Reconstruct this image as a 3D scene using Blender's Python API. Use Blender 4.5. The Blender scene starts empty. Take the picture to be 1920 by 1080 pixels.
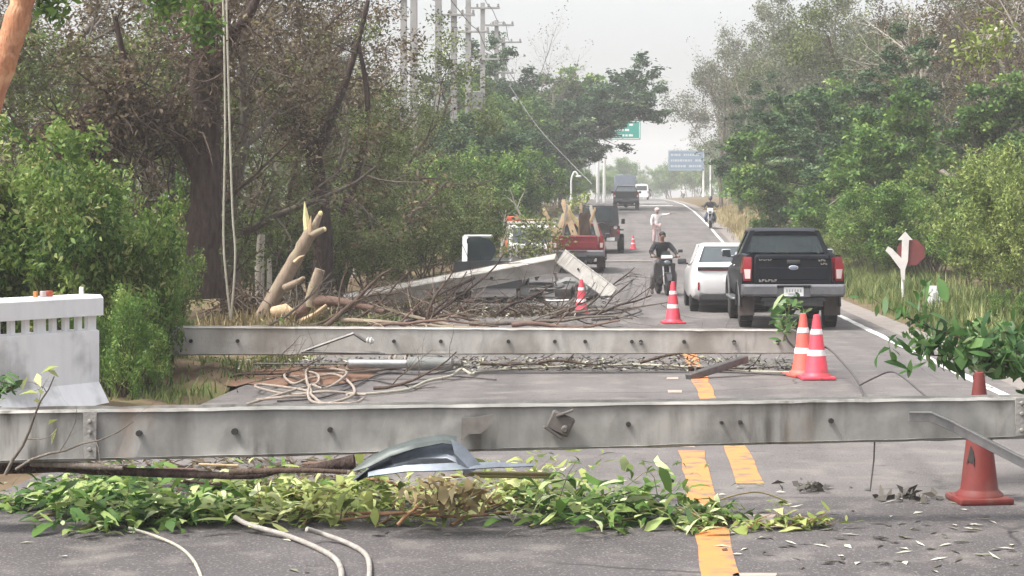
import bpy, bmesh, math, random
import numpy as np
from mathutils import Vector, Matrix, Euler

# ------------------------------------------------------------------ camera, sky, sun, exposure
S = bpy.context.scene
FPX, PX, PY, EYE = 3600.0, 1186.0, 405.0, 2.05      # focal length in photo pixels, vanishing point, eye height
cam_data = bpy.data.cameras.new('camera')
cam = bpy.data.objects.new('camera', cam_data)
S.collection.objects.link(cam)
cam.location = (0, 0, EYE)
cam.rotation_euler = (math.radians(90), 0, 0)
cam_data.sensor_width = 36.0
cam_data.lens = 36.0 * FPX / 1920.0
cam_data.shift_x = -(PX - 960) / 1920.0
cam_data.shift_y = -(540 - PY) / 1920.0
cam_data.clip_start = 0.1
cam_data.clip_end = 6000
S.camera = cam

SUN_ELEV, SUN_AZ = math.radians(58), math.radians(-118)   # azimuth measured from +Y (down the road) towards +X
world = bpy.data.worlds.new('World')
S.world = world
world.use_nodes = True
wn = world.node_tree
wn.nodes.clear()
sky = wn.nodes.new('ShaderNodeTexSky')
sky.sky_type = 'NISHITA'
sky.sun_disc = False
sky.sun_elevation = SUN_ELEV
sky.sun_rotation = SUN_AZ
sky.air_density = 1.0
sky.dust_density = 6.0
sky.ozone_density = 1.0
hsv = wn.nodes.new('ShaderNodeHueSaturation')
hsv.inputs['Saturation'].default_value = 0.22
bg = wn.nodes.new('ShaderNodeBackground')
bg.inputs['Strength'].default_value = 0.15
wo = wn.nodes.new('ShaderNodeOutputWorld')
wn.links.new(sky.outputs[0], hsv.inputs['Color'])
wn.links.new(hsv.outputs[0], bg.inputs[0])
wn.links.new(bg.outputs[0], wo.inputs[0])

sl = bpy.data.lights.new('sun', 'SUN')
sl.energy = 1.5
sl.angle = math.radians(10)
sl.color = (1.0, 0.95, 0.87)
sun = bpy.data.objects.new('sun', sl)
S.collection.objects.link(sun)
sdir = Vector((math.sin(SUN_AZ) * math.cos(SUN_ELEV), math.cos(SUN_AZ) * math.cos(SUN_ELEV), math.sin(SUN_ELEV)))
sun.rotation_euler = sdir.to_track_quat('Z', 'Y').to_euler()
sun.location = (-40, -20, 60)

S.view_settings.view_transform = 'Standard'
S.view_settings.look = 'None'
S.view_settings.gamma = 1.0
S.view_settings.exposure = 1.2
S.cycles.volume_bounces = 1
S.cycles.max_bounces = 6
S.cycles.transparent_max_bounces = 8
S.cycles.use_denoising = True
HAZE_DENSITY = 0.00085

# ------------------------------------------------------------------ helpers
PI = math.pi
R = math.radians
C = S.collection


def P(px, py, d):
    """point at photo pixel (px, py) and d metres down the road"""
    return Vector(((px - PX) * d / FPX, d, EYE - (py - PY) * d / FPX))


_zk = np.array([(-50, 0), (48, 0), (56, .03), (64, .12), (72, .27), (80, .47), (90, .8), (105, 1.42), (120, 1.95), (135, 2.42),
                (160, 3.0), (200, 3.6), (260, 4.3), (320, 4.95), (380, 5.5), (430, 5.6), (520, 5.0), (700, 3.0), (1500, 0), (4000, 0)], float)


def zr(y):
    return float(np.interp(y, _zk[:, 0], _zk[:, 1]))


def ground_z(x, y):
    """height of the verge and the land beside the road"""
    z = zr(y)
    if x < -4.7:
        z -= 0.05 + min(0.5, (-4.7 - x) * 0.06)
    elif x > 5.4:
        z -= 0.05 - min(0.6, (x - 5.4) * 0.06)
    else:
        z -= 0.06
    return z


class MB:
    def __init__(s):
        s.v, s.f = [], []

    def add(s, vs, fs):
        o = len(s.v)
        s.v.extend([tuple(v) for v in vs])
        s.f.extend([tuple(i + o for i in f) for f in fs])
        return s

    def box(s, c, size, rot=None, bevel=0.0, seg=1, taper=None):
        bm = bmesh.new()
        bmesh.ops.create_cube(bm, size=1)
        for v in bm.verts:
            k = 1.0
            if taper and v.co.z > 0:
                k = taper
            v.co = Vector((v.co.x * size[0] * k, v.co.y * size[1] * k, v.co.z * size[2]))
        if bevel:
            bmesh.ops.bevel(bm, geom=bm.edges[:], offset=bevel, segments=seg, affect='EDGES', profile=0.5)
        M = Matrix.Translation(Vector(c))
        if rot is not None:
            M = M @ (rot if isinstance(rot, Matrix) else Euler(rot).to_matrix().to_4x4())
        bm.verts.ensure_lookup_table()
        bm.verts.index_update()
        s.add([M @ v.co for v in bm.verts], [[v.index for v in f.verts] for f in bm.faces])
        bm.free()
        return s

    def tube(s, pts, rad, k=8, cap=True, flat=None):
        pts = [Vector(p) for p in pts]
        n = len(pts)
        if not hasattr(rad, '__len__'):
            rad = [rad] * n
        t0 = (pts[1] - pts[0]).normalized()
        ref = Vector((0, 0, 1)) if abs(t0.z) < 0.9 else Vector((1, 0, 0))
        u = t0.cross(ref).normalized()
        vs = []
        for i in range(n):
            t = (pts[min(i + 1, n - 1)] - pts[max(i - 1, 0)]).normalized()
            u = (u - t * u.dot(t)).normalized()
            w = t.cross(u)
            for j in range(k):
                a = 2 * PI * j / k
                vs.append(pts[i] + (u * math.cos(a) + w * math.sin(a)) * rad[i])
        fs = [(i * k + j, i * k + (j + 1) % k, (i + 1) * k + (j + 1) % k, (i + 1) * k + j) for i in range(n - 1) for j in range(k)]
        if cap:
            fs.append(tuple(range(k))[::-1])
            fs.append(tuple((n - 1) * k + j for j in range(k)))
        return s.add(vs, fs)

    def lathe(s, prof, k=24, M=None):
        """profile of (r, z) turned about z"""
        M = M or Matrix.Identity(4)
        vs = []
        for r, z in prof:
            for j in range(k):
                a = 2 * PI * j / k
                vs.append(M @ Vector((r * math.cos(a), r * math.sin(a), z)))
        n = len(prof)
        fs = [(i * k + j, i * k + (j + 1) % k, (i + 1) * k + (j + 1) % k, (i + 1) * k + j) for i in range(n - 1) for j in range(k)]
        if prof[0][0] > 1e-6:
            fs.append(tuple(range(k))[::-1])
        if prof[-1][0] > 1e-6:
            fs.append(tuple((n - 1) * k + j for j in range(k)))
        return s.add(vs, fs)

    def prism(s, poly, h, M=None, bevel=0.0):
        """outline in xy pulled up by h"""
        M = M or Matrix.Identity(4)
        n = len(poly)
        vs = [M @ Vector((x, y, 0)) for x, y in poly] + [M @ Vector((x, y, h)) for x, y in poly]
        fs = [tuple(range(n))[::-1], tuple(range(n, 2 * n))] + [(i, (i + 1) % n, n + (i + 1) % n, n + i) for i in range(n)]
        return s.add(vs, fs)

    def loft(s, rings, cap=True):
        n = len(rings[0])
        vs = [v for r in rings for v in r]
        fs = [(i * n + j, i * n + (j + 1) % n, (i + 1) * n + (j + 1) % n, (i + 1) * n + j) for i in range(len(rings) - 1) for j in range(n)]
        if cap:
            fs.append(tuple(range(n))[::-1])
            fs.append(tuple((len(rings) - 1) * n + j for j in range(n)))
        return s.add(vs, fs)

    def ball(s, c, r, k=14, rings=9, M=None):
        r = r if hasattr(r, '__len__') else (r, r, r)
        M2 = Matrix.Translation(Vector(c)) @ (M or Matrix.Identity(4)) @ Matrix.Diagonal((r[0], r[1], r[2], 1))
        return s.lathe([(max(1e-7, math.sin(PI * i / rings)), -math.cos(PI * i / rings)) for i in range(rings + 1)], k, M2)

    def build(s, name, m, parent=None, angle=38, loc=None, rotz=0.0, weld=False):
        me = bpy.data.meshes.new(name)
        me.from_pydata([tuple(v) for v in s.v], [], s.f)
        bm = bmesh.new()
        bm.from_mesh(me)
        if weld:
            bmesh.ops.remove_doubles(bm, verts=bm.verts, dist=1e-5)
        bmesh.ops.recalc_face_normals(bm, faces=bm.faces)
        bm.to_mesh(me)
        bm.free()
        me.validate()
        if angle is not None and len(me.polygons):
            me.shade_smooth()
            me.set_sharp_from_angle(angle=R(angle))
        me.materials.append(m)
        o = bpy.data.objects.new(name, me)
        C.objects.link(o)
        if parent:
            o.parent = parent
        if loc is not None:
            o.location = loc
        o.rotation_euler = (0, 0, rotz)
        return o


def tag(o, label, cat, group=None, kind=None):
    o['label'] = label
    o['category'] = cat
    if group:
        o['group'] = group
    if kind:
        o['kind'] = kind
    return o


def thing(name, label, cat, loc=(0, 0, 0), rotz=0.0, group=None, scale=1.0):
    o = bpy.data.objects.new(name, None)
    C.objects.link(o)
    o.location = loc
    o.rotation_euler = (0, 0, rotz)
    o.scale = (scale, scale, scale)
    o.empty_display_size = 0.2
    return tag(o, label, cat, group)


def copy_tree(o, parent=None):
    c = o.copy()
    C.objects.link(c)
    c.parent = parent
    for ch in list(o.children):
        copy_tree(ch, c)
    return c


def structure(o):
    o['kind'] = 'structure'
    return o


# ------------------------------------------------------------------ materials
def mat(name, c1, c2=None, scale=4.0, rough=0.7, metal=0.0, bump=0.0, bscale=60.0, detail=6.0, spec=0.5, coat=0.0, stretch=None, c3=None,
        s3=1.0, lo=0.35, hi=0.65):
    m = bpy.data.materials.new(name)
    m.use_nodes = True
    nt = m.node_tree
    b = nt.nodes['Principled BSDF']
    b.inputs['Base Color'].default_value = (*c1, 1)
    b.inputs['Roughness'].default_value = rough
    b.inputs['Metallic'].default_value = metal
    b.inputs['Specular IOR Level'].default_value = spec
    b.inputs['Coat Weight'].default_value = coat
    tc = nt.nodes.new('ShaderNodeTexCoord')
    src = tc.outputs['Object']
    if stretch:
        mp = nt.nodes.new('ShaderNodeMapping')
        mp.inputs['Scale'].default_value = stretch
        nt.links.new(src, mp.inputs[0])
        src = mp.outputs[0]
    if c2:
        n = nt.nodes.new('ShaderNodeTexNoise')
        n.inputs['Scale'].default_value = scale
        n.inputs['Detail'].default_value = detail
        n.inputs['Roughness'].default_value = 0.65
        nt.links.new(src, n.inputs['Vector'])
        r = nt.nodes.new('ShaderNodeValToRGB')
        r.color_ramp.elements[0].position = lo
        r.color_ramp.elements[1].position = hi
        r.color_ramp.elements[0].color = (*c1, 1)
        r.color_ramp.elements[1].color = (*c2, 1)
        nt.links.new(n.outputs[0], r.inputs[0])
        col = r.outputs[0]
        if c3:
            n3 = nt.nodes.new('ShaderNodeTexNoise')
            n3.inputs['Scale'].default_value = s3
            n3.inputs['Detail'].default_value = 5
            nt.links.new(tc.outputs['Object'], n3.inputs['Vector'])
            r3 = nt.nodes.new('ShaderNodeValToRGB')
            r3.color_ramp.elements[0].position = 0.5
            r3.color_ramp.elements[1].position = 0.62
            nt.links.new(n3.outputs[0], r3.inputs[0])
            mx = nt.nodes.new('ShaderNodeMix')
            mx.data_type = 'RGBA'
            nt.links.new(r3.outputs[0], mx.inputs['Factor'])
            nt.links.new(col, mx.inputs[6])
            mx.inputs[7].default_value = (*c3, 1)
            col = mx.outputs[2]
        nt.links.new(col, b.inputs['Base Color'])
    if bump:
        n2 = nt.nodes.new('ShaderNodeTexNoise')
        n2.inputs['Scale'].default_value = bscale
        n2.inputs['Detail'].default_value = 5
        nt.links.new(src, n2.inputs['Vector'])
        bp = nt.nodes.new('ShaderNodeBump')
        bp.inputs['Strength'].default_value = bump
        bp.inputs['Distance'].default_value = 0.02
        nt.links.new(n2.outputs[0], bp.inputs['Height'])
        nt.links.new(bp.outputs[0], b.inputs['Normal'])
    return m


def leaf_mat(name, stops, trans=0.3, rough=0.6):
    """stops: (tint, colour) list; each leaf carries its own tint"""
    m = bpy.data.materials.new(name)
    m.use_nodes = True
    nt = m.node_tree
    b = nt.nodes['Principled BSDF']
    b.inputs['Roughness'].default_value = rough
    b.inputs['Specular IOR Level'].default_value = 0.3
    a = nt.nodes.new('ShaderNodeAttribute')
    a.attribute_name = 'tint'
    r = nt.nodes.new('ShaderNodeValToRGB')
    el = r.color_ramp.elements
    while len(el) < len(stops):
        el.new(0.5)
    for e, (p, c) in zip(el, stops):
        e.position = p
        e.color = (*c, 1)
    nt.links.new(a.outputs['Fac'], r.inputs[0])
    nt.links.new(r.outputs[0], b.inputs['Base Color'])
    t = nt.nodes.new('ShaderNodeBsdfTranslucent')
    nt.links.new(r.outputs[0], t.inputs[0])
    mx = nt.nodes.new('ShaderNodeMixShader')
    mx.inputs[0].default_value = trans
    nt.links.new(b.outputs[0], mx.inputs[1])
    nt.links.new(t.outputs[0], mx.inputs[2])
    nt.links.new(mx.outputs[0], nt.nodes['Material Output'].inputs[0])
    return m


M = {}
M['asphalt'] = mat('asphalt', (.114, .103, .099), (.162, .148, .142), scale=.55, rough=.86, bump=.25, bscale=90, detail=12, spec=.3,
                   c3=(.108, .099, .099), s3=.22)
M['asphalt_dark'] = mat('asphalt_dark', (.068, .061, .062), (.100, .091, .092), scale=.7, rough=.86, bump=.3, bscale=90, detail=12, spec=.3,
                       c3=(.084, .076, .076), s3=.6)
M['earth'] = mat('earth', (.10, .070, .045), (.17, .125, .08), scale=1.3, rough=.95, bump=.4, bscale=20, c3=(.12, .11, .05), s3=.5, spec=.1)
M['red_soil'] = mat('red_soil', (.15, .085, .058), (.20, .125, .09), scale=4, rough=.95, bump=.6, bscale=18, spec=.1)
M['gravel'] = mat('gravel', (.20, .18, .165), (.27, .24, .22), scale=3, rough=.95, bump=.5, bscale=60, spec=.1)
M['yellow_paint'] = mat('yellow_paint', (.62, .228, .060), (.50, .20, .070), scale=4, rough=.75, bump=.2, bscale=90, c3=(.20, .145, .10), s3=5.5)
M['white_paint'] = mat('white_paint', (.72, .71, .68), (.60, .59, .57), scale=6, rough=.7, c3=(.45, .44, .42), s3=3)
M['worn_paint'] = mat('worn_paint', (.42, .33, .27), (.30, .25, .22), scale=14, rough=.8)
M['concrete'] = mat('concrete', (.165, .162, .152), (.285, .280, .265), scale=2.6, rough=.9, bump=.12, bscale=70, stretch=(1.5, 1.5, .75), detail=14,
                    c3=(.335, .325, .305), s3=1.6, spec=.2, lo=.28, hi=.72)
M['concrete_light'] = mat('concrete_light', (.34, .325, .302), (.45, .432, .405), scale=2.2, rough=.9, bump=.25, bscale=50, stretch=(1.6, 2, .6),
                          c3=(.26, .24, .215), s3=1.2, spec=.2)
M['concrete_pale'] = mat('concrete_pale', (.44, .425, .395), (.55, .53, .50), scale=2.2, rough=.9, bump=.15, bscale=60, spec=.2, c3=(.36, .34, .31), s3=1.0)
M['concrete_dark'] = mat('concrete_dark', (.20, .19, .18), (.27, .26, .24), scale=7, rough=.9, bump=.4, bscale=40, spec=.2)
M['hole'] = mat('hole', (.03, .028, .026), rough=.9)
M['whitewash'] = mat('whitewash', (.80, .80, .81), (.73, .73, .75), scale=2.2, rough=.75, bump=.15, bscale=60, stretch=(3, 3, .5), c3=(.50, .50, .51), s3=1.6)
M['galv'] = mat('galv', (.42, .42, .42), (.30, .30, .30), scale=9, rough=.38, metal=.85)
M['dark_steel'] = mat('dark_steel', (.10, .10, .10), (.16, .15, .14), scale=9, rough=.5, metal=.6)
M['clamp_steel'] = mat('clamp_steel', (.125, .11, .098), (.075, .066, .06), scale=8, rough=.75, metal=0)
M['sheet'] = mat('sheet', (.15, .17, .195), (.27, .30, .34), scale=5, rough=.36, metal=.6)
M['sheet_dark'] = mat('sheet_dark', (.055, .068, .064), (.10, .115, .11), scale=6, rough=.5, metal=.3)
M['black_rubber'] = mat('black_rubber', (.018, .018, .019), (.035, .034, .033), scale=12, rough=.8, spec=.3)
M['black_plastic'] = mat('black_plastic', (.03, .03, .032), (.045, .045, .046), scale=8, rough=.55)
M['wire'] = mat('wire', (.05, .045, .045), (.08, .07, .07), scale=12, rough=.65)
M['white_cable'] = mat('white_cable', (.37, .345, .315), (.24, .215, .19), scale=9, rough=.65, bump=.3, bscale=80)
M['rope'] = mat('rope', (.42, .355, .30), (.28, .23, .19), scale=16, rough=.9, bump=.8, bscale=120)
M['rope_pale'] = mat('rope_pale', (.46, .44, .36), (.34, .32, .26), scale=10, rough=.9, bump=.6, bscale=120)
M['cone_orange'] = mat('cone_orange', (.74, .058, .095), (.60, .05, .075), scale=5, rough=.5)
M['cone_faded'] = mat('cone_faded', (.66, .12, .085), (.54, .09, .07), scale=5, rough=.55)
M['cone_dirty'] = mat('cone_dirty', (.165, .020, .015), (.115, .017, .014), scale=7, rough=.65, c3=(.15, .035, .026), s3=4)
M['reflective'] = mat('reflective', (.85, .80, .79), (.74, .70, .69), scale=9, rough=.45)
M['car_black'] = mat('car_black', (.0045, .0060, .0100), (.007, .009, .014), scale=3, rough=.45, coat=.04, spec=.2)
M['car_white'] = mat('car_white', (.78, .77, .77), (.74, .73, .73), scale=3, rough=.3, coat=.7)
M['car_red'] = mat('car_red', (.20, .012, .020), (.15, .010, .016), scale=3, rough=.35, coat=.5)
M['car_dark'] = mat('car_dark', (.030, .030, .034), (.042, .042, .045), scale=3, rough=.35, coat=.5)
M['car_maroon'] = mat('car_maroon', (.10, .045, .045), (.07, .035, .035), scale=3, rough=.4, coat=.3)
M['car_blue'] = mat('car_blue', (.15, .175, .22), (.12, .14, .18), scale=3, rough=.4, coat=.3)
M['truck_orange'] = mat('truck_orange', (.62, .13, .06), (.5, .1, .05), scale=3, rough=.45)
M['glass'] = mat('glass', (.030, .040, .045), (.045, .06, .065), scale=2, rough=.06, spec=.8, coat=1)
M['glass_light'] = mat('glass_light', (.13, .165, .18), (.09, .12, .13), scale=3.5, rough=.12, spec=.7, coat=1)
_g = mat('cab_glass', (.05, .065, .07), (.07, .085, .09), scale=2, rough=.1, spec=.6)
_nt = _g.node_tree
_tr = _nt.nodes.new('ShaderNodeBsdfTransparent')
_tr.inputs[0].default_value = (.62, .72, .72, 1)
_mx = _nt.nodes.new('ShaderNodeMixShader')
_mx.inputs[0].default_value = .5
_nt.links.new(_tr.outputs[0], _mx.inputs[1])
_nt.links.new(_nt.nodes['Principled BSDF'].outputs[0], _mx.inputs[2])
_nt.links.new(_mx.outputs[0], _nt.nodes['Material Output'].inputs[0])
M['cab_glass'] = _g
M['chrome'] = mat('chrome', (.75, .75, .76), rough=.18, metal=1)
M['bumper_grey'] = mat('bumper_grey', (.13, .13, .14), (.18, .18, .19), scale=5, rough=.4, metal=.5)
M['lamp_red'] = mat('lamp_red', (.22, .012, .02), (.28, .02, .028), scale=9, rough=.2, coat=1)
M['lamp_clear'] = mat('lamp_clear', (.75, .60, .58), (.6, .5, .5), scale=9, rough=.2, coat=1)
M['plate'] = mat('plate', (.80, .80, .79), rough=.5)
M['plate_ink'] = mat('plate_ink', (.12, .12, .14), rough=.6)
M['badge_blue'] = mat('badge_blue', (.16, .19, .26), rough=.3, coat=1)
M['mud_flap'] = mat('mud_flap', (.13, .10, .09), (.09, .08, .075), scale=8, rough=.85)
M['sign_red'] = mat('sign_red', (.22, .055, .055), (.16, .045, .045), scale=5, rough=.5)
M['sign_white'] = mat('sign_white', (.78, .74, .72), (.66, .62, .60), scale=6, rough=.5)
M['sign_green'] = mat('sign_green', (.02, .30, .24), (.02, .26, .21), scale=2, rough=.5)
M['sign_blue'] = mat('sign_blue', (.13, .20, .29), (.11, .18, .26), scale=2, rough=.5)
M['sign_back'] = mat('sign_back', (.45, .46, .47), rough=.5, metal=.5)
M['post_white'] = mat('post_white', (.72, .72, .70), (.62, .62, .60), scale=4, rough=.6)
M['pole_far'] = mat('pole_far', (.24, .235, .23), (.30, .29, .285), scale=2, rough=.9)
M['skin'] = mat('skin', (.27, .15, .10), (.30, .17, .12), scale=12, rough=.55)
M['hair'] = mat('hair', (.012, .010, .010), rough=.6)
M['cloth_black'] = mat('cloth_black', (.016, .016, .019), (.028, .028, .032), scale=10, rough=.85)
M['cloth_grey'] = mat('cloth_grey', (.10, .095, .10), (.14, .13, .13), scale=10, rough=.9)
M['cloth_white'] = mat('cloth_white', (.70, .66, .66), (.60, .56, .56), scale=7, rough=.9)
M['cloth_pink'] = mat('cloth_pink', (.55, .40, .40), (.46, .33, .33), scale=9, rough=.85)
M['cloth_blue'] = mat('cloth_blue', (.08, .10, .16), (.06, .08, .12), scale=9, rough=.85)
M['bark_dark'] = mat('bark_dark', (.038, .026, .023), (.085, .062, .054), scale=5, rough=.95, bump=1, bscale=22, stretch=(3, 3, .7), spec=.1)
M['bark_grey'] = mat('bark_grey', (.125, .105, .088), (.21, .18, .155), scale=5, rough=.95, bump=.8, bscale=24, stretch=(3, 3, .7), spec=.1)
M['bark_brown'] = mat('bark_brown', (.070, .048, .038), (.125, .092, .072), scale=5, rough=.95, bump=.8, bscale=24, stretch=(3, 3, .7), spec=.1)
M['bark_orange'] = mat('bark_orange', (.52, .24, .12), (.34, .15, .085), scale=5, rough=.9, bump=1, bscale=16, stretch=(3, 3, .8), c3=(.62, .34, .20), s3=5)
M['bark_pale'] = mat('bark_pale', (.42, .38, .32), (.54, .50, .43), scale=5, rough=.9, bump=.5, bscale=20, stretch=(3, 3, .8))
M['stump_bark'] = mat('stump_bark', (.25, .19, .14), (.37, .29, .22), scale=5, rough=.95, bump=1.0, bscale=26, stretch=(4, 4, .6), c3=(.33, .28, .19), s3=3)
M['raw_wood'] = mat('raw_wood', (.74, .66, .33), (.62, .52, .28), scale=9, rough=.85, bump=.6, bscale=40)
M['red_wood'] = mat('red_wood', (.17, .105, .078), (.115, .07, .056), scale=7, rough=.9, bump=.8, bscale=30)
M['tan_wood'] = mat('tan_wood', (.56, .42, .27), (.44, .31, .19), scale=7, rough=.9, bump=.6, bscale=30)
M['stem_orange'] = mat('stem_orange', (.31, .165, .085), (.22, .12, .065), scale=9, rough=.85)
M['stem_green'] = mat('stem_green', (.17, .17, .06), (.22, .17, .08), scale=9, rough=.85)
M['insulator'] = mat('insulator', (.13, .135, .13), (.17, .175, .165), scale=6, rough=.55)
M['teal_black'] = mat('teal_black', (.012, .022, .028), (.02, .03, .036), scale=4, rough=.15, coat=1)

def streaks(m, col, amount, sx, sz, lo=.5, hi=.66, patchy=1.2):
    """run-down stains: noise drawn out along z, broken up by a slower noise"""
    nt = m.node_tree
    b = nt.nodes['Principled BSDF']
    src = b.inputs['Base Color'].links[0].from_socket
    tc = nt.nodes.new('ShaderNodeTexCoord')
    mp = nt.nodes.new('ShaderNodeMapping')
    mp.inputs['Scale'].default_value = (sx, sx, sz)
    nt.links.new(tc.outputs['Object'], mp.inputs[0])
    fs = []
    for vec, sc in ((mp.outputs[0], 1.0), (tc.outputs['Object'], patchy)):
        n = nt.nodes.new('ShaderNodeTexNoise')
        n.inputs['Scale'].default_value = sc
        n.inputs['Detail'].default_value = 8
        nt.links.new(vec, n.inputs['Vector'])
        r = nt.nodes.new('ShaderNodeValToRGB')
        r.color_ramp.elements[0].position = lo
        r.color_ramp.elements[1].position = hi
        nt.links.new(n.outputs[0], r.inputs[0])
        fs.append(r.outputs[0])
    q = nt.nodes.new('ShaderNodeMath')
    q.operation = 'MULTIPLY'
    nt.links.new(fs[0], q.inputs[0])
    nt.links.new(fs[1], q.inputs[1])
    q2 = nt.nodes.new('ShaderNodeMath')
    q2.operation = 'MULTIPLY'
    q2.inputs[1].default_value = amount
    nt.links.new(q.outputs[0], q2.inputs[0])
    mx = nt.nodes.new('ShaderNodeMix')
    mx.data_type = 'RGBA'
    nt.links.new(q2.outputs[0], mx.inputs['Factor'])
    nt.links.new(src, mx.inputs[6])
    mx.inputs[7].default_value = (*col, 1)
    nt.links.new(mx.outputs[2], b.inputs['Base Color'])


streaks(M['concrete'], (.085, .078, .068), .85, 9, 1.6, .46, .62, 1.4)
streaks(M['concrete'], (.20, .135, .095), .6, 5, 1.2, .52, .66, .9)
streaks(M['concrete'], (.42, .41, .385), .7, 2.2, 1.8, .55, .66, 2.3)
streaks(M['concrete_light'], (.16, .15, .135), .7, 7, 1.3, .5, .64, 1.1)
streaks(M['whitewash'], (.30, .305, .29), .5, 9, .9, .44, .62, 1.6)
streaks(M['whitewash'], (.40, .36, .30), .6, 4, 1.0, .52, .66, 1.0)
for _k in ('cone_orange', 'cone_faded', 'cone_dirty'):
    streaks(M[_k], (.16, .06, .05), .65, 9, 4, .48, .64, 3.5)


def asphalt_wear(m, wheel, crack):
    nt = m.node_tree
    b = nt.nodes['Principled BSDF']
    src = b.inputs['Base Color'].links[0].from_socket
    tc = nt.nodes.new('ShaderNodeTexCoord')

    def mixc(a, fac, col, blend='MIX'):
        mx = nt.nodes.new('ShaderNodeMix')
        mx.data_type = 'RGBA'
        mx.blend_type = blend
        nt.links.new(fac, mx.inputs['Factor'])
        nt.links.new(a, mx.inputs[6])
        mx.inputs[7].default_value = (*col, 1)
        return mx.outputs[2]

    def ramp(s, p0, p1, inv=False):
        r = nt.nodes.new('ShaderNodeValToRGB')
        r.color_ramp.elements[0].position = p0
        r.color_ramp.elements[1].position = p1
        if inv:
            r.color_ramp.elements[0].color, r.color_ramp.elements[1].color = (1, 1, 1, 1), (0, 0, 0, 1)
        nt.links.new(s, r.inputs[0])
        return r.outputs[0]

    def noise(scale, detail, vec):
        n = nt.nodes.new('ShaderNodeTexNoise')
        n.inputs['Scale'].default_value = scale
        n.inputs['Detail'].default_value = detail
        nt.links.new(vec, n.inputs['Vector'])
        return n.outputs[0]

    def mul(a, k):
        q = nt.nodes.new('ShaderNodeMath')
        q.operation = 'MULTIPLY'
        nt.links.new(a, q.inputs[0])
        if isinstance(k, float):
            q.inputs[1].default_value = k
        else:
            nt.links.new(k, q.inputs[1])
        return q.outputs[0]
    o = tc.outputs['Object']
    # oily wheel tracks run along the lane, broken up by noise
    mp = nt.nodes.new('ShaderNodeMapping')
    mp.inputs['Scale'].default_value = (1, .05, 1)
    nt.links.new(o, mp.inputs[0])
    col = mixc(src, mul(ramp(noise(1.5, 5, mp.outputs[0]), .46, .70), wheel), (.060, .055, .056))
    # pale dust patches and dark spots
    col = mixc(col, mul(ramp(noise(2.3, 8, o), .52, .75), .55), (.25, .225, .20))
    col = mixc(col, mul(ramp(noise(6.0, 8, o), .60, .72), .7), (.06, .055, .055))
    # stones of the aggregate
    col = mixc(col, mul(ramp(noise(55, 3, o), .58, .66), .55), (.30, .28, .27))
    col = mixc(col, mul(ramp(noise(75, 3, o), .30, .42, True), .6), (.05, .047, .047))
    # cracks
    v = nt.nodes.new('ShaderNodeTexVoronoi')
    v.feature = 'DISTANCE_TO_EDGE'
    v.inputs['Scale'].default_value = .42
    wv = nt.nodes.new('ShaderNodeMix')
    wv.data_type = 'VECTOR'
    wv.inputs['Factor'].default_value = .16
    nt.links.new(o, wv.inputs[4])
    nz = nt.nodes.new('ShaderNodeTexNoise')
    nz.inputs['Scale'].default_value = 1.8
    nz.inputs['Detail'].default_value = 6
    nt.links.new(o, nz.inputs['Vector'])
    nt.links.new(nz.outputs['Color'], wv.inputs[5])
    nt.links.new(wv.outputs[1], v.inputs['Vector'])
    cr = mul(mul(ramp(v.outputs[0], .002, .0075, True), ramp(noise(.35, 3, o), .48, .58)), crack)
    col = mixc(col, cr, (.03, .028, .028))
    nt.links.new(col, b.inputs['Base Color'])


asphalt_wear(M['asphalt'], .55, .8)
asphalt_wear(M['asphalt_dark'], .5, .8)
LM = {}
LM['bright'] = leaf_mat('leaf_bright', [(0, (0.040, 0.091, 0.020)), (.35, (0.099, 0.180, 0.032)), (.75, (0.198, 0.276, 0.066)), (1, (0.396, 0.404, 0.175))], .35)
LM['mid'] = leaf_mat('leaf_mid', [(0, (0.048, 0.103, 0.024)), (.4, (0.101, 0.198, 0.039)), (.8, (0.194, 0.300, 0.067)), (1, (0.370, 0.446, 0.146))], .3)
LM['dark'] = leaf_mat('leaf_dark', [(0, (0.023, 0.054, 0.026)), (.45, (0.049, 0.103, 0.042)), (.85, (0.090, 0.161, 0.065)), (1, (0.206, 0.269, 0.140))], .25)
LM['dusty'] = leaf_mat('leaf_dusty', [(0, (0.066, 0.087, 0.028)), (.4, (0.126, 0.160, 0.049)), (.8, (0.192, 0.242, 0.077)), (1, (0.355, 0.399, 0.153))], .25)
LM['dry'] = leaf_mat('leaf_dry', [(0, (0.072, 0.050, 0.031)), (.4, (0.124, 0.092, 0.051)), (.8, (0.195, 0.152, 0.080)), (1, (0.308, 0.249, 0.136))], .25)
LM['olive'] = leaf_mat('leaf_olive', [(0, (0.077, 0.113, 0.030)), (.4, (0.162, 0.218, 0.054)), (.8, (0.270, 0.340, 0.095)), (1, (0.447, 0.502, 0.178))], .3)
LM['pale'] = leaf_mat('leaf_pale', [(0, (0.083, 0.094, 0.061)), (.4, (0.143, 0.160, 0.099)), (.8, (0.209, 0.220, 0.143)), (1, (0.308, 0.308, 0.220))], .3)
LM['straw'] = leaf_mat('leaf_straw', [(0, (.22, .17, .08)), (.4, (.38, .31, .16)), (.8, (.50, .43, .25)), (1, (.60, .54, .36))], .3)
LM['grass'] = leaf_mat('leaf_grass', [(0, (0.058, 0.097, 0.026)), (.4, (0.136, 0.181, 0.051)), (.75, (0.263, 0.284, 0.101)), (1, (0.467, 0.465, 0.223))], .3)
LM['cut'] = leaf_mat('leaf_cut', [(0, (0.030, 0.080, 0.018)), (.35, (0.087, 0.178, 0.032)), (.65, (0.219, 0.320, 0.075)), (.88, (0.420, 0.500, 0.201)), (1, (0.578, 0.641, 0.385))], .3)
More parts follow.
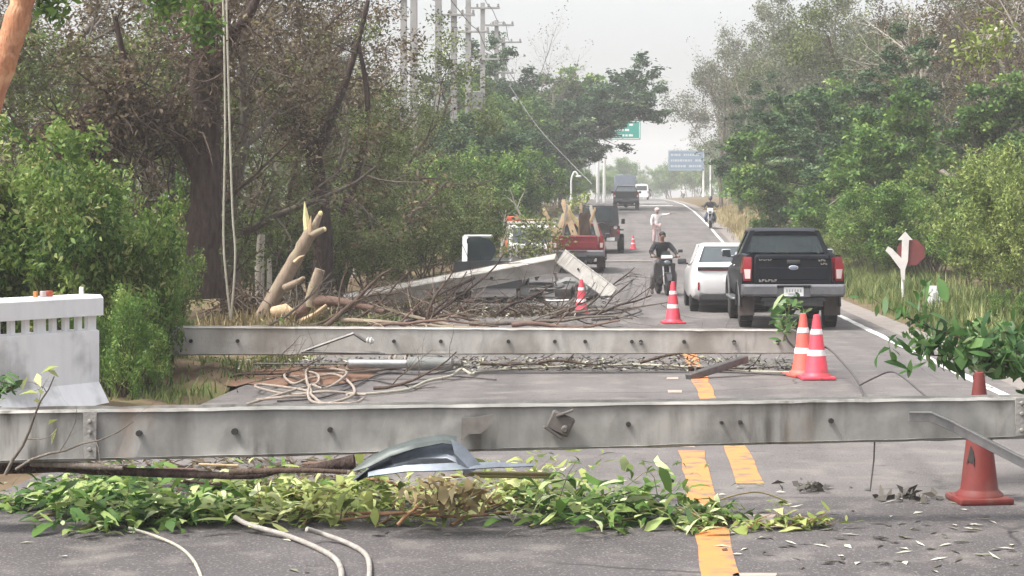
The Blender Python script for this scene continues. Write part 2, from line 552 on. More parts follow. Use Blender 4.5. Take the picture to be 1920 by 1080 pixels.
LM['lime'] = leaf_mat('leaf_lime', [(0, (0.079, 0.122, 0.021)), (.35, (0.230, 0.289, 0.069)), (.7, (0.373, 0.411, 0.138)), (1, (0.525, 0.552, 0.262))], .3)
LM['glossy'] = leaf_mat('leaf_glossy', [(0, (0.030, 0.076, 0.026)), (.45, (0.066, 0.151, 0.043)), (.85, (0.140, 0.244, 0.079)), (1, (0.375, 0.470, 0.245))], .36, .4)
LM['litter'] = leaf_mat('leaf_litter', [(0, (.05, .045, .04)), (.4, (.11, .10, .085)), (.7, (.30, .31, .20)), (1, (.62, .60, .50))], .1)


# ------------------------------------------------------------------ plants
def np_tubes(polys, k_of):
    """many tapered tubes at once; polys: list of (points, radii, level)"""
    groups = {}
    for pts, rad, lv in polys:
        groups.setdefault((len(pts), k_of(lv)), []).append((pts, rad))
    V, F, off = [], [], 0
    for (n, k), lst in groups.items():
        A = np.array([[tuple(p) for p in pts] for pts, _ in lst], float)
        Rr = np.array([r for _, r in lst], float)
        T = np.empty_like(A)
        T[:, 1:-1] = A[:, 2:] - A[:, :-2]
        T[:, 0] = A[:, 1] - A[:, 0]
        T[:, -1] = A[:, -1] - A[:, -2]
        T /= np.linalg.norm(T, axis=2, keepdims=True) + 1e-9
        ref = np.array([0.31, 0.77, 0.56])
        U = np.cross(T, ref)
        U /= np.linalg.norm(U, axis=2, keepdims=True) + 1e-9
        Wv = np.cross(T, U)
        a = 2 * np.pi * np.arange(k) / k
        ring = A[:, :, None, :] + Rr[:, :, None, None] * (U[:, :, None, :] * np.cos(a)[None, None, :, None] + Wv[:, :, None, :] * np.sin(a)[None, None, :, None])
        m = len(lst)
        V.append(ring.reshape(-1, 3))
        base = off + (np.arange(m) * n * k)[:, None, None] + (np.arange(n - 1) * k)[None, :, None]
        j = np.arange(k)[None, None, :]
        j2 = (np.arange(k) + 1) % k
        q = np.stack([base + j, base + j2[None, None, :], base + k + j2[None, None, :], base + k + j], axis=-1)
        F.append(q.reshape(-1, 4))
        off += m * n * k
    return np.concatenate(V), np.concatenate(F)


def np_mesh(name, V, F, m, tint=None, parent=None, smooth=False, loc=None):
    me = bpy.data.meshes.new(name)
    nv, nf = len(V), len(F)
    me.vertices.add(nv)
    me.vertices.foreach_set('co', np.ascontiguousarray(V, np.float32).ravel())
    me.loops.add(nf * 4)
    me.loops.foreach_set('vertex_index', np.ascontiguousarray(F, np.int32).ravel())
    me.polygons.add(nf)
    me.polygons.foreach_set('loop_start', np.arange(nf, dtype=np.int32) * 4)
    if smooth:
        me.polygons.foreach_set('use_smooth', np.ones(nf, bool))
    if tint is not None:
        at = me.attributes.new('tint', 'FLOAT', 'FACE')
        at.data.foreach_set('value', np.ascontiguousarray(tint, np.float32))
    me.update()
    me.validate()
    me.materials.append(m)
    o = bpy.data.objects.new(name, me)
    C.objects.link(o)
    if parent:
        o.parent = parent
    if loc is not None:
        o.location = loc
    return o


def leaf_quads(rng, cen, length, width, tint, up=0.4, droop=0.0, axis=None, fold=0.18):
    """one folded diamond per leaf"""
    n = len(cen)
    nor = rng.normal(size=(n, 3))
    nor[:, 2] = np.abs(nor[:, 2]) + up
    nor /= np.linalg.norm(nor, axis=1, keepdims=True)
    ax = rng.normal(size=(n, 3)) if axis is None else axis + rng.normal(size=(n, 3)) * .35
    ax[:, 2] -= droop
    ax -= nor * np.sum(ax * nor, axis=1, keepdims=True)
    ax /= np.linalg.norm(ax, axis=1, keepdims=True) + 1e-9
    sd = np.cross(nor, ax)
    L = (length * rng.uniform(.6, 1.35, n))[:, None]
    Wd = (width * rng.uniform(.7, 1.3, n))[:, None]
    v0 = cen - ax * L * .5
    v1 = cen + sd * Wd * .5 + nor * Wd * fold - ax * L * .06
    v2 = cen + ax * L * .5 - nor * L * .08
    v3 = cen - sd * Wd * .5 + nor * Wd * fold - ax * L * .06
    V = np.stack([v0, v1, v2, v3], axis=1).reshape(-1, 3)
    F = np.arange(n * 4).reshape(-1, 4)
    return V, F, np.clip(tint, 0, 1)


def leaf_strips(rng, cen, length, width, tint, up=0.4, droop=0.0, bend=.35, ragged=False):
    """larger near leaves: three quads along the blade, pinched at both ends and bent"""
    n = len(cen)
    nor = rng.normal(size=(n, 3))
    nor[:, 2] = np.abs(nor[:, 2]) + up
    nor /= np.linalg.norm(nor, axis=1, keepdims=True)
    ax = rng.normal(size=(n, 3))
    ax[:, 2] -= droop
    ax -= nor * np.sum(ax * nor, axis=1, keepdims=True)
    ax /= np.linalg.norm(ax, axis=1, keepdims=True) + 1e-9
    sd = np.cross(nor, ax)
    k = rng.choice([.5, .75, 1.0, 1.5], n, p=[.3, .3, .27, .13])
    L = (length * k * rng.uniform(.8, 1.2, n))[:, None]
    Wd = (width * k * rng.uniform(.7, 1.3, n))[:, None]
    bd = (rng.normal(.6, .6, n) * bend)[:, None]
    tw = (rng.normal(0, .35, n))[:, None]
    rows = []
    jag = [rng.uniform(.45, 1.15, n)[:, None] for _ in range(10)] if ragged else None
    for q, (u, w) in enumerate(((-.5, .10), (-.22, .86), (.14, 1.0), (.36, .62), (.55, .03))):
        c = cen + ax * L * u - nor * L * bd * (u + .1) ** 2
        s = sd * np.cos(tw * u) + nor * np.sin(tw * u)
        rows.append(c + s * Wd * w * .5 * (jag[2 * q] if ragged else 1))
        rows.append(c - s * Wd * w * .5 * (jag[2 * q + 1] if ragged else 1))
    V = np.stack(rows, 1).reshape(-1, 3)
    o = np.arange(n)[:, None] * 10
    F = np.concatenate([o + np.array([[2 * k, 2 * k + 1, 2 * k + 3, 2 * k + 2]]) for k in range(4)], 0)
    return V, F, np.concatenate([np.clip(tint, 0, 1)] * 4)


def rvec(rg):
    return Vector((rg.gauss(0, 1), rg.gauss(0, 1), rg.gauss(0, 1))).normalized()


def grow(rg, p, d, L, r, lv, pr, out, tips):
    n = pr['seg'][min(lv, len(pr['seg']) - 1)]
    pts, rad = [p.copy()], [r]
    rend = r * pr.get('taper', .45)
    dd = d.normalized()
    q = p.copy()
    for i in range(n):
        dd = (dd + rvec(rg) * pr['wob'] + Vector((0, 0, 1)) * pr['up'][min(lv, len(pr['up']) - 1)]).normalized()
        q = q + dd * (L / n)
        pts.append(q.copy())
        rad.append(r + (rend - r) * (i + 1) / n)
    out.append((pts, rad, lv))
    if lv >= pr['levels']:
        tips.append(pts)
        return
    k = pr['kids'][lv]
    k = max(1, int(round(k * rg.uniform(.8, 1.2))))
    t0 = pr['start'][min(lv, len(pr['start']) - 1)]
    a0 = rg.uniform(0, 2 * PI)
    for c in range(k):
        t = t0 + (1 - t0) * (c + rg.uniform(.2, .9)) / k
        t = min(.99, t)
        f = t * n
        i = min(n - 1, int(f))
        pos = pts[i].lerp(pts[i + 1], f - i)
        tan = (pts[i + 1] - pts[i]).normalized()
        side = tan.orthogonal().normalized()
        side.rotate(Matrix.Rotation(a0 + c * 2.4 + rg.uniform(-.5, .5), 3, tan))
        ang = R(pr['ang'][min(lv, len(pr['ang']) - 1)] * rg.uniform(.7, 1.3))
        nd = tan * math.cos(ang) + side * math.sin(ang)
        rr = (r + (rend - r) * t) * pr.get('rr', .6) * rg.uniform(.75, 1.1)
        LL = L * pr['ratio'][min(lv, len(pr['ratio']) - 1)] * rg.uniform(.7, 1.25) * (1 - .35 * (t - t0) / (1 - t0 + 1e-6) * pr.get('cone', 1))
        grow(rg, pos, nd, LL, rr, lv + 1, pr, out, tips)
    if pr.get('tipgrow', True):
        tips.append(pts[-2:])


def plant(name, seed, pr, wood, leaf=None, wood_name='trunk', leaf_name='crown', label='', cat='tree', base_dir=(0, 0, 1), stems=1, spread=0.0, loc=(0, 0, 0)):
    """a thing with its wood and its foliage as parts"""
    rg = random.Random(seed)
    rng = np.random.default_rng(seed)
    root = thing(name, label, cat, loc)
    out, tips = [], []
    for s in range(stems):
        a = rg.uniform(0, 2 * PI)
        rr = spread * math.sqrt(rg.random())
        b = Vector((math.cos(a) * rr, math.sin(a) * rr, -0.15))
        d = Vector(base_dir) + Vector((math.cos(a), math.sin(a), 0)) * (pr.get('lean', .35) if stems > 1 else 0)
        grow(rg, b, d, pr['L'] * rg.uniform(.8, 1.1 if stems > 1 else 1.0), pr['r'], 0, pr, out, tips)
    V, F = np_tubes(out, lambda lv: (9, 6, 4, 3, 3, 3)[min(lv, 5)])
    np_mesh(wood_name, V, F, wood, None, root, smooth=True)
    if leaf:
        lm, per, Ln, Wn, rad, opt = leaf
        cs, ts, axs = [], [], []
        fr = opt.get('frac', .55)
        for tp in tips:
            if rng.random() > fr:
                continue
            A = np.array([tuple(p) for p in tp])
            m = max(1, int(per * rng.uniform(.5, 1.5)))
            i = rng.random(m) * (len(A) - 1.001)
            i0 = i.astype(int)
            c = A[i0] + (A[i0 + 1] - A[i0]) * (i - i0)[:, None]
            off = rng.normal(size=(m, 3)) * rad
            off[:, 2] *= opt.get('flat', 1.0)
            off[:, 2] -= np.abs(rng.normal(size=m)) * opt.get('hang', 0.0)
            cs.append(c + off)
            ts.append(np.clip(rng.normal(opt.get('tm', .45), opt.get('tc', .13)) + rng.normal(size=m) * opt.get('tl', .14), 0, 1))
        cen = np.concatenate(cs)
        ph = rng.uniform(0, 6.28, 6)
        wl = opt.get('wl', 1.0)
        big = np.sin(cen[:, 0] * 3.1 / wl + ph[0] + 1.3 * np.sin(cen[:, 2] * 2.3 / wl + ph[1])) * np.sin(cen[:, 1] * 2.7 / wl + ph[2]) + np.sin(cen[:, 2] * 4.1 / wl + ph[3] + 1.2 * np.sin(cen[:, 0] * 1.9 / wl + ph[4]))
        V, F, t = leaf_quads(rng, cen, Ln, Wn, np.concatenate(ts) + big * opt.get('tb', .10), up=opt.get('up', .5), droop=opt.get('droop', 0.0))
        np_mesh(leaf_name, V, F, lm, t, root)
    return root


SHRUB = dict(levels=3, kids=[6, 5, 4], seg=[5, 4, 3, 3], up=[.06, .05, .02, 0], wob=.16, start=[.2, .25, .2], ang=[42, 45, 45], ratio=[.55, .55, .6], L=2.6, r=.035, lean=.45)
DRY = dict(levels=4, kids=[9, 5, 5, 4], seg=[8, 6, 4, 3, 3], up=[.03, .03, .01, -.02, -.05], wob=.17, start=[.22, .2, .15, .15], ang=[48, 45, 45, 42], ratio=[.48, .52, .55, .6],
           L=9.0, r=.16, taper=.3)
BROAD = dict(levels=3, kids=[9, 6, 5], seg=[7, 5, 4, 3], up=[.02, .06, .04, 0], wob=.14, start=[.28, .25, .2], ang=[55, 48, 45], ratio=[.5, .5, .5], L=6.5, r=.17, taper=.35)
UMBR = dict(levels=4, kids=[6, 6, 5, 4], seg=[5, 8, 5, 4, 3], up=[.02, -.035, .0, .02, .02], wob=.12, start=[.55, .3, .2, .2], ang=[58, 38, 42, 42], ratio=[1.15, .5, .5, .5],
            L=5.5, r=.30, taper=.6, rr=.6, cone=.3)
BARE = dict(levels=4, kids=[7, 5, 4, 3], seg=[7, 6, 5, 4, 3], up=[.05, .07, .05, .03, .02], wob=.16, start=[.35, .25, .2, .2], ang=[40, 40, 38, 35], ratio=[.6, .55, .55, .6], L=7.5, r=.15, taper=.35)

PROTO = {}


def proto(key, **kw):
    o = plant('prototype', **kw)
    PROTO[key] = o
    o['used'] = 0
    o['tall'] = float(np.percentile(np.concatenate([[v.co.z for v in ch.data.vertices] for ch in o.children]), 98.5))
    return o


proto('bright_a', seed=11, pr=dict(SHRUB, L=2.7), stems=7, spread=.6, wood=M['bark_brown'], leaf=(LM['bright'], 22, 0.125, 0.06, 0.09, dict(frac=.5, tm=.5, tc=.22, tl=.18)), wood_name='stem', leaf_name='foliage')
proto('bright_b', seed=12, pr=dict(SHRUB, L=2.2, wob=.2), stems=8, spread=.8, wood=M['bark_brown'], leaf=(LM['bright'], 24, 0.115, 0.048, 0.085, dict(frac=.6, tm=.42, tc=.22, tl=.17, droop=.5)), wood_name='stem', leaf_name='foliage')
proto('fine', seed=13, pr=dict(SHRUB, L=1.6, kids=[7, 5, 4]), stems=8, spread=.55, wood=M['bark_brown'], leaf=(LM['mid'], 20, 0.1, 0.028, 0.07, dict(frac=.55, tm=.5, tc=.16, tl=.16, up=.1)), wood_name='stem', leaf_name='foliage')
proto('dusty', seed=14, pr=dict(SHRUB, L=3.0, wob=.2), stems=8, spread=.9, wood=M['bark_brown'], leaf=(LM['dusty'], 28, 0.12, 0.052, 0.1, dict(tm=.45, tc=.22, tl=.17)), wood_name='stem', leaf_name='foliage')
proto('olive', seed=15, pr=dict(SHRUB, L=3.0), stems=9, spread=.9, wood=M['bark_grey'], leaf=(LM['olive'], 30, 0.125, 0.046, 0.1, dict(tm=.45, tc=.22, tl=.17, droop=.3)), wood_name='stem', leaf_name='foliage')
proto('midshrub', seed=16, pr=dict(SHRUB, L=3.2), stems=8, spread=1.0, wood=M['bark_brown'], leaf=(LM['mid'], 32, 0.13, 0.066, 0.1, dict(tm=.45, tc=.22, tl=.17)), wood_name='stem', leaf_name='foliage')
proto('dry_a', seed=21, pr=DRY, wood=M['bark_brown'], leaf=(LM['dry'], 16, 0.115, 0.05, 0.13, dict(frac=.24, tm=.28, tc=.2)))
proto('dry_b', seed=22, pr=dict(DRY, L=8, wob=.22, kids=[10, 6, 5, 4], start=[.1, .15, .15, .15]), wood=M['bark_grey'], leaf=(LM['dry'], 20, 0.11, 0.045, 0.13, dict(frac=.24, tm=.34, tc=.2)))
proto('dry_c', seed=23, pr=dict(DRY, L=7, wob=.24, kids=[9, 6, 5, 4], start=[.08, .15, .15, .15], r=.10), wood=M['bark_brown'], leaf=(LM['dusty'], 20, 0.12, 0.052, 0.13, dict(frac=.32, tm=.32, tc=.2)))
proto('broad_dark', seed=31, pr=BROAD, wood=M['bark_brown'], leaf=(LM['dark'], 95, 0.2, 0.115, 0.2, dict(frac=.6, tm=.45, tc=.22, tl=.17)))
proto('broad_mid', seed=32, pr=dict(BROAD, L=7, wob=.18), wood=M['bark_grey'], leaf=(LM['mid'], 95, 0.2, 0.11, 0.21, dict(frac=.6, tm=.42, tc=.22, tl=.17)))
proto('umbrella', seed=41, pr=UMBR, wood=M['bark_grey'], leaf=(LM['dark'], 70, 0.2, 0.11, 0.17, dict(frac=.62, tm=.5, tc=.22, tl=.16, flat=.45)))
proto('umbrella_b', seed=43, pr=dict(UMBR, kids=[7, 6, 5, 4], L=4.2), wood=M['bark_grey'], leaf=(LM['mid'], 62, 0.2, 0.11, 0.18, dict(frac=.62, tm=.32, tc=.22, tl=.16, flat=.5)))
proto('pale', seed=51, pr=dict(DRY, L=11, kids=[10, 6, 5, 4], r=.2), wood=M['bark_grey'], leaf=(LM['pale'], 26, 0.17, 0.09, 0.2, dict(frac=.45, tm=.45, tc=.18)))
proto('bare', seed=61, pr=BARE, wood=M['bark_pale'], leaf=(LM['straw'], .35, .10, .05, .10, dict(tm=.3)))
proto('bare_grey', seed=62, pr=dict(BARE, L=6.5, r=.11, kids=[8, 5, 4, 4]), wood=M['bark_grey'], leaf=(LM['dry'], .5, .10, .05, .10, dict(tm=.3)))
proto('far', seed=71, pr=dict(BROAD, L=7.5, kids=[9, 5, 4]), wood=M['bark_grey'], leaf=(LM['mid'], 70, 0.26, 0.15, 0.36, dict(frac=.6, tm=.4, tc=.18)))

_pool = dict(PROTO)


def put(key, name, x, y, scale, rot, label, cat='tree', group=None, sx=1.0, sz=1.0, z=None, tilt=(0, 0)):
    p = _pool[key]
    if p['used'] == 0:
        o = p
        o['used'] = 1
    else:
        o = copy_tree(p)
    o.name = name
    o.location = (x, y, (ground_z(x, y) if z is None else z))
    o.rotation_euler = (R(tilt[0]), R(tilt[1]), R(rot))
    o.scale = (scale * sx, scale * sx, scale * sz)
    o['label'] = label
    o['category'] = cat
    if 'tall' in o:
        del o['tall']
    if group:
        o['group'] = group
    elif 'group' in o:
        del o['group']
    return o


def X(px, d):
    return (px - PX) * d / FPX


# ------------------------------------------------------------------ ground, road, markings
def sheet(name, xs, ys, zf, m, rng=None, jitter=0.0):
    V = np.array([[x, y, zf(x, y) + (rng.normal() * jitter if rng is not None else 0)] for y in ys for x in xs])
    nx = len(xs)
    F = np.array([[j * nx + i, j * nx + i + 1, (j + 1) * nx + i + 1, (j + 1) * nx + i] for j in range(len(ys) - 1) for i in range(nx - 1)])
    return structure(np_mesh(name, V, F, m, smooth=True))


_ys = np.unique(np.concatenate([np.arange(-20, 60, 2.0), np.arange(60, 200, 4.0), np.arange(200, 620, 12.0), np.arange(640, 4001, 120.0)]))
_xs = np.unique(np.concatenate([-np.geomspace(14, 3000, 22), np.arange(-14, -4.8, 1.0), np.array([-4.75, -3, 0, 3, 5.45]), np.arange(6, 15, 1.0), np.geomspace(15, 3000, 22)]))
_rg = np.random.default_rng(3)
sheet('ground', _xs, _ys, ground_z, M['earth'])
_yr = np.unique(np.concatenate([np.arange(-8, 60, 1.0), np.arange(60, 200, 2.5), np.arange(200, 640, 8.0)]))
sheet('road', np.array([-4.7, -3.4, -1, 1, 3, 4.6]), _yr, lambda x, y: zr(y), M['asphalt'])
sheet('road', np.array([-4.7, -3.4, -1, 1, 3, 4.6]), np.arange(-8, 14.05, 1.0), lambda x, y: .0045, M['asphalt_dark'])  # near tarmac painted darker; its far edge stands in for the pole's shadow
sheet('shoulder', np.array([4.55, 5.0, 5.4]), _yr, lambda x, y: zr(y) - .012 - (x - 4.55) * .05, M['gravel'])
# raw earth strip where the left verge has washed over the tarmac
_rs = random.Random(5)


def patch(name, pts, m, dz=.004):
    mb = MB()
    mb.add([(x, y, zr(y) + dz) for x, y in pts], [tuple(range(len(pts)))])
    return structure(mb.build(name, m, angle=None))


def stripe(name, x0, w, y0, y1, m, dz=.006, wob=.008, step=.6):
    n = max(2, int((y1 - y0) / step))
    L, Rr = [], []
    for i in range(n + 1):
        y = y0 + (y1 - y0) * i / n
        L.append((x0 - w / 2 + _rs.gauss(0, wob), y, zr(y) + dz))
        Rr.append((x0 + w / 2 + _rs.gauss(0, wob), y, zr(y) + dz))
    V = np.array(L + Rr)
    F = np.array([[i, n + 1 + i, n + 2 + i, i + 1] for i in range(n)])
    return structure(np_mesh(name, V, F, m))


def gy(py):
    return FPX * EYE / (py - PY)


stripe('yellow_line', .505, .21, 7, gy(846), M['yellow_paint'])
for a, b in ((712, 708), (737, 732), (694, 688), (840, 836)):
    stripe('yellow_line', .50 + _rs.uniform(-.02, .02), .16, gy(a), gy(b), M['worn_paint'], step=.15)
stripe('yellow_line', .90, .20, gy(908), gy(800), M['yellow_paint'])
stripe('yellow_line', .845, .20, gy(752), gy(664), M['yellow_paint'])
stripe('yellow_line', .70, .24, gy(1082), gy(1076), M['worn_paint'], step=.1)
stripe('yellow_line', .82, .40, gy(990), gy(966), M['worn_paint'], step=.15, wob=.03)
stripe('white_line', 4.25, .13, 20, 47, M['white_paint'], wob=.006)
stripe('white_line', 4.25, .13, 47.3, 420, M['white_paint'], wob=.006, step=2.5)
for i, yy in enumerate((73.0, 152, 161, 176, 186)):
    if i == 0:
        patch('white_line', [(-1.15, yy), (.75, yy), (.75, yy + .8), (-1.15, yy + .8)], M['gravel'], .03)
    else:
        patch('white_line', [(.6, yy), (3.2, yy), (3.2, yy + 2.2), (.6, yy + 2.2)], M['white_paint'], .03)
mb = MB()
pts = []
for i in range(40):
    a = 2 * PI * i / 40
    pts.append((-4.35 + 1.05 * math.cos(a) * (1 + _rs.gauss(0, .2)), 24.6 + 1.7 * math.sin(a) * (1 + _rs.gauss(0, .16))))
mb.add([(x, y, .008 + _rs.uniform(0, .006)) for x, y in pts] + [(-4.35, 24.6, .06)], [(i, (i + 1) % 40, 40) for i in range(40)])
structure(mb.build('soil_patch', M['red_soil'], angle=60))
sheet('verge', np.linspace(-7.9, -4.85, 16), np.linspace(18, 46, 60), lambda x, y: (.02 if x < -4.95 else -.05) + .08 * math.sin(x * 2.1 + y * 1.3) * (x < -4.9), M['earth'], _rg, .03)


# ------------------------------------------------------------------ grass (one mass: nobody could count it)
def blades(name, n, area, h, w, lm, seed, tm=.5, tc=.2, clump=0):
    rng = np.random.default_rng(seed)
    x0, x1, y0, y1 = area
    if clump:
        cx, cy = rng.uniform(x0, x1, clump), rng.uniform(y0, y1, clump)
        ci = rng.integers(0, clump, n)
        x = cx[ci] + rng.normal(size=n) * .16
        y = cy[ci] + rng.normal(size=n) * .3
        hh = h * rng.uniform(.5, 1.3, clump)[ci] * rng.uniform(.5, 1.1, n)
        t = rng.normal(tm, tc, clump)[ci] + rng.normal(size=n) * .1
    else:
        x, y = rng.uniform(x0, x1, n), rng.uniform(y0, y1, n)
        hh = h * rng.uniform(.4, 1.2, n)
        t = rng.normal(tm, tc, n)
    z = np.array([ground_z(a, b) for a, b in zip(x, y)])
    base = np.stack([x, y, z - .02], 1)
    az = rng.uniform(0, 2 * np.pi, n)
    lean = rng.uniform(.1, .7, n)
    tip = base + np.stack([np.cos(az) * lean * hh, np.sin(az) * lean * hh, hh], 1)
    mid = base * .5 + tip * .5 + np.stack([np.zeros(n), np.zeros(n), hh * .12], 1)
    sd = np.stack([np.cos(az + 1.3), np.sin(az + 1.3) * .4, np.zeros(n)], 1) * w * .5
    V = np.stack([base - sd * .6, base + sd * .6, mid + sd, tip, mid - sd], 1)
    # two quads per blade: base-mid and mid-tip (tip edge collapsed to a sliver)
    V = np.stack([base - sd * .6, base + sd * .6, mid + sd, mid - sd, tip + sd * .12, tip - sd * .12], 1).reshape(-1, 3)
    o = np.arange(n)[:, None] * 6
    F = np.concatenate([o + np.array([[0, 1, 2, 3]]), o + np.array([[3, 2, 4, 5]])], 0)
    ob = np_mesh(name, V, F, lm, np.concatenate([np.clip(t, 0, 1)] * 2))
    return ob


def stuff(o, label, cat):
    return tag(o, label, cat, kind='stuff')


stuff(blades('grass', 26000, (5.6, 8.6, 26, 75), .40, .022, LM['grass'], 1, .36, .24, 700), 'mixed green and straw grass along the verge by the white edge line', 'grass')
stuff(blades('dry_grass', 9000, (5.2, 8.2, 62, 135), .55, .05, LM['straw'], 2, .5, .15, 260), 'dry yellow grass on the far verge beyond the dark pickup', 'grass')
stuff(blades('weeds', 14000, (-9.0, -4.7, 20, 48), .28, .02, LM['grass'], 4, .28, .2, 420), 'low weeds on the verge round the broken stump', 'weeds')
stuff(blades('dead_grass', 4200, (-7.8, -6.0, 33, 41), .45, .022, LM['straw'], 5, .12, .16, 90), 'dead straw coloured stalks heaped below the hanging ropes', 'dry grass')


# ------------------------------------------------------------------ trees and shrubs
def top(px, d, yt, key):
    """scale that lets a plant standing there reach photo height yt"""
    return (EYE - (yt - PY) * d / FPX - ground_z(X(px, d), d)) / TALL[key]


TALL = {k: o['tall'] for k, o in PROTO.items()}
for k, v in TALL.items():
    _o = [ch for ch in PROTO[k].children]
    _w = np.abs(np.array([v2.co.x for ch in _o for v2 in ch.data.vertices[:]]))
    print('PROTO', k, 'tall %.2f' % v, 'half width %.2f' % np.percentile(_w, 97), 'faces', sum(len(ch.data.polygons) for ch in _o))


def rowput(key, name, spec, cat, group=None):
    """spec rows: photo x of the stem, metres down the road, scale, turn, label"""
    for px, d, sc, rot, lab, *kw in spec:
        put(key, name, X(px, d), d, top(px, d, sc, key), rot, lab, cat, group, **(kw[0] if kw else {}))


# each row: photo x of the stem, metres down the road, photo y the top reaches, turn, label
# bright green shrubs above and behind the white parapet
G1 = 'bright green shrubs behind the parapet'
rowput('bright_a', 'shrub', [
    (120, 25.5, 285, 0, 'tall bright green shrub rising directly behind the white parapet', dict(sx=.75)),
    (205, 27.0, 350, 80, 'bright green shrub in front of the thick dark trunk', dict(sx=.55)),
    (-20, 24.0, 262, 160, 'bright green shrub at the photo edge above the parapet', dict(sx=.85)),
], 'shrub', G1)
rowput('bright_b', 'shrub', [
    (190, 24.0, 400, 20, 'drooping light green shrub just past the end of the parapet', dict(sx=.5)),
    (60, 23.2, 340, 200, 'drooping light green shrub above the amber reflectors', dict(sx=.7)),
    (295, 31.0, 440, 120, 'low light green shrub at the foot of the thick dark trunk', dict(sx=.5)),
], 'shrub', G1)
rowput('fine', 'bush', [
    (215, 21.3, 560, 0, 'fine leaved feathery bush touching the end face of the parapet', dict(sx=.6)),
    (245, 22.5, 620, 90, 'feathery bush beside the red soil patch', dict(sx=.6)),
    (250, 26.0, 520, 190, 'feathery bush behind the butt end of the further pole', dict(sx=.6)),
    (312, 27.0, 600, 40, 'small feathery bush over the butt of the further pole', dict(sx=.6)),
], 'bush', 'fine leaved bushes past the parapet')
# dusty growth in the middle
rowput('dusty', 'shrub', [
    (640, 47, 400, 10, 'dusty olive shrub behind the splintered stump'),
    (735, 50, 365, 100, 'dusty olive shrub behind the broken pole slope'),
    (815, 54, 370, 220, 'dusty olive shrub behind the wrecked white car'),
    (540, 48, 430, 300, 'dusty olive shrub between the ropes and the stump'),
    (480, 50, 400, 150, 'dusty shrub behind the hanging ropes'),
    (690, 56, 320, 60, 'tall dusty shrub behind the lower end of the broken pole'),
], 'shrub', 'dusty shrubs on the verge')
rowput('midshrub', 'shrub', [
    (590, 56, 385, 0, 'deep green shrub behind the splintered stump tip'),
    (800, 66, 300, 70, 'green shrub above the wrecked white car'),
    (838, 76, 300, 170, 'green shrub behind the orange and white truck'),
    (868, 90, 275, 250, 'leafy green shrub beyond the orange and white truck'),
    (930, 112, 290, 30, 'green shrub above the red pickup load'),
    (455, 50, 440, 200, 'green shrub behind the two hanging ropes'),
    (985, 135, 300, 110, 'hazy green shrub beyond the dark jeep'),
    (1020, 160, 315, 290, 'hazy green shrub beside the hooked street lamp'),
], 'shrub', 'green shrubs along the verge')
# dry grey thicket, upper part of the photo
rowput('dry_a', 'dry_tree', [
    (130, 41, -120, 0, 'dry brown tree towering over the bright shrubs'),
    (520, 52, -90, 130, 'dry brown tree between the ropes and the dusty shrubs'),
    (330, 40, -120, 230, 'dry brown tree standing beside the thick dark trunk'),
    (640, 60, -40, 300, 'dry brown tree over the broken pole slope'),
], 'tree', 'dry leafless trees')
rowput('dry_b', 'dry_tree', [
    (240, 46, -120, 40, 'dry grey tree behind the vine covered limb'),
    (50, 38, -140, 170, 'dry grey tree near the orange bark trunk'),
    (440, 42, -120, 270, 'dry grey tree behind the hanging ropes'),
    (600, 48, -60, 90, 'dry grey tree over the curved dark trunk'),
    (-60, 44, -120, 20, 'dry grey tree cut off by the photo edge'),
], 'tree', 'dry leafless trees')
rowput('dry_c', 'thicket_tree', [
    (110, 38, 40, 10, 'low tangled dry tree above the parapet shrubs'),
    (425, 40, 60, 100, 'low tangled dry tree at the hanging ropes'),
    (570, 46, 110, 190, 'low tangled dry tree beside the curved trunk'),
    (690, 60, 60, 280, 'low tangled dry tree before the pylon poles'),
    (745, 72, 150, 50, 'thin tangled dry tree below the pylon poles'),
    (265, 39, 60, 140, 'low tangled dry tree above the vine covered limb'),
    (640, 52, 150, 330, 'tangled dry tree behind the splintered stump'),
    (20, 38, 60, 220, 'tangled dry tree under the orange bark trunk'),
], 'tree', 'tangled dry trees')
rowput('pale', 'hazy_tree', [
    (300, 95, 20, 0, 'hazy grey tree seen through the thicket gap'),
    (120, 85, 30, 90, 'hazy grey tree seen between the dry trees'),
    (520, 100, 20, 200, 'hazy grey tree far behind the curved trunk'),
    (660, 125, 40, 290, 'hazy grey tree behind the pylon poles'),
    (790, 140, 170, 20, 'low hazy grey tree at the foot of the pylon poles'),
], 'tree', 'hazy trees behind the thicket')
rowput('broad_dark', 'broadleaf_tree', [
    (872, 90, 225, 0, 'dark green broadleaf tree above the wrecked white car', dict(sx=1.3)),
    (925, 112, 215, 120, 'dark green broadleaf tree left of the green road sign', dict(sx=1.3)),
    (815, 90, 225, 240, 'dark green broadleaf tree below the pylon poles'),
], 'tree', 'dark broadleaf trees')
rowput('broad_mid', 'tree', [
    (1000, 150, 205, 40, 'green tree in front of the white sign columns'),
    (905, 122, 170, 160, 'green tree below the umbrella crown'),
    (1050, 178, 265, 280, 'hazy green tree beside the white sign columns'),
], 'tree', 'green trees on the far verge')
put('umbrella', 'rain_tree', X(1000, 140), 140, top(1000, 140, 88, 'umbrella'), 75, 'wide flat crowned tree reaching over the road before the green sign', 'tree', tilt=(0, 7), sx=1.35)
put('umbrella', 'rain_tree', X(945, 132), 132, top(945, 132, 120, 'umbrella'), 190, 'flat crowned tree joined behind the tree that reaches over the road', 'tree', sx=1.25)
put('umbrella_b', 'rain_tree', X(1005, 158), 158, top(1005, 158, 150, 'umbrella_b'), 310, 'rounded green tree below the crown that reaches over the road', 'tree')
put('broad_mid', 'tree', X(960, 128), 128, top(960, 128, 190, 'broad_mid'), 20, 'bushy green tree between the broadleaf trees and the white sign columns', 'tree', sx=1.4)
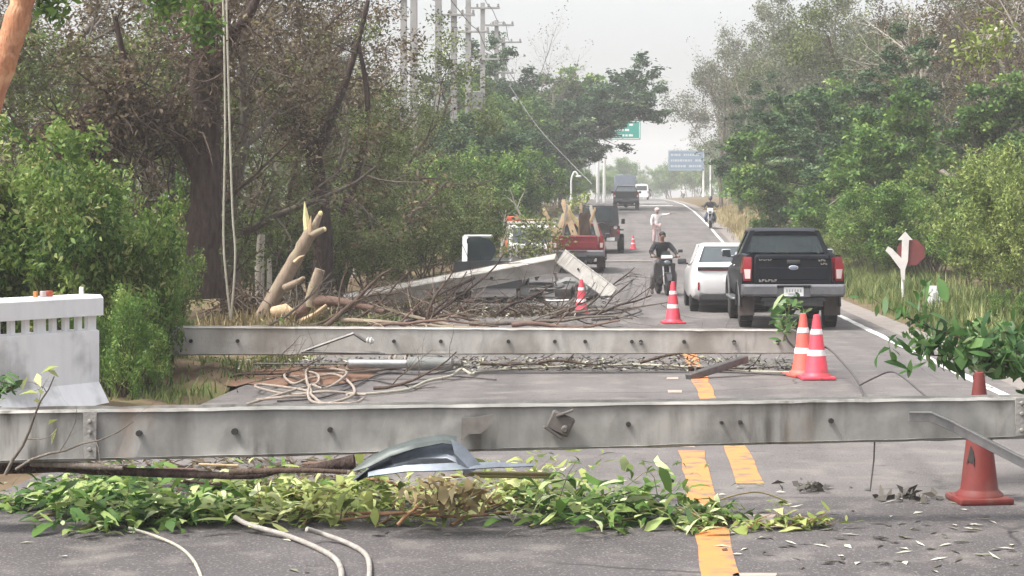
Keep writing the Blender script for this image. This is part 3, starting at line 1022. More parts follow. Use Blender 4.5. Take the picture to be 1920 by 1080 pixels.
# far side of the road
put('umbrella', 'rain_tree', X(1668, 76), 76, top(1668, 76, 110, 'umbrella'), 200, 'wide dark crowned tree with forked grey limbs beside the road', 'tree', sx=1.3)
put('umbrella', 'rain_tree', X(1515, 100), 100, top(1515, 100, 170, 'umbrella'), 80, 'dark flat crowned tree leaning out over the far motorcyclist', 'tree', sx=1.15)
rowput('umbrella_b', 'rain_tree', [
    (1810, 66, 170, 300, 'green flat crowned tree behind the roadside shrubs'),
    (1580, 86, 170, 60, 'green flat crowned tree between two darker crowns'),
], 'tree')
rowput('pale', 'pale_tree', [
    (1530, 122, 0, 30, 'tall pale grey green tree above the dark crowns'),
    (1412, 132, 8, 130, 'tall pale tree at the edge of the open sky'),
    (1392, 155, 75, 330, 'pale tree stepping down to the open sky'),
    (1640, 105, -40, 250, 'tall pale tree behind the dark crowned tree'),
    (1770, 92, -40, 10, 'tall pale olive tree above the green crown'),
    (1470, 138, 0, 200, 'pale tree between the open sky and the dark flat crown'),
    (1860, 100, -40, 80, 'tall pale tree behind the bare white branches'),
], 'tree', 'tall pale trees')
rowput('dry_c', 'dry_tree', [
    (1570, 118, 0, 10, 'dusty twiggy tree rising behind the three dark crowns'),
    (1690, 100, -40, 100, 'dusty twiggy tree above the forked grey limbs'),
    (1830, 92, -40, 200, 'dusty twiggy tree behind the bone white branches'),
    (1900, 84, -40, 280, 'dusty twiggy tree at the upper corner'),
], 'tree', 'dusty twiggy trees on the far side')
rowput('bare', 'bare_tree', [
    (1800, 86, -60, 0, 'bare tree with bone white branches at the upper corner'),
    (1915, 72, -80, 140, 'bare white branched tree cut by the photo edge'),
    (1700, 92, 10, 250, 'bare pale tree behind the wide dark crown'),
], 'tree', 'bare white branched trees')
rowput('bare_grey', 'bare_tree', [
    (1352, 135, 50, 0, 'bare grey twiggy tree against the open sky'),
    (1390, 120, 20, 120, 'bare grey twiggy tree beside the tall pale crown'),
    (968, 140, 25, 60, 'thin bare tree rising above the umbrella crown'),
    (1050, 150, 55, 200, 'thin bare tree with a bent top above the road'),
], 'tree', 'bare grey twiggy trees')
rowput('dry_a', 'dry_tree', [
    (1890, 82, -60, 60, 'dry brown tree among the white branched trees'),
    (1650, 84, 10, 200, 'dry brown tree above the wide dark crown'),
], 'tree', 'dry leafless trees')
rowput('dry_b', 'dry_tree', [
    (1740, 90, -20, 0, 'dry grey tree above the green flat crown'),
    (1955, 70, -60, 100, 'dry grey tree by the upper corner'),
], 'tree', 'dry leafless trees')
rowput('olive', 'shrub', [
    (1925, 40, 275, 0, 'tall yellow green shrub nearest on the far verge', dict(sx=.75)),
    (1905, 47, 430, 70, 'yellow green shrub behind the white marker stone'),
    (1985, 36, 330, 140, 'yellow green shrub cut by the photo edge', dict(sx=.75)),
    (1745, 58, 390, 210, 'yellow green shrub behind the arrow sign'),
    (1640, 62, 390, 330, 'yellow green shrub between the arrow sign and pickup'),
], 'shrub', 'yellow green shrubs on the far verge')
rowput('midshrub', 'shrub', [
    (1750, 56, 350, 40, 'mid green shrub above the arrow sign'),
    (1620, 66, 370, 110, 'mid green shrub behind the dark pickup'),
    (1570, 76, 365, 180, 'mid green shrub above the dark pickup roof'),
    (1520, 88, 340, 250, 'hazy green shrub beyond the dark pickup'),
    (1475, 100, 335, 320, 'hazy green shrub behind the dry yellow grass'),
    (1440, 118, 320, 20, 'hazy green shrub near the far motorcyclist'),
    (1885, 49, 400, 60, 'mid green shrub behind the hanging leafy branch'),
    (1915, 34, 545, 160, 'low mid green shrub near the hanging leafy branch'),
], 'shrub', 'green shrubs on the far verge')
rowput('bright_a', 'shrub', [
    (1850, 51, 300, 280, 'tall bright green shrub below the bare white trees'),
    (1760, 60, 360, 30, 'bright green shrub under the wide dark crown'),
], 'shrub', 'bright green shrubs on the far verge')
rowput('bright_b', 'shrub', [
    (1930, 43, 480, 0, 'light green shrub beside the white marker stone'),
    (1670, 58, 400, 90, 'light green shrub just past the arrow sign'),
    (1600, 70, 395, 200, 'light green shrub behind the pickup mirror'),
], 'shrub', 'light green shrubs on the far verge')
FT = 'hazy trees at the end of the road'
for i, (px, d, yt, lab) in enumerate([
    (1425, 165, 190, 'hazy tree behind the far motorcyclist'), (1432, 200, 240, 'hazy tree beside the blue sign post'),
    (1408, 240, 258, 'hazy tree behind the blue sign post'), (1335, 312, 268, 'hazy tree behind the blue road sign'),
    (1280, 345, 285, 'hazy tree under the blue road sign'), (1250, 400, 312, 'bluish tree where the road ends'),
    (1166, 330, 300, 'bluish rounded tree above the far grey pickup'), (1095, 215, 320, 'hazy tree behind the white sign columns'),
    (1075, 195, 300, 'hazy tree beyond the black jeep'), (1128, 270, 338, 'hazy tree just past the white sign columns'),
    (1215, 500, 338, 'faint low tree at the road crest'), (1190, 460, 336, 'faint bluish tree behind the far white van'),
    (1480, 150, 190, 'hazy tree behind the dark flat crown'), (1040, 175, 260, 'hazy tree above the load of broken timber')]):
    put('far', 'far_tree', X(px, d), d, top(px, d, yt, 'far'), i * 53, lab, 'tree', FT)
rowput('midshrub', 'bush', [
    (1408, 165, 300, 0, 'hazy bush below the far motorcyclist tree'), (1418, 200, 300, 70, 'hazy bush beside the thin pale post'),
    (1392, 235, 305, 140, 'hazy bush right behind the blue sign column'), (1345, 310, 300, 210, 'bluish bush under the blue road sign'),
    (1300, 330, 305, 280, 'bluish bush left under the blue road sign'), (1262, 360, 318, 350, 'bluish bush where the verge meets the sky'),
    (1085, 200, 325, 60, 'hazy bush at the foot of the white sign columns'), (1062, 165, 330, 130, 'hazy bush beyond the hooked street lamp'),
    (1110, 255, 330, 200, 'hazy bush past the white sign columns'), (1135, 330, 325, 270, 'bluish bush left of the far box truck'),
    (1170, 360, 312, 340, 'bluish bush above the far box truck'), (1225, 480, 335, 50, 'faint bush on the skyline past the van')],
    'bush', 'hazy bushes at the end of the road')
mb = MB()
rng = np.random.default_rng(77)
n = 26000
cx = np.concatenate([rng.uniform(-160, -14, n // 2), rng.uniform(16, 160, n // 2)])
cy = rng.uniform(150, 480, n)
hh = 7 + 3 * np.sin(cx * .13 + cy * .07) + 2 * np.sin(cx * .41)
cz = np.array([zr(y) for y in cy]) + rng.random(n) ** .7 * hh
V, F, t = leaf_quads(rng, np.stack([cx, cy, cz], 1), 1.5, .9, rng.normal(.4, .18, n))
stuff(np_mesh('far_wood', V, F, LM['mid'], t), 'far hazy wood closing the view on both sides of the road', 'wood')
for k in list(PROTO):
    if PROTO[k]['used'] == 0:
        for ch in list(PROTO[k].children):
            bpy.data.objects.remove(ch)
        bpy.data.objects.remove(PROTO[k])
for o in bpy.data.objects:
    if 'used' in o:
        del o['used']

# single trunks that read on their own
def trunk_tree(name, label, trunk_pts, rads, limbs, wood, leaf=None, seed=0, cat='tree', knots=0):
    rg = random.Random(seed)
    base = Vector(trunk_pts[0])
    root = thing(name, label, cat, base)
    tips = []

    def dense(pts, rr, sub=5):
        o, r2 = [], []
        pts = [Vector(p) - base for p in pts]
        for i in range(len(pts) - 1):
            p0, p1, p2, p3 = pts[max(0, i - 1)], pts[i], pts[i + 1], pts[min(len(pts) - 1, i + 2)]
            for s in range(sub):
                t = s / sub
                o.append(.5 * ((2 * p1) + (p2 - p0) * t + (2 * p0 - 5 * p1 + 4 * p2 - p3) * t * t + (3 * p1 - p0 - 3 * p2 + p3) * t ** 3))
                r2.append((rr[i] + (rr[i + 1] - rr[i]) * t) * (1 + rg.gauss(0, .06)))
        o.append(pts[-1])
        r2.append(rr[-1])
        return o, r2
    mb = MB()
    mb.tube(*dense(trunk_pts, rads), k=14)
    mb.build('trunk', wood, root, angle=80)
    for pts, rr in limbs:
        polys = []
        lm = MB()
        d = dense(pts, rr)
        lm.tube(*d, k=9)
        for i in range(4, len(d[0]), 2):
            out = []
            grow(rg, d[0][i], rvec(rg) + Vector((0, 0, .1)), rg.uniform(.5, 1.4), d[1][i] * .28, 1, dict(levels=3, kids=[4, 4, 3], seg=[4, 4, 3, 3], up=[0, -.04, -.06, -.06], wob=.25,
                 start=[.2, .2], ang=[45], ratio=[.6]), out, tips)
            polys += out
        lo = lm.build('limb', wood, root, angle=80)
        V, F = np_tubes(polys, lambda lv: (6, 5, 3, 3)[min(lv, 3)])
        np_mesh('twigs', V, F, wood, None, lo, smooth=True)
    if leaf and tips:
        rng = np.random.default_rng(seed)
        lmn, per, Ln, Wn, rad, tm = leaf
        A = np.concatenate([np.array([tuple(p) for p in tp]) for tp in tips])
        cen = A[rng.integers(0, len(A), int(len(tips) * per))]
        cen = cen + rng.normal(size=cen.shape) * rad
        V, F, t = leaf_quads(rng, cen, Ln, Wn, rng.normal(tm, .2, len(cen)))
        np_mesh('crown', V, F, lmn, t, root)
    return root


def PP(*l):
    return [P(*a) for a in l]


trunk_tree('vine_covered_tree', 'thick dark trunk with a vine covered limb beside the hanging ropes',
           [P(384, 560, 33), P(380, 470, 33), P(385, 380, 33), P(388, 250, 33), P(382, 120, 33), P(378, -40, 33.4)], [.40, .30, .27, .24, .22, .2],
           [(PP((380, 345, 33), (345, 270, 32.8), (290, 215, 32.6), (215, 190, 32.4), (120, 235, 32.2)), [.15, .15, .13, .10, .04]),
            (PP((300, 225, 32.6), (255, 180, 32.5), (235, 120, 32.5), (215, 30, 32.4)), [.10, .08, .06, .04]),
            (PP((245, 225, 32.5), (180, 240, 32.2), (110, 270, 32), (40, 250, 32)), [.10, .09, .06, .03]),
            (PP((384, 180, 33), (420, 90, 33), (470, 20, 33), (500, -60, 33)), [.13, .11, .09, .06])],
           M['bark_dark'], (LM['dry'], 5, .10, .05, .10, .3), seed=5)
trunk_tree('curved_tree', 'dark slender trunk curving over towards the hanging ropes',
           [P(600, 560, 45), P(606, 470, 45), P(598, 350, 45), P(572, 240, 45), P(520, 165, 44.8), P(470, 120, 44.6)], [.26, .22, .20, .17, .13, .08],
           [(PP((590, 300, 45), (630, 200, 45), (665, 100, 45), (690, 0, 45)), [.13, .10, .07, .05]),
            (PP((640, 400, 45.2), (670, 330, 45.2), (690, 200, 45.2), (672, 80, 45)), [.09, .08, .07, .05])],
           M['bark_dark'], (LM['dusty'], 4, .11, .05, .12, .35), seed=8)
trunk_tree('leaning_tree', 'orange brown bare trunk leaning in at the upper corner',
           [P(-120, 420, 19), P(-40, 240, 19), (P(0, 130, 19)), P(25, 60, 19), P(48, -20, 19), P(80, -120, 19)], [.16, .145, .135, .125, .12, .11],
           [], M['bark_orange'], seed=9)
def tangle(name, label, c, n, sx, sz, seed, m):
    rg = random.Random(seed)
    root = thing(name, label, 'vines', c)
    mb = MB()
    for i in range(n):
        p = Vector((rg.gauss(0, sx), rg.gauss(0, .35), rg.gauss(0, sz)))
        q = [p]
        dv = Vector((rg.gauss(0, 1), rg.gauss(0, .5), rg.gauss(-.2, .6))).normalized()
        for k in range(5):
            dv = (dv + rvec(rg) * .55 + Vector((0, 0, -.10))).normalized()
            q.append(q[-1] + dv * rg.uniform(.10, .24))
        r = rg.uniform(.006, .022)
        mb.tube(q, [r * (1 - .13 * j) for j in range(6)], 5, cap=False)
    mb.build('stems', m, root, angle=90)
    rng = np.random.default_rng(seed)
    N = n * 9
    cen = rng.normal(size=(N, 3)) * np.array([sx, .35, sz])
    V, F, t = leaf_quads(rng, cen, .11, .05, np.clip(rng.normal(.12, .12, N), 0, 1), up=.1, droop=.8)
    np_mesh('leaves', V, F, LM['dry'], t, root)
    return root


tangle('vine_tangle', 'dark dead vines heaped on the limb of the thick dark trunk', P(270, 225, 32.3), 150, .42, .26, 3, M['bark_dark'])
tangle('vine_tangle', 'dark dead vines drooping at the outer end of the limb', P(170, 250, 32.1), 110, .42, .18, 4, M['bark_dark'])
tangle('vine_tangle', 'brown dead vines wrapped round the fork of the thick dark trunk', P(395, 110, 32.7), 90, .22, .55, 5, M['bark_brown'])
tangle('vine_tangle', 'dark dead vines hanging on the curved slender trunk', P(560, 215, 44.8), 110, .38, .38, 6, M['bark_dark'])
for nm, lab, pts, rr, mt in (
        ('dead_tree', 'pale straight trunk among dusty shrubs behind the pole slope', [P(668, 520, 62), P(668, 300, 62), P(672, 120, 62)], [.14, .12, .10], 'bark_pale'),
        ('dead_tree', 'short pale dead trunk behind the hanging ropes', [P(487, 590, 43), P(487, 500, 43), P(490, 440, 43)], [.12, .10, .08], 'bark_pale'),
        ('dead_tree', 'thin pale dead stem beside the short dead trunk', [P(505, 590, 43), P(505, 520, 43), P(505, 485, 43)], [.07, .06, .04], 'bark_pale')):
    trunk_tree(nm, lab, pts, rr, [], M[mt], seed=len(lab))
# leaves hanging into the top of the frame from boughs just above it
def bough(name, label, pts, r0, leaf, n, Ln, Wn, rad, seed, wood, hang=.1, cat='bough', tm=.4):
    rg = random.Random(seed)
    rng = np.random.default_rng(seed)
    base = Vector(pts[0])
    root = thing(name, label, cat, base)
    pl = [Vector(p) - base for p in pts]
    m = MB()
    m.tube(pl, [r0 * (1 - .7 * i / (len(pl) - 1)) for i in range(len(pl))], 8)
    for i in range(14):
        f = rg.uniform(.1, .98) * (len(pl) - 1)
        a = pl[int(f)].lerp(pl[int(f) + 1], f % 1)
        b = a + rvec(rg) * rad * 1.3
        m.tube([a, (a + b) / 2 + rvec(rg) * .03, b], [r0 * .3, r0 * .22, r0 * .1], 5)
    m.build('stem', wood, root, angle=60)
    A = np.array([tuple(p) for p in pl])
    f = rng.random(n) ** .8 * (len(pl) - 1.001)
    c = A[f.astype(int)] + (A[f.astype(int) + 1] - A[f.astype(int)]) * (f % 1)[:, None]
    off = rng.normal(size=(n, 3)) * rad
    off[:, 2] -= np.abs(rng.normal(size=n)) * hang
    V, F, t = leaf_quads(rng, c + off, Ln, Wn, rng.normal(tm, .18, n), up=.3, droop=.5)
    np_mesh('leaves', V, F, leaf, t, root)
    return root


bough('hanging_bough', 'leafy green bough hanging in from the top above the vine covered limb', PP((300, -60, 24), (320, -15, 24), (290, 5, 24)), .03, LM['bright'], 260, .12, .06, .11, 3, M['bark_brown'], tm=.3)
bough('hanging_bough', 'leafy green bough hanging at the top of the two ropes', PP((350, -40, 25), (375, 20, 25), (385, 55, 25)), .03, LM['bright'], 240, .12, .06, .13, 4, M['bark_brown'], tm=.3)
bough('hanging_bough', 'leafy green bough beside the top of the orange bark trunk', PP((40, -60, 21), (90, -10, 21), (110, 0, 21)), .03, LM['bright'], 200, .12, .06, .10, 5, M['bark_brown'], tm=.3)
bough('leafy_bough', 'yellow green leafy bough among the bare white branches', PP((1880, 40, 46), (1850, 80, 46), (1815, 90, 46)), .05, LM['lime'], 380, .16, .09, .28, 6, M['bark_pale'], tm=.3)


# ------------------------------------------------------------------ fallen concrete poles and what hangs on them
def apply_boolean(o, cutters):
    cm = cutters.build('cutter', M['hole'], angle=None)
    md = o.modifiers.new('b', 'BOOLEAN')
    md.object = cm
    md.operation = 'DIFFERENCE'
    md.solver = 'EXACT'
    dg = bpy.context.evaluated_depsgraph_get()
    me = bpy.data.meshes.new_from_object(o.evaluated_get(dg))
    o.modifiers.clear()
    o.data = me
    bpy.data.objects.remove(cm)


def concrete_pole(name, label, a, b, ha, hb, ta, tb, m, holes, face=(0, -1, 0), cat='utility pole', ch=.018):
    """tapered chamfered beam from a to b (centres); ha/hb face height, ta/tb depth; holes: fractions along, offset, radius"""
    a, b = Vector(a), Vector(b)
    ax = (b - a).normalized()
    f = Vector(face)
    f = (f - ax * f.dot(ax)).normalized()
    up = ax.cross(f)
    if up.z < 0:
        up = -up
    root = thing(name, label, cat, a)
    mb = MB()
    rings = []
    N = 70
    rg = random.Random(len(label))
    for i in range(N + 1):
        t = i / N
        h, d = (ha + (hb - ha) * t) / 2, (ta + (tb - ta) * t) / 2
        c = (b - a) * t
        ring = []
        for sx, sz in ((1, 1), (-1, 1), (-1, -1), (1, -1)):
            cs = [(sx * (d - ch), sz * h), (sx * d, sz * (h - ch))]
            if sx * sz < 0:
                cs.reverse()
            for dx, dz in cs:
                j = rg.gauss(0, .0016) * (4 if rg.random() < .07 else 1)
                ring.append(c + f * (dx + j) + up * (dz + rg.gauss(0, .0016) * (4 if rg.random() < .07 else 1)))
        rings.append(ring)
    mb.loft(rings)
    o = mb.build('shaft', m, root, angle=25)
    if holes:
        cut = MB()
        for t, off, r in holes:
            h, d = (ha + (hb - ha) * t) / 2, (ta + (tb - ta) * t) / 2
            c = (b - a) * t + up * off * h
            Mx = Matrix.Translation(c + f * (d + .02)) @ (-f).to_track_quat('Z', 'Y').to_matrix().to_4x4()
            cut.lathe([(r * 1.2, 0), (r * 1.2, .11)], 14, Mx)
        cut_o = cut
        # cutter lives in the pole's own space
        cm = cut_o.build('cutter', M['hole'], root, angle=None)
        md = o.modifiers.new('b', 'BOOLEAN')
        md.object = cm
        md.solver = 'EXACT'
        md.material_mode = 'TRANSFER'
        dg = bpy.context.evaluated_depsgraph_get()
        me = bpy.data.meshes.new_from_object(o.evaluated_get(dg))
        o.modifiers.clear()
        o.data = me
        me.shade_flat()
        bpy.data.objects.remove(cm)
    return root, a, b, f, up


def frac(px, p0, p1):
    return (px - p0) / (p1 - p0)


# nearest pole, lying right across the road
NA, NB = P(-260, 820, 12.35), P(2240, 775, 12.95)
h_near = [(frac(x, -260, 2240), .05, r) for x, r in ((248, .016), (421, .017), (595, .014), (1147, .014), (1322, .010), (1357, .012), (1529, .014))]
pole1, a1, b1, f1, u1 = concrete_pole('utility_pole', 'grey concrete utility pole lying right across the road nearest the camera, above the green leaves', NA, NB, .345, .265, .26, .20,
                                      M['concrete'], h_near)


def on_pole1(px, py, out=0.0):
    t = frac(px, -260, 2240)
    c = (b1 - a1) * t
    h = .345 + (.265 - .345) * t
    ctr = 820 + (775 - 820) * t
    s = FPX / (12.35 + .6 * t)
    d = (.26 + (.20 - .26) * t) / 2
    return c + u1 * (-(py - ctr) / s) + f1 * (d + out)


RX = Matrix.Rotation(0, 4, 'X')
mb = MB()
for px in (160, 1893):
    p = on_pole1(px, 812 if px < 900 else 778, .004)
    mb = MB()
    t = frac(px, -260, 2240)
    hh = .345 - .08 * t
    mb.box(p, (.085, .008, hh * .93), bevel=.003)
    for dz in (-.09, .02, .09):
        mb.lathe([(.014, 0), (.014, .012), (.008, .018)], 6, Matrix.Translation(p + Vector((0, -.004, dz))) @ Matrix.Rotation(R(90), 4, 'X'))
    o = mb.build('band', M['concrete_dark'], pole1)
# two bent steel clamps
mb = MB()
mb.add([on_pole1(838, 780, .006), on_pole1(866, 778, .02), on_pole1(895, 772, .07), on_pole1(890, 790, .075), on_pole1(872, 806, .05), on_pole1(850, 808, .02), on_pole1(835, 822, .006),
        on_pole1(838, 780, .014), on_pole1(866, 778, .030), on_pole1(897, 772, .082), on_pole1(892, 791, .087), on_pole1(872, 808, .06), on_pole1(850, 810, .028), on_pole1(835, 823, .014)],
       [(0, 1, 2, 3, 4, 5, 6), (7, 8, 9, 10, 11, 12, 13)] + [(i, (i + 1) % 7, 7 + (i + 1) % 7, 7 + i) for i in range(7)])
mb.build('clamp', M['clamp_steel'], pole1, angle=20)
mb = MB()
c = on_pole1(1020, 790, .03)
mb.box(c, (.16, .05, .13), (0, R(25), 0), bevel=.012)
mb.box(c + Vector((-.05, -.03, -.055)), (.14, .05, .018), (0, R(35), R(10)), bevel=.004)
mb.box(c + Vector((.03, -.03, .07)), (.12, .05, .016), (0, R(-20), 0), bevel=.004)
mb.lathe([(.024, 0), (.024, .05), (.014, .06)], 8, Matrix.Translation(c + Vector((.03, -.02, -.03))) @ Matrix.Rotation(R(90), 4, 'X'))
mb.lathe([(.016, 0), (.016, .09)], 8, Matrix.Translation(c + Vector((.03, -.02, -.03))) @ Matrix.Rotation(R(90), 4, 'X'))
mb.build('clamp', M['clamp_steel'], pole1, angle=30)
for px, py in ((1364, 790),):
    mb = MB()
    mb.lathe([(.006, 0), (.006, .015)], 6, Matrix.Translation(on_pole1(px, py, -.002)) @ Matrix.Rotation(R(90), 4, 'X'))
    mb.build('bolt', M['galv'], pole1)
# galvanised brace hanging from the pole
mb = MB()
pa, pb, pc, pd = on_pole1(1676, 778, .03), on_pole1(1716, 778, .035), on_pole1(1760, 797, .06), on_pole1(1960, 898, .32)
for q0, q1 in ((pa, pb), (pb, pc), (pc, pd)):
    dr = (q1 - q0)
    ang = math.atan2(-dr.z, dr.x)
    L = math.hypot(dr.x, dr.z)
    yaw = math.atan2(dr.y, math.hypot(dr.x, dr.z))
    Mx = dr.to_track_quat('X', 'Z').to_matrix().to_4x4()
    mid = (q0 + q1) / 2
    mb.box(mid, (dr.length + .01, .010, .060), Mx, bevel=.002)
    mb.box(mid + Vector((0, -.032, .034)), (dr.length + .008, .062, .009), Mx, bevel=.002)
mb.build('brace', M['galv'], pole1, angle=25)
mb = MB()
q = on_pole1(1616, 828, -.08)
mb.tube([q, q + Vector((-.005, 0, -.12)), q + Vector((-.03, 0, -.33))], [.006, .006, .005], 6)
mb.build('wire_stub', M['dark_steel'], pole1)

# second pole
SA, SB = P(318, 638, 24.6), P(1490, 640, 25.2)
h2 = [(frac(x, 318, 1490), .0, .020) for x in (360, 445, 733, 820, 946, 1033, 1090, 1178, 1195, 1277, 1372, 1455)]
pole2, a2, b2, f2, u2 = concrete_pole('utility_pole', 'pale concrete utility pole lying across the road behind the rope coil', SA, SB, .37, .315, .26, .21,
                                      M['concrete_light'], h2)
mb = MB()
for (x, y) in ((1195, 643), (1372, 650), (1455, 646)):
    t = frac(x, 318, 1490)
    c = (b2 - a2) * t + f2 * .12 + u2 * -.02
    mb.lathe([(.022, 0), (.022, .02), (.012, .05)], 8, Matrix.Translation(c) @ Matrix.Rotation(R(90), 4, 'X'))
mb.build('bolt', M['dark_steel'], pole2)
# third pole: snapped, a long slope and a short steep slope
T0, T1, T2 = P(648, 570, 43), P(1046, 492, 41.5), P(1150, 556, 41.2)
pole3, a3, b3, f3, u3 = concrete_pole('broken_pole', 'snapped concrete pole sloping up from the twig pile to its broken peak', T0, T1, .40, .37, .26, .24,
                                      M['concrete_pale'], [(.2, 0, .03), (.45, 0, .03), (.7, 0, .03)], face=(.15, -1, -.55))
pole3b, a3b, b3b, f3b, u3b = concrete_pole('broken_pole', 'short snapped pole length sloping down from the peak to the tarmac', P(1052, 482, 41.35), P(1149, 553, 41.0), .36, .33, .24, .22,
                                           M['concrete_pale'], [(.35, 0, .02)], face=(-.1, -1, .2))
mb = MB()
rg = random.Random(4)
for i in range(7):
    s = Vector((rg.uniform(-.05, .05), rg.uniform(-.1, .1), rg.uniform(-.12, .14))) + (b3 - a3)
    mb.tube([s, s + Vector((rg.uniform(.05, .2), rg.uniform(-.1, .1), rg.uniform(-.1, .12)))], [.012, .010], 5)
mb.build('reinforcing_bar', M['dark_steel'], pole3)

# white parapet at the bridge end
pA, pB = Vector((-5.66, 20.0, 0)), Vector((-7.3, 17.0, 0))
dirp = (pB - pA).normalized()
nrm = Vector((-dirp.y, dirp.x, 0))
if nrm.y > 0:
    nrm = -nrm
L = (pB - pA).length
par = thing('bridge_parapet', 'white concrete bridge parapet with a row of slots and flared foot', 'parapet', pA, math.atan2(dirp.y, dirp.x))
# local x along the wall, local y towards the road when positive
sy = 1.0 if (Matrix.Rotation(math.atan2(dirp.y, dirp.x), 3, 'Z') @ Vector((0, 1, 0))).dot(nrm) > 0 else -1.0
prof = [(-.20, -.1), (.36, -.1), (.36, .0), (.14, .33), (.14, .86), (.10, .875), (-.10, .875), (-.14, .86), (-.14, .33), (-.20, 0)]
mb = MB()
mb.loft([[Vector((x, y * sy, z)) for y, z in prof] for x in (0, .5, 1.2, 2.0, 2.9, L)])
mb.build('wall', M['whitewash'], par, angle=25)
x = .045
i = 0
while x < L - .05:
    mb = MB()
    mb.box((x, .06 * sy, .945), (.065 if i % 4 else .12, .06, .15), bevel=.006)
    mb.build('baluster', M['whitewash'], par, angle=25)
    x += .19 if i > 3 else .175
    i += 1
mb = MB()
prf = [(-.17, 1.02), (.17, 1.02), (.17, 1.20), (.13, 1.235), (-.13, 1.235), (-.17, 1.20)]
mb.loft([[Vector((x, y * sy, z)) for y, z in prf] for x in (-.03, .4, .9, .93, 1.8, L)])
mb.build('coping', M['whitewash'], par, angle=25)
for xx, w, mm, nm in ((.62, .07, 'truck_orange', 'reflector'), (.70, .05, 'lamp_clear', 'reflector'), (.80, .03, 'yellow_paint', 'reflector'), (.17, .028, 'sign_white', 'reflector')):
    mb = MB()
    mb.box((xx, .06 * sy, 1.235 + (.03 if xx > .3 else .04)), (w, .05, .06 if xx > .3 else .085), bevel=.006)
    mb.build(nm, M[mm], par)


# ------------------------------------------------------------------ cones
def cone(label, x, y, h, m, z=None, rot=0, tilt=(0, 0), bands=True, group='traffic cones on the road', wide=1.0):
    root = thing('traffic_cone', label, 'traffic cone', (x, y, zr(y) + .004 if z is None else z), R(rot), group)
    root.rotation_euler = (R(tilt[0]), R(tilt[1]), R(rot))
    k = h / .80
    root.scale = (k * wide, k * wide, k)
    mb = MB()
    mb.box((0, 0, .02), (.42, .42, .04), bevel=.014, seg=2)
    mb.build('base', m, root, angle=30)
    mb = MB()
    mb.lathe([(.185, .038), (.18, .055), (.150, .075), (.145, .085), (.042, .775), (.036, .795), (.022, .80), (.018, .76)], 28)
    mb.build('body', m, root, angle=40)
    if bands:
        for z0, z1 in ((.29, .365), (.555, .62)):
            def rr(z):
                return .145 - (z - .085) * (.103 / .69) + .0035
            mb = MB()
            mb.lathe([(rr(z0) - .003, z0), (rr(z0), z0 + .002), (rr(z1), z1 - .002), (rr(z1) - .003, z1)], 28)
            mb.build('reflective_band', M['reflective'], root, angle=30)
    return root


k = 13.75
cn = cone('dirty dark red cone with a torn black patch, half hidden by the nearest pole', X(1836, k), k, .93, M['cone_dirty'], rot=8, bands=False, wide=.80)
mb = MB()
star = [(-.012, .085), (.010, .055), (.026, .012), (.030, -.045), (.012, -.018), (-.006, -.022), (-.020, -.010), (-.040, -.032), (-.028, .010)]
ap = math.atan2(.103, .69)
for i, az in enumerate((-138,)):
    rz = .145 - (.27 - .085) * (.103 / .69) + .002
    Mx = Matrix.Rotation(R(az), 4, 'Z') @ Matrix.Translation((rz, 0, .27)) @ Matrix.Rotation(R(90), 4, 'Z') @ Matrix.Rotation(R(90) - ap, 4, 'X')
    mb.prism(star, .004, Mx)
mb.build('patch', M['hole'], cn)
cone('bright red cone standing in front of the other at the further pole tip', X(1531, 24.1), 24.1, .81, M['cone_orange'], rot=5)
cone('faded orange cone behind its brighter twin at the further pole tip', X(1506, 24.55), 24.55, .80, M['cone_faded'], rot=20)
cone('red cone with a pale tip standing beside the white sedan', X(1262, 36.6), 36.6, .80, M['cone_orange'], rot=10)
cone('small red and white cone below the short snapped pole length', X(1090, 39.6), 39.6, .74, M['cone_orange'], rot=0)
cone('distant red and white cone on the road before the flagger', X(1187, 84), 84, .60, M['cone_orange'], rot=0)


# ------------------------------------------------------------------ ropes, cables, wires
def spline(pts, sub=8):
    pts = [Vector(p) for p in pts]
    o = []
    for i in range(len(pts) - 1):
        p0, p1, p2, p3 = pts[max(0, i - 1)], pts[i], pts[i + 1], pts[min(len(pts) - 1, i + 2)]
        for s in range(sub):
            t = s / sub
            o.append(.5 * ((2 * p1) + (p2 - p0) * t + (2 * p0 - 5 * p1 + 4 * p2 - p3) * t * t + (3 * p1 - p0 - 3 * p2 + p3) * t ** 3))
    o.append(pts[-1])
    return o


def line(name, label, cat, pts, r, m, k=8, group=None, sub=8):
    sp = spline(pts, sub)
    base = sp[0].copy()
    mb = MB()
    mb.tube([p - base for p in sp], r, k)
    o = mb.build(name, m, None, angle=60, loc=base)
    return tag(o, label, cat, group)


def Gp(px, py, dz=0.0):
    d = FPX * (EYE - dz) / (py - PY)
    return Vector(((px - PX) * d / FPX, d, dz))


line('cable', 'thick white cable curling from the green leaves off the bottom edge, the longer of two', 'cable',
     [Gp(440, 970, .10), Gp(470, 985, .06), Gp(540, 1005, .03), Gp(600, 1030, .022), Gp(632, 1052, .022), Gp(640, 1085, .022), Gp(620, 1130, .022)], .017, M['white_cable'])
line('cable', 'thick white cable looping outside its twin at the bottom edge', 'cable',
     [Gp(575, 992, .10), Gp(610, 1003, .05), Gp(655, 1020, .024), Gp(688, 1043, .022), Gp(692, 1085, .022), Gp(680, 1140, .022)], .016, M['white_cable'])
line('cable', 'thin grey cable curving alone from the leaves to the bottom edge', 'cable',
     [Gp(240, 990, .08), Gp(290, 1005, .03), Gp(335, 1025, .014), Gp(362, 1050, .012), Gp(378, 1085, .012), Gp(380, 1120, .012)], .010, M['rope_pale'])
line('rope', 'pale rope hanging straight down beside the thick dark trunk', 'rope', PP((416, -60, 32), (420, 60, 32), (422, 250, 32), (419, 440, 32), (426, 540, 32), (433, 600, 32)), .018, M['rope_pale'])
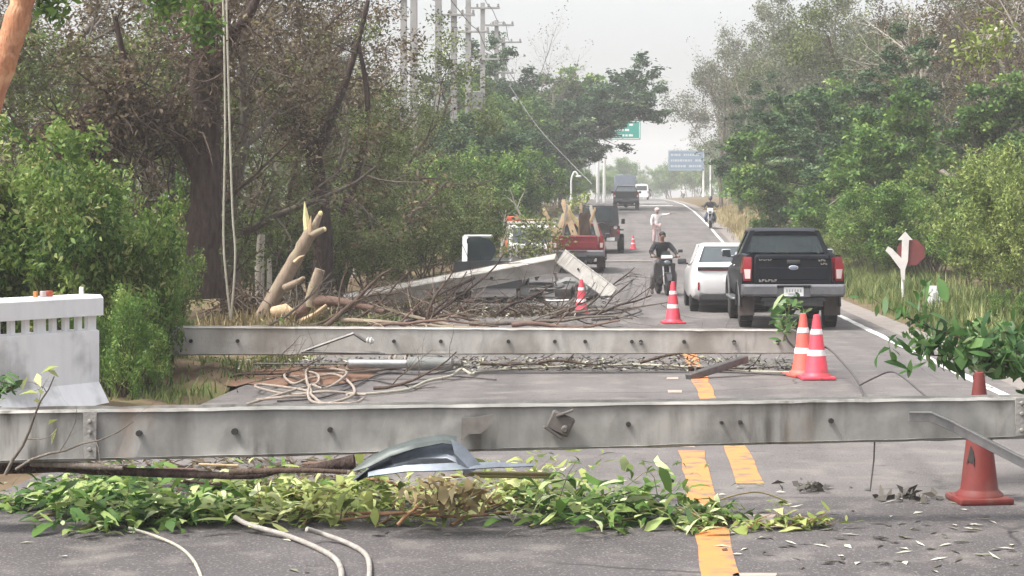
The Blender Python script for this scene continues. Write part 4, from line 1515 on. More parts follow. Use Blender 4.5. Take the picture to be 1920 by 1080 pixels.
line('rope', 'pale rope with a knot hanging next to the straight rope', 'rope', PP((424, -60, 32), (426, 60, 32), (431, 250, 32), (436, 400, 32), (441, 470, 32), (438, 540, 32), (432, 600, 32)), .018, M['rope_pale'])
rg = random.Random(12)
# loose coil of rope
path = [(462, 757), (515, 744), (570, 731), (600, 716), (588, 700), (556, 695), (543, 704), (560, 716), (592, 707), (640, 701), (662, 720), (652, 745), (622, 753), (585, 745), (556, 728), (505, 722), (492, 728), (540, 742), (600, 738), (668, 735), (690, 741)]
pts = [Gp(x + rg.uniform(-14, 14), y + rg.uniform(-4, 4), .03 + .05 * abs(math.sin(i * 1.3))) for i, (x, y) in enumerate(path)]
line('rope', 'loose pinkish rope looped on the tarmac beside the red soil', 'rope', pts, .016, M['rope'])
line('power_cable', 'dark cable snaking through the rope loops on the tarmac', 'cable', [Gp(400, 700, .02), Gp(470, 716, .02), Gp(540, 706, .05), Gp(610, 724, .03), Gp(690, 712, .02), Gp(760, 722, .02), Gp(840, 706, .02), Gp(930, 712, .02)], .011, M['wire'])
line('power_cable', 'dark cable curling from under the grey insulator to the rope loops', 'cable', [Gp(860, 690, .03), Gp(800, 702, .02), Gp(720, 700, .02), Gp(660, 726, .02), Gp(600, 746, .02), Gp(520, 752, .02)], .011, M['wire'])
path = [(478, 750), (540, 748), (575, 736), (560, 712), (585, 692), (640, 694), (650, 715), (612, 728), (572, 722), (600, 750), (660, 756), (690, 748)]
pts = [Gp(x + rg.uniform(-16, 16), y + rg.uniform(-4, 4), .06 + .04 * abs(math.sin(i * 1.7))) for i, (x, y) in enumerate(path)]
line('rope', 'second strand of pinkish rope lying across the first loops', 'rope', pts, .016, M['rope'])
line('rope', 'long knotted rope running from the coil along the further pole', 'rope',
     [Gp(650, 740, .05), Gp(700, 738, .03), Gp(765, 730, .03), Gp(800, 715, .04), Gp(845, 705, .06), Gp(865, 692, .10), Gp(885, 702, .05), Gp(900, 697, .03), Gp(1000, 690, .03), Gp(1100, 686, .03), Gp(1200, 684, .03), Gp(1290, 688, .03), Gp(1400, 696, .02), Gp(1490, 698, .02)], .018, M['rope_pale'])
mb = MB()
o = line('rope', 'rope tied round the grey insulator beneath the further pole', 'rope',
         [Gp(500, 712, .03), Gp(560, 706, .03), Gp(690, 696, .03), Gp(722, 690, .06), Gp(732, 668, .14), Gp(742, 664, .18), Gp(738, 684, .08), Gp(752, 688, .05), Gp(762, 668, .16), Gp(768, 662, .22), Gp(775, 672, .12)], .020, M['rope'])
line('power_cable', 'black power cable dropping from the small leafy sprig past the pair of cones', 'cable',
     [P(1470, 618, 24.9), P(1478, 640, 24.8), P(1500, 655, 24.7), P(1545, 650, 24.2), P(1580, 680, 23.2), P(1608, 715, 22), P(1620, 745, 21), P(1640, 790, 19.5)], .013, M['wire'])
line('power_cable', 'thin black cable kinked in a peak beyond the nearest pole', 'cable',
     [P(1612, 722, 21.5), P(1640, 708, 21), P(1668, 697, 20.5), P(1690, 705, 20), P(1730, 738, 19), P(1790, 790, 18)], .011, M['wire'])
line('power_cable', 'dark cable trailing along the foot of the further pole', 'cable',
     [Gp(1060, 684, .02), Gp(1200, 690, .02), Gp(1300, 694, .02), Gp(1420, 700, .02), Gp(1500, 704, .02)], .012, M['wire'])
line('power_cable', 'dark cable looping on the tarmac behind the further pole', 'cable',
     [Gp(1110, 600, .04), Gp(1160, 596, .04), Gp(1200, 584, .06), Gp(1190, 578, .10), Gp(1150, 588, .05), Gp(1080, 590, .04), Gp(1010, 600, .05)], .022, M['wire'])
line('power_cable', 'sagging cable stretched across the tarmac near the black motorcycle', 'cable',
     [Gp(1128, 560, .5), Gp(1160, 548, .25), Gp(1190, 520, .06), Gp(1210, 505, .05)], .018, M['wire'])
line('power_cable', 'slack diagonal cable in the air before the umbrella tree', 'cable', PP((955, 160, 92), (1010, 240, 90), (1075, 310, 88), (1110, 345, 86)), .013, M['pole_far'])

# grey insulator rod with its white end under the further pole
ir = thing('insulator_rod', 'grey cylindrical insulator with a white metal end under the further pole', 'insulator', P(760, 682, 24.0))
Mr = Matrix.Rotation(R(90), 4, 'Y')
mb = MB()
mb.lathe([(.02, .02), (.085, .03), (.088, .10), (.082, .42), (.078, .58), (.05, .60), (.03, .60)], 20, Mr)
mb.build('sleeve', M['insulator'], ir, angle=35)
mb = MB()
mb.lathe([(.05, -.72), (.064, -.70), (.060, -.40), (.055, 0.02)], 18, Mr)
mb.build('metal_tube', M['galv'], ir, angle=35)
mb = MB()
mb.lathe([(.03, .60), (.03, .66), (.05, .665), (.05, .70), (.02, .71)], 8, Mr)
mb.build('end_fitting', M['dark_steel'], ir, angle=35)
mb = MB()
mb.lathe([(.012, -1.9), (.012, -.70)], 8, Mr)
mb.build('rod', M['dark_steel'], ir, angle=35)
# dark timber cross-arm wedged under the tip of the second pole
ca = thing('cross_arm', 'dark wooden cross arm wedged under the further pole across the yellow line', 'cross arm', Gp(1345, 690, .12))
mb = MB()
mb.box((0, 0, 0), (.95, .12, .09), (R(0), R(-12), R(35)), bevel=.01)
mb.build('beam', M['dark_steel'], ca, angle=25)
mb = MB()
for t in (-.35, .3):
    mb.lathe([(.012, -.07), (.012, .09), (.02, .09), (.02, .105)], 8, Matrix.Rotation(R(35), 4, 'Z') @ Matrix.Translation((t, 0, t * .2)))
mb.build('bolt', M['galv'], ca)
# second arm: galvanised angle iron triangle left of the insulator
ai = thing('cross_arm', 'dark angle iron brace leaning on the pale face of the further pole', 'cross arm', P(610, 655, 24.1))
mb = MB()
mb.tube([(-.26, 0, -.02), (.36, -.02, .20)], [.018, .018], 4)
mb.tube([(-.30, 0, -.03), (.75, 0, -.05)], [.020, .020], 4)
mb.tube([(.36, -.02, .20), (.52, -.04, .10)], [.02, .022], 6)
mb.build('angle_iron', M['dark_steel'], ai, angle=25)
mb = MB()
mb.lathe([(.02, 0), (.045, .02), (.03, .04), (.05, .06), (.03, .08), (.02, .1)], 12, Matrix.Translation((.52, -.04, .12)) @ Matrix.Rotation(R(100), 4, 'Y'))
mb.build('insulator_cap', M['white_paint'], ai)

# bent sheet metal under the nearest pole
bs = thing('metal_sheet', 'crumpled bluish grey sheet metal panel bent up under the nearest pole', 'metal sheet', P(785, 888, 12.15))
def sheetpart(name, rows, m, th=.006):
    mbx = MB()
    n = len(rows[0])
    A = [Vector(p) for r in rows for p in r]
    B = [p + Vector((0, .004, -th)) for p in A]
    fs = []
    k2 = len(rows)
    for j in range(k2 - 1):
        for i in range(n - 1):
            a = j * n + i
            fs.append((a, a + 1, a + n + 1, a + n))
            fs.append((len(A) + a, len(A) + a + n, len(A) + a + n + 1, len(A) + a + 1))
    mbx.add(A + B, fs)
    return mbx.build(name, m, bs, angle=50)
def wp(px, py, dd=0.0):
    return P(px, py, 12.15 + dd) - P(785, 888, 12.15)
arc = [(662, 880), (690, 858), (730, 838), (780, 822), (830, 814), (856, 818)]
rows = []
for j, (dy, dd) in enumerate(((0, .05), (10, -.03), (18, -.04))):
    rows.append([wp(x, y + dy * (1 if i else .2), dd) for i, (x, y) in enumerate(arc)])
sheetpart('rim', rows, M['sheet_dark'])
rows = []
for j in range(6):
    rows.append([wp(x + j * 2, y + 18 + j * 8 * (i / 5 + .08) + 2 * math.sin(j * 2 + i), -.04 - .035 * math.sin(j * 1.4 + i * .6)) for i, (x, y) in enumerate(arc)])
sheetpart('panel', rows, M['sheet'])
sheetpart('flap', [[wp(845, 822, -.05), wp(872, 838, -.06), wp(902, 872, -.05)], [wp(852, 850, -.10), wp(868, 866, -.10), wp(884, 884, -.08)], [wp(858, 868, -.08), wp(866, 878, -.07), wp(872, 890, -.05)]], M['sheet'])
sheetpart('strip', [[wp(690, 884, -.06), wp(760, 872, -.10), wp(840, 868, -.08), wp(930, 866, 0), wp(1000, 870, .02)], [wp(690, 893, -.1), wp(760, 884, -.14), wp(840, 882, -.12), wp(930, 876, -.05), wp(1000, 874, -.02)]], M['sheet'])
pk = MB()
pk.box((0, 0, 0), (.62, .06, .022), (0, R(1), R(2)), bevel=.005)
pk.box((.05, -.03, -.018), (.5, .035, .016), (0, R(1), R(2)), bevel=.004)
tag(pk.build('plank', M['stem_green'], None, 25, loc=Gp(955, 888, .33)), 'thin grey green batten resting on the leaves by the sheet metal', 'plank')


# ------------------------------------------------------------------ cut branches and dead twigs
def dead_branch(label, p0, d, L, r, seed, m, levels=3, kids=(5, 4, 4), flat=.4, wob=.22, name='dead_branch', group='dead branches in the twig pile', gravity=0.0, leaves=None):
    rg = random.Random(seed)
    out, tips = [], []
    grow(rg, Vector((0, 0, 0)), Vector(d), L, r, 0, dict(levels=levels, kids=list(kids), seg=[7, 5, 4, 3], up=[0, gravity, gravity, gravity], wob=wob, start=[.12, .15, .15], ang=[48, 45, 42],
         ratio=[.55, .55, .55], taper=.3, rr=.55), out, tips)
    for pts, rad, lv in out:
        for q in pts:
            q.z *= flat if q.z < 0 else 1
            if q.z + p0[2] < .02:
                q.z = .02 - p0[2] + abs(q.z) * .02
    V, F = np_tubes(out, lambda lv: (8, 6, 4, 4)[min(lv, 3)])
    root = thing(name, label, 'branch', p0, 0, group)
    np_mesh('wood', V, F, m, None, root, smooth=True)
    if leaves:
        rng = np.random.default_rng(seed)
        lm, n, Ln, Wn, rad, tm = leaves
        A = np.concatenate([np.array([tuple(p) for p in tp]) for tp in tips])
        cen = A[rng.integers(0, len(A), n)] + rng.normal(size=(n, 3)) * rad
        V, F, t = leaf_quads(rng, cen, Ln, Wn, rng.normal(tm, .2, n))
        np_mesh('leaves', V, F, lm, t, root)
    return root


DB = [
    ('dark forked branch crossing in front of the snapped pole', P(890, 520, 39.5), (-.45, -.1, -.5), 1.5, .04, 1, 'bark_dark'),
    ('dark twiggy branch climbing from the twig pile to the snapped pole', Gp(795, 612, .15), (.5, .1, .75), 1.9, .035, 2, 'bark_dark'),
    ('upright forked branch at the lower end of the snapped pole', Gp(800, 620, .1), (-.05, 0, 1), 1.2, .035, 3, 'bark_brown'),
    ('long grey brown branch lying towards the small cone', Gp(880, 607, .2), (1, .1, .12), 2.9, .045, 4, 'bark_grey'),
    ('reddish brown branch in the middle of the twig pile', Gp(700, 612, .2), (1, -.1, .06), 2.2, .035, 5, 'red_wood'),
    ('pale brown branch beside the red broken root', Gp(640, 600, .3), (.9, 0, -.02), 2.4, .045, 6, 'stump_bark'),
    ('bare branch spreading towards the cable loop', Gp(1010, 606, .15), (1, .3, .2), 2.3, .04, 7, 'bark_dark'),
    ('grey branch lying behind the small cone', Gp(1050, 590, .1), (1, -.2, .05), 2.2, .04, 8, 'bark_grey'),
    ('tangle of thin twigs under the snapped pole', Gp(930, 590, .2), (.6, .2, .25), 1.4, .03, 9, 'bark_dark'),
    ('brown twig tangle before the small cone', Gp(960, 610, .2), (.9, 0, .2), 1.9, .045, 10, 'red_wood'),
    ('bare twigs beside the short snapped pole length', Gp(1100, 575, .1), (.8, .3, .4), 1.5, .03, 11, 'bark_dark'),
    ('brown twig tangle near the red broken root', Gp(610, 612, .2), (.6, .1, .4), 1.6, .05, 12, 'bark_brown'),
    ('pale twig tangle against the second pole', Gp(850, 612, .1), (-.8, 0, .25), 1.7, .04, 13, 'stump_bark'),
    ('brown twigs sprawled over the verge', Gp(560, 615, .1), (.9, -.1, .1), 1.9, .035, 14, 'bark_brown'),
    ('low brown brush at the lower end of the snapped pole', Gp(660, 600, .15), (.5, .1, .35), 1.5, .03, 15, 'bark_brown'),
    ('low dark brush under the middle of the snapped pole', Gp(760, 606, .15), (.6, .2, .3), 1.5, .03, 16, 'bark_dark'),
    ('grey brush lying below the middle of the snapped pole', Gp(860, 600, .15), (-.5, .2, .35), 1.6, .03, 17, 'bark_grey'),
    ('brown brush lying against the second pole by the twig pile', Gp(930, 613, .1), (-.9, 0, .25), 1.6, .03, 18, 'bark_brown'),
    ('thin dark brush before the small cone', Gp(1020, 600, .1), (.7, .1, .3), 1.3, .025, 19, 'bark_dark'),
    ('brown brush heaped in front of the broken root', Gp(590, 610, .1), (.7, .1, .3), 1.5, .03, 20, 'red_wood'),
    ('grey brush heaped behind the second pole near the stump', Gp(500, 612, .1), (.8, .1, .25), 1.5, .03, 22, 'bark_grey'),
]
for lab, p, d, L_, r_, sd, mm in DB:
    dead_branch(lab, p, d, L_, r_, sd, M[mm])
for i, (px, py, d_, n_, sx_, sz_, lab) in enumerate(((625, 588, 38.2, 120, .32, .13, 'brown twig heap between the broken root and the snapped pole'), (700, 592, 38.6, 140, .38, .12, 'brown twig heap under the low end of the snapped pole'),
                                             (785, 594, 39.0, 130, .36, .12, 'brown twig heap under the forked upright branch'), (865, 596, 39.2, 120, .36, .10, 'grey brown twig heap below the middle of the snapped pole'),
                                             (950, 594, 39.6, 110, .36, .10, 'dark twig heap below the peak of the snapped pole'), (1030, 592, 40.0, 70, .30, .06, 'thin twig heap next to the small cone'),
                                             (545, 590, 36.8, 90, .26, .12, 'brown twig heap at the base of the splintered stump'), (455, 580, 37.0, 90, .24, .20, 'dry brown heap where the two ropes end'))):
    tangle('twig_heap', lab, P(px, py, d_), n_, sx_, sz_, 200 + i, M['bark_brown' if i % 3 else 'bark_grey'])
for lab, p, d, L_, sd in (('thin twig litter under the middle of the further pole', Gp(900, 682, .08), (1, .1, .05), 1.3, 31), ('brown twig litter crossing the yellow dash', Gp(1290, 690, .05), (1, 0, .03), 1.3, 32),
                          ('thin broken branch on the tarmac beside the rope loops', Gp(700, 728, .04), (1, .2, .03), 1.1, 35), ('thin broken branch across the red soil', Gp(430, 706, .05), (1, -.2, .05), 1.2, 36),
                          ('twig litter beside the grey insulator', Gp(1010, 680, .10), (1, 0, .1), 1.2, 33), ('grey twig litter under the pole tip', Gp(1200, 680, .08), (1, .1, .08), 1.2, 34)):
    dead_branch(lab, p, d, L_, .022, sd, M['bark_brown'], kids=(7, 5, 4), group='twig litter under the further pole')
dead_branch('thin forked twig with two pale leaf buds before the nearest pole', P(10, 890, 11.9), (.5, -.05, .7), .75, .012, 41, M['bark_grey'], levels=2, kids=(4, 3), group='twigs by the nearest pole',
            leaves=(LM['lime'], 9, .09, .05, .01, .8))
dead_branch('crooked grey twig rising at the end of the nearest pole', P(30, 880, 11.8), (.7, 0, .45), .85, .010, 42, M['bark_grey'], levels=2, kids=(3, 3), group='twigs by the nearest pole')
# small upright sprouts and leaves on the verge
def log(name, label, pts, rr, m, ends=None, cat='log', k=14, seed=0):
    rg = random.Random(seed)
    base = Vector(pts[0])
    root = thing(name, label, cat, base)
    sp = spline(pts, 6)
    n = len(sp)
    rad = [rr[0] + (rr[1] - rr[0]) * i / (n - 1) for i in range(n)]
    rad = [r * (1 + rg.gauss(0, .045)) for r in rad]
    mb = MB()
    mb.tube([p - base for p in sp], rad, k)
    mb.build('bark', m, root, angle=70)
    return root, sp, rad


# splintered stump leaning over the verge
st, sp, rad = log('broken_stump', 'leaning splintered stump with a pale raw point beside the hanging ropes', [P(484, 612, 36.5), P(512, 560, 36.4), P(546, 500, 36.3), P(576, 447, 36.2), P(586, 430, 36.2)], (.165, .115), M['stump_bark'], cat='stump', seed=2)
b0 = P(484, 612, 36.5)
mb = MB()
mb.tube([P(578, 440, 36.2) - b0, P(574, 410, 36.2) - b0, P(571, 378, 36.2) - b0], [.085, .065, .006], 6)
mb.build('raw_splinter', M['raw_wood'], st, angle=25)
for q0, q1, q2 in (((580, 440), (582, 418), (583, 404)), ((552, 492), (563, 482), (572, 478))):
    mb = MB()
    mb.tube([P(*q0, 36.1) - b0, P(*q1, 36.1) - b0, P(*q2, 36.1) - b0], [.045, .028, .004], 5)
    mb.build('splinter', M['tan_wood'], st, angle=25)
mb = MB()
mb.tube([P(586, 436, 36.2) - b0, P(594, 415, 36.2) - b0, P(600, 402, 36.2) - b0], [.085, .065, .05], 8)
mb.build('fork', M['stump_bark'], st, angle=50)
mb = MB()
mb.tube([P(584, 442, 36.1) - b0, P(598, 434, 36.1) - b0, P(607, 430, 36.1) - b0], [.07, .06, .05], 8)
mb.build('fork', M['stump_bark'], st, angle=50)
mb = MB()
mb.tube([P(535, 540, 36.2) - b0, P(560, 528, 36.0) - b0, P(570, 520, 35.9) - b0], [.08, .06, .03], 8)
mb.build('fork', M['stump_bark'], st, angle=50)
for px, py in ((601, 400), (608, 430)):
    mb = MB()
    mb.ball(P(px, py, 36.15) - b0, (.045, .03, .05), 8, 5)
    mb.build('cut_face', M['raw_wood'], st, angle=30)
rt, sp, rad = log('broken_root', 'reddish brown broken root with a forked upright arm beside the stump', [P(520, 598, 35.8), P(555, 590, 35.7), P(590, 566, 35.7), P(650, 568, 35.6), P(720, 585, 35.4)], (.16, .05), M['red_wood'], cat='root', seed=4)
b0 = P(520, 598, 35.8)
mb = MB()
mb.tube([P(580, 575, 35.7) - b0, P(588, 540, 35.7) - b0, P(600, 505, 35.7) - b0], [.12, .11, .10], 9)
mb.build('arm', M['stump_bark'], rt, angle=50)
mb = MB()
mb.tube([P(560, 605, 35.6) - b0, P(590, 590, 35.5) - b0, P(612, 572, 35.5) - b0], [.06, .05, .03], 7)
mb.build('fork', M['tan_wood'], rt, angle=50)
mb = MB()
mb.tube([P(512, 585, 35.6) - b0, P(535, 582, 35.5) - b0, P(550, 590, 35.5) - b0], [.10, .13, .08], 9)
mb.build('fork', M['tan_wood'], rt, angle=50)
log('log', 'dark rotten log lying under the end of the nearest pole', [P(-60, 880, 12.6), P(110, 876, 12.55), P(190, 882, 12.5), P(330, 888, 12.45), P(470, 892, 12.4), P(535, 878, 12.4)], (.040, .018), M['bark_dark'], seed=6)
log('log', 'pale peeled branch resting on the dark log', [P(60, 866, 12.4), P(140, 872, 12.35), P(230, 878, 12.3)], (.032, .014), M['bark_grey'], seed=7)
log('log', 'thin brown stick beside the dark log tip', [P(430, 885, 12.3), P(560, 882, 12.3), P(650, 885, 12.3)], (.02, .014), M['bark_brown'], seed=8)
log('log', 'dark knotted stick end beside the sheet metal', [P(570, 880, 12.45), P(620, 872, 12.4), P(665, 866, 12.4)], (.018, .05), M['bark_dark'], seed=9)
rg = random.Random(17)
for i, (px, py, lab) in enumerate(((330, 880, 'flat splinter of brown bark under the nearest pole'), (410, 872, 'pale splinter of bark beside the dark log'), (600, 868, 'reddish bark splinter near the sheet metal'),
                                   (380, 905, 'dark bark flake lying on the tarmac under the nearest pole'))):
    mb = MB()
    mb.box((0, 0, 0), (.28, .05, .018), (R(rg.uniform(-15, 15)), R(rg.uniform(-6, 6)), R(rg.uniform(-20, 20))), bevel=.005)
    tag(mb.build('bark_splinter', M[('red_wood', 'tan_wood', 'red_wood', 'bark_dark')[i]], None, 30, loc=Gp(px, py, .35 - .06 * i)), lab, 'bark splinter')


def leafy_cut(label, p0, p1, r, n, Ln, Wn, lm, seed, tm, rad=.10, wood='stem_green', name='cut_branch', group='cut leafy branches on the road', height=.12, arch=.1, droop=0.0, floor=True, up=.6):
    rg = random.Random(seed)
    rng = np.random.default_rng(seed)
    p0, p1 = Vector(p0), Vector(p1)
    root = thing(name, label, 'branch', p0, 0, group)
    D = p1 - p0
    main = []
    for i in range(9):
        t = i / 8
        main.append(D * t + Vector((rg.gauss(0, .02), rg.gauss(0, .02), math.sin(PI * t) * arch)))
    polys = [(main, [r * (1 - .7 * i / 8) for i in range(9)], 0)]
    tips = [main[3:]]
    for i in range(11):
        f = rg.uniform(.6, 7.9)
        a = main[int(f)].lerp(main[int(f) + 1], f % 1)
        dv = (D.normalized() * rg.uniform(.2, .9) + Vector((rg.gauss(0, .6), rg.gauss(0, .6), abs(rg.gauss(0, .35))))).normalized() * rg.uniform(.15, .42) * min(1.3, D.length)
        q = [a, a + dv * .35 + rvec(rg) * .02, a + dv * .7 + rvec(rg) * .03, a + dv]
        polys.append((q, [r * .4, r * .3, r * .22, r * .12], 1))
        tips.append(q)
    if floor:
        for pts, _, _ in polys:
            for q in pts:
                q.z = max(q.z, .015 + zr(0) - p0.z)
    V, F = np_tubes(polys, lambda lv: 6 if lv == 0 else 5)
    np_mesh('stem', V, F, M[wood], None, root, smooth=True)
    A = np.concatenate([np.array([tuple(p) for p in tp]) for tp in tips])
    cen = A[rng.integers(0, len(A), n)] + rng.normal(size=(n, 3)) * np.array([rad, rad, rad * (.16 if floor else .5)])
    if floor:
        cen[:, 2] = np.abs(cen[:, 2] + p0.z - .01) * 1.0 + rng.random(n) * height - p0.z + .012
    clus = rng.normal(tm, .12, len(A))
    V, F, t = leaf_strips(rng, cen, Ln, Wn, np.clip(np.where(rng.random(n) < .38, rng.normal(tm + .38, .12, n), rng.normal(tm - .16, .17, n)), 0, 1) if floor else np.clip(rng.normal(tm, .25, n), 0, 1), up=up, droop=droop, ragged=floor, bend=.9 if floor else .35)
    if floor:
        V[:, 2] = np.maximum(V[:, 2], .006 - p0.z)
    np_mesh('leaves', V, F, lm, t, root)
    return root


LB = [
    ('deep green cut branch at the photo edge under the nearest pole', (-30, 955), (120, 935), 90, 'cut', .30, 51),
    ('bright green cut branch below the dark log', (60, 975), (250, 930), 110, 'cut', .38, 52),
    ('bright green cut branch where the thin grey cable starts', (160, 992), (330, 960), 120, 'cut', .40, 53),
    ('pale backed green cut branch between thin cable and thick cables', (300, 985), (460, 950), 110, 'cut', .52, 54),
    ('lime green cut branch where the thick white cables start', (440, 985), (600, 930), 120, 'lime', .45, 55),
    ('yellow lime cut branch under the crumpled sheet metal', (560, 985), (740, 915), 120, 'lime', .48, 56),
    ('wilted yellow cut branch on the orange stems', (700, 985), (850, 930), 110, 'lime', .40, 57),
    ('pale lime cut branch beside the thin batten', (850, 985), (1010, 915), 120, 'lime', .55, 58),
    ('fresh green cut branch past the thin batten', (990, 990), (1140, 925), 130, 'cut', .50, 59),
    ('green cut branch tapering out towards the yellow line', (1120, 992), (1270, 950), 110, 'cut', .45, 60),
    ('thin green cut branch tip lying over the solid yellow line', (1270, 992), (1400, 968), 45, 'cut', .50, 61),
    ('yellowed broken branch tip just past the solid yellow line', (1380, 992), (1540, 982), 22, 'lime', .5, 62),
    ('small dark green cut branch tucked under the dark log', (150, 915), (300, 905), 60, 'cut', .25, 63),
    ('dull green cut branch behind the thick cable ends', (380, 930), (540, 905), 60, 'cut', .35, 64),
]
for lab, q0, q1, n_, lm, tm, sd in LB:
    wide = n_ < 60
    leafy_cut(lab, Gp(q0[0], q0[1], .02), Gp(q1[0], q1[1], .03 if wide else .06), .011, int(n_ * random.Random(sd).uniform(1.7, 3.4)), .150, .058, LM[lm], sd, tm - .02, rad=.06 if wide else .17, wood='stem_orange' if lm == 'lime' else 'stem_green',
              height=.02 if wide else .035, arch=.01 if wide else .02, up=1.9)
for lab, pts in (('orange brown bare stem arching over the lime leaves', [Gp(560, 960, .06), Gp(650, 905, .16), Gp(735, 905, .17), Gp(790, 960, .06)]),
                 ('orange brown bare stem lying flat on the lime leaves', [Gp(640, 975, .05), Gp(740, 962, .10), Gp(830, 958, .10), Gp(930, 940, .07)]),
                 ('red brown bare stem curving up to the thin batten', [Gp(770, 945, .06), Gp(810, 905, .16), Gp(890, 890, .18), Gp(1020, 885, .18)]),
                 ('thin orange stem on the wilted yellow leaves', [Gp(560, 970, .04), Gp(690, 962, .08), Gp(860, 968, .07), Gp(960, 960, .04)])):
    o = line('bare_branch', lab, 'branch', pts, .010, M['stem_orange'], group='bare branches among the cut leaves')
rg = random.Random(58)
for i, (x, lab) in enumerate(((90, 'thin green twig in the deep green leaves at the photo edge'), (210, 'thin green twig above the thin grey cable'), (350, 'thin bent twig left of the thick cable ends'), (500, 'thin twig crossing the lime leaves above the thick cables'),
                              (900, 'thin brown twig under the batten end'), (1030, 'thin brown twig in the fresh green leaves past the batten'), (1180, 'thin green twig close to the solid yellow line'), (1330, 'thin twig crossing the solid yellow line'))):
    y = rg.uniform(915, 975)
    p = Gp(x, y, .05)
    a = rg.uniform(-.7, .7)
    pts = [p, p + Vector((.18 * math.cos(a), .18 * math.sin(a), .06)), p + Vector((.36 * math.cos(a + .2), .36 * math.sin(a + .2), .07)), p + Vector((.55 * math.cos(a + .1), .55 * math.sin(a + .1), .01))]
    line('bare_twig', lab, 'twig', pts, .006, M['stem_green' if i < 4 or i > 5 else 'bark_brown'], k=6, group='bare twigs among the cut leaves')
# wilted orange-brown heap in the middle of the lime leaves
leafy_cut('wilted orange brown leaf cluster in the middle of the lime leaves', Gp(740, 985, .06), Gp(880, 960, .14), .014, 110, .13, .05, LM['straw'], 66, .25, rad=.07, wood='stem_orange')

# hanging leafy branch by the white edge line
hb = [
    ('long drooping leafy branch hanging in front of the arrow sign', P(1960, 715, 14.6), P(1685, 590, 14.3), 190, .145),
    ('drooping leafy branch hanging low beside the dirty red cone', P(1960, 700, 14.9), P(1735, 665, 14.6), 290, .15),
    ('dense drooping leaf mass above the dirty red cone', P(1990, 640, 15.3), P(1815, 690, 15.0), 330, .15),
]
for i, (lab, q0, q1, n_, ln) in enumerate(hb):
    leafy_cut(lab, q0, q1, .014, n_, ln, .058, LM['glossy'], 71 + i, .5, rad=.065 if i == 0 else .12, wood='bark_brown', name='hanging_branch', group='hanging leafy branches by the edge line', arch=.03, droop=1.6, floor=False, up=.15)
leafy_cut('small leafy sprig standing at the further pole tip before the pickup', P(1472, 640, 24.9), P(1478, 575, 24.9), .012, 85, .15, .075, LM['glossy'], 81, .62, rad=.12, wood='stem_green', name='leafy_sprig', group=None, arch=0, floor=False)
leafy_cut('green leafy clump at the foot of the pale pole by the insulator', Gp(470, 690, .05), Gp(545, 668, .15), .012, 170, .10, .05, LM['bright'], 82, .5, rad=.13, name='leafy_sprig', group=None, height=.25)
leafy_cut('dark spiky leaf sprig poking in beside the parapet foot', P(-30, 770, 15.5), P(30, 735, 15.5), .01, 50, .14, .035, LM['glossy'], 83, .3, rad=.05, name='leafy_sprig', group=None, floor=False)

# leaf and paper litter on the tarmac
rng = np.random.default_rng(9)
n = 150
px = np.concatenate([rng.uniform(0, 1920, n // 3), rng.uniform(1350, 1960, n - n // 3)])
d = np.concatenate([rng.uniform(10.5, 15, n // 3), 11.2 + np.abs(rng.normal(0, 1.4, n - n // 3))])
cen = np.stack([(px - PX) * d / FPX, d, np.full(n, .012)], 1)
V, F, t = leaf_quads(rng, cen, .11, .032, rng.choice([.15, .3, .55, .9, 1.0], n, p=[.25, .25, .15, .20, .15]), up=6, fold=.1)
V[:, 2] = np.maximum(V[:, 2], .008)
stuff(np_mesh('leaf_litter', V, F, LM['litter'], t), 'scattered leaf scraps and chips on the near tarmac', 'litter')
n = 2600
px = rng.uniform(380, 1500, n)
d = np.concatenate([rng.uniform(25.0, 27.2, n // 2), rng.uniform(36, 44, n - n // 2)])
px[n // 2:] = rng.uniform(480, 1160, n - n // 2)
cen = np.stack([(px - PX) * d / FPX, d, .015 + rng.random(n) * np.where(d > 30, .25, .06)], 1)
V, F, t = leaf_quads(rng, cen, .10, .04, rng.normal(.38, .24, n), up=1.5)
V[:, 2] = np.maximum(V[:, 2], .008)
stuff(np_mesh('debris', V, F, LM['litter'], t), 'leaf and bark debris strewn round the poles and twig pile', 'debris')
rng = np.random.default_rng(19)
n = 900
px = rng.uniform(120, 720, n)
d = rng.uniform(13.6, 16.0, n)
cen = np.stack([(px - PX) * d / FPX, d, .01 + rng.random(n) * .07], 1)
V, F, t = leaf_quads(rng, cen, .13, .03, rng.choice([.1, .25, .4, .6], n, p=[.4, .3, .2, .1]), up=2)
V[:, 2] = np.maximum(V[:, 2], .008)
stuff(np_mesh('bark_litter', V, F, LM['dry'], t), 'brown bark and twig scraps in the shade under the nearest pole', 'litter')
rg = random.Random(21)
for i, (px_, py_, s_, lab) in enumerate(((1695, 935, .11, 'dark crumpled leaf heap before the nearest pole, larger of two'), (1515, 920, .09, 'dark crumpled leaf heap with sprigs before the nearest pole'))):
    rng = np.random.default_rng(90 + i)
    n = 26
    cen = rng.normal(size=(n, 3)) * np.array([s_ * 1.2, s_ * .9, s_ * .2])
    cen[:, 2] = np.abs(cen[:, 2]) + .01
    V, F, t = leaf_quads(rng, cen, .10, .06, rng.normal(.22, .14, n))
    V[:, 2] = np.maximum(V[:, 2], .003)
    o = np_mesh('leaf_heap', V, F, LM['litter'], t, loc=Gp(px_, py_, .004))
    tag(o, lab, 'leaf heap')


# ------------------------------------------------------------------ vehicles (local: rear bumper at y = 0, nose towards +y)
def ring(y, half):
    """closed ring from a half profile (x >= 0) listed from bottom to top"""
    if callable(y):
        ys = [y(z) for _, z in half]
    else:
        ys = [y] * len(half)
    r = [Vector((x, yy, z)) for (x, z), yy in zip(half, ys)]
    l = [Vector((-x, yy, z)) for (x, z), yy in zip(half, ys)]
    return r + l[::-1]


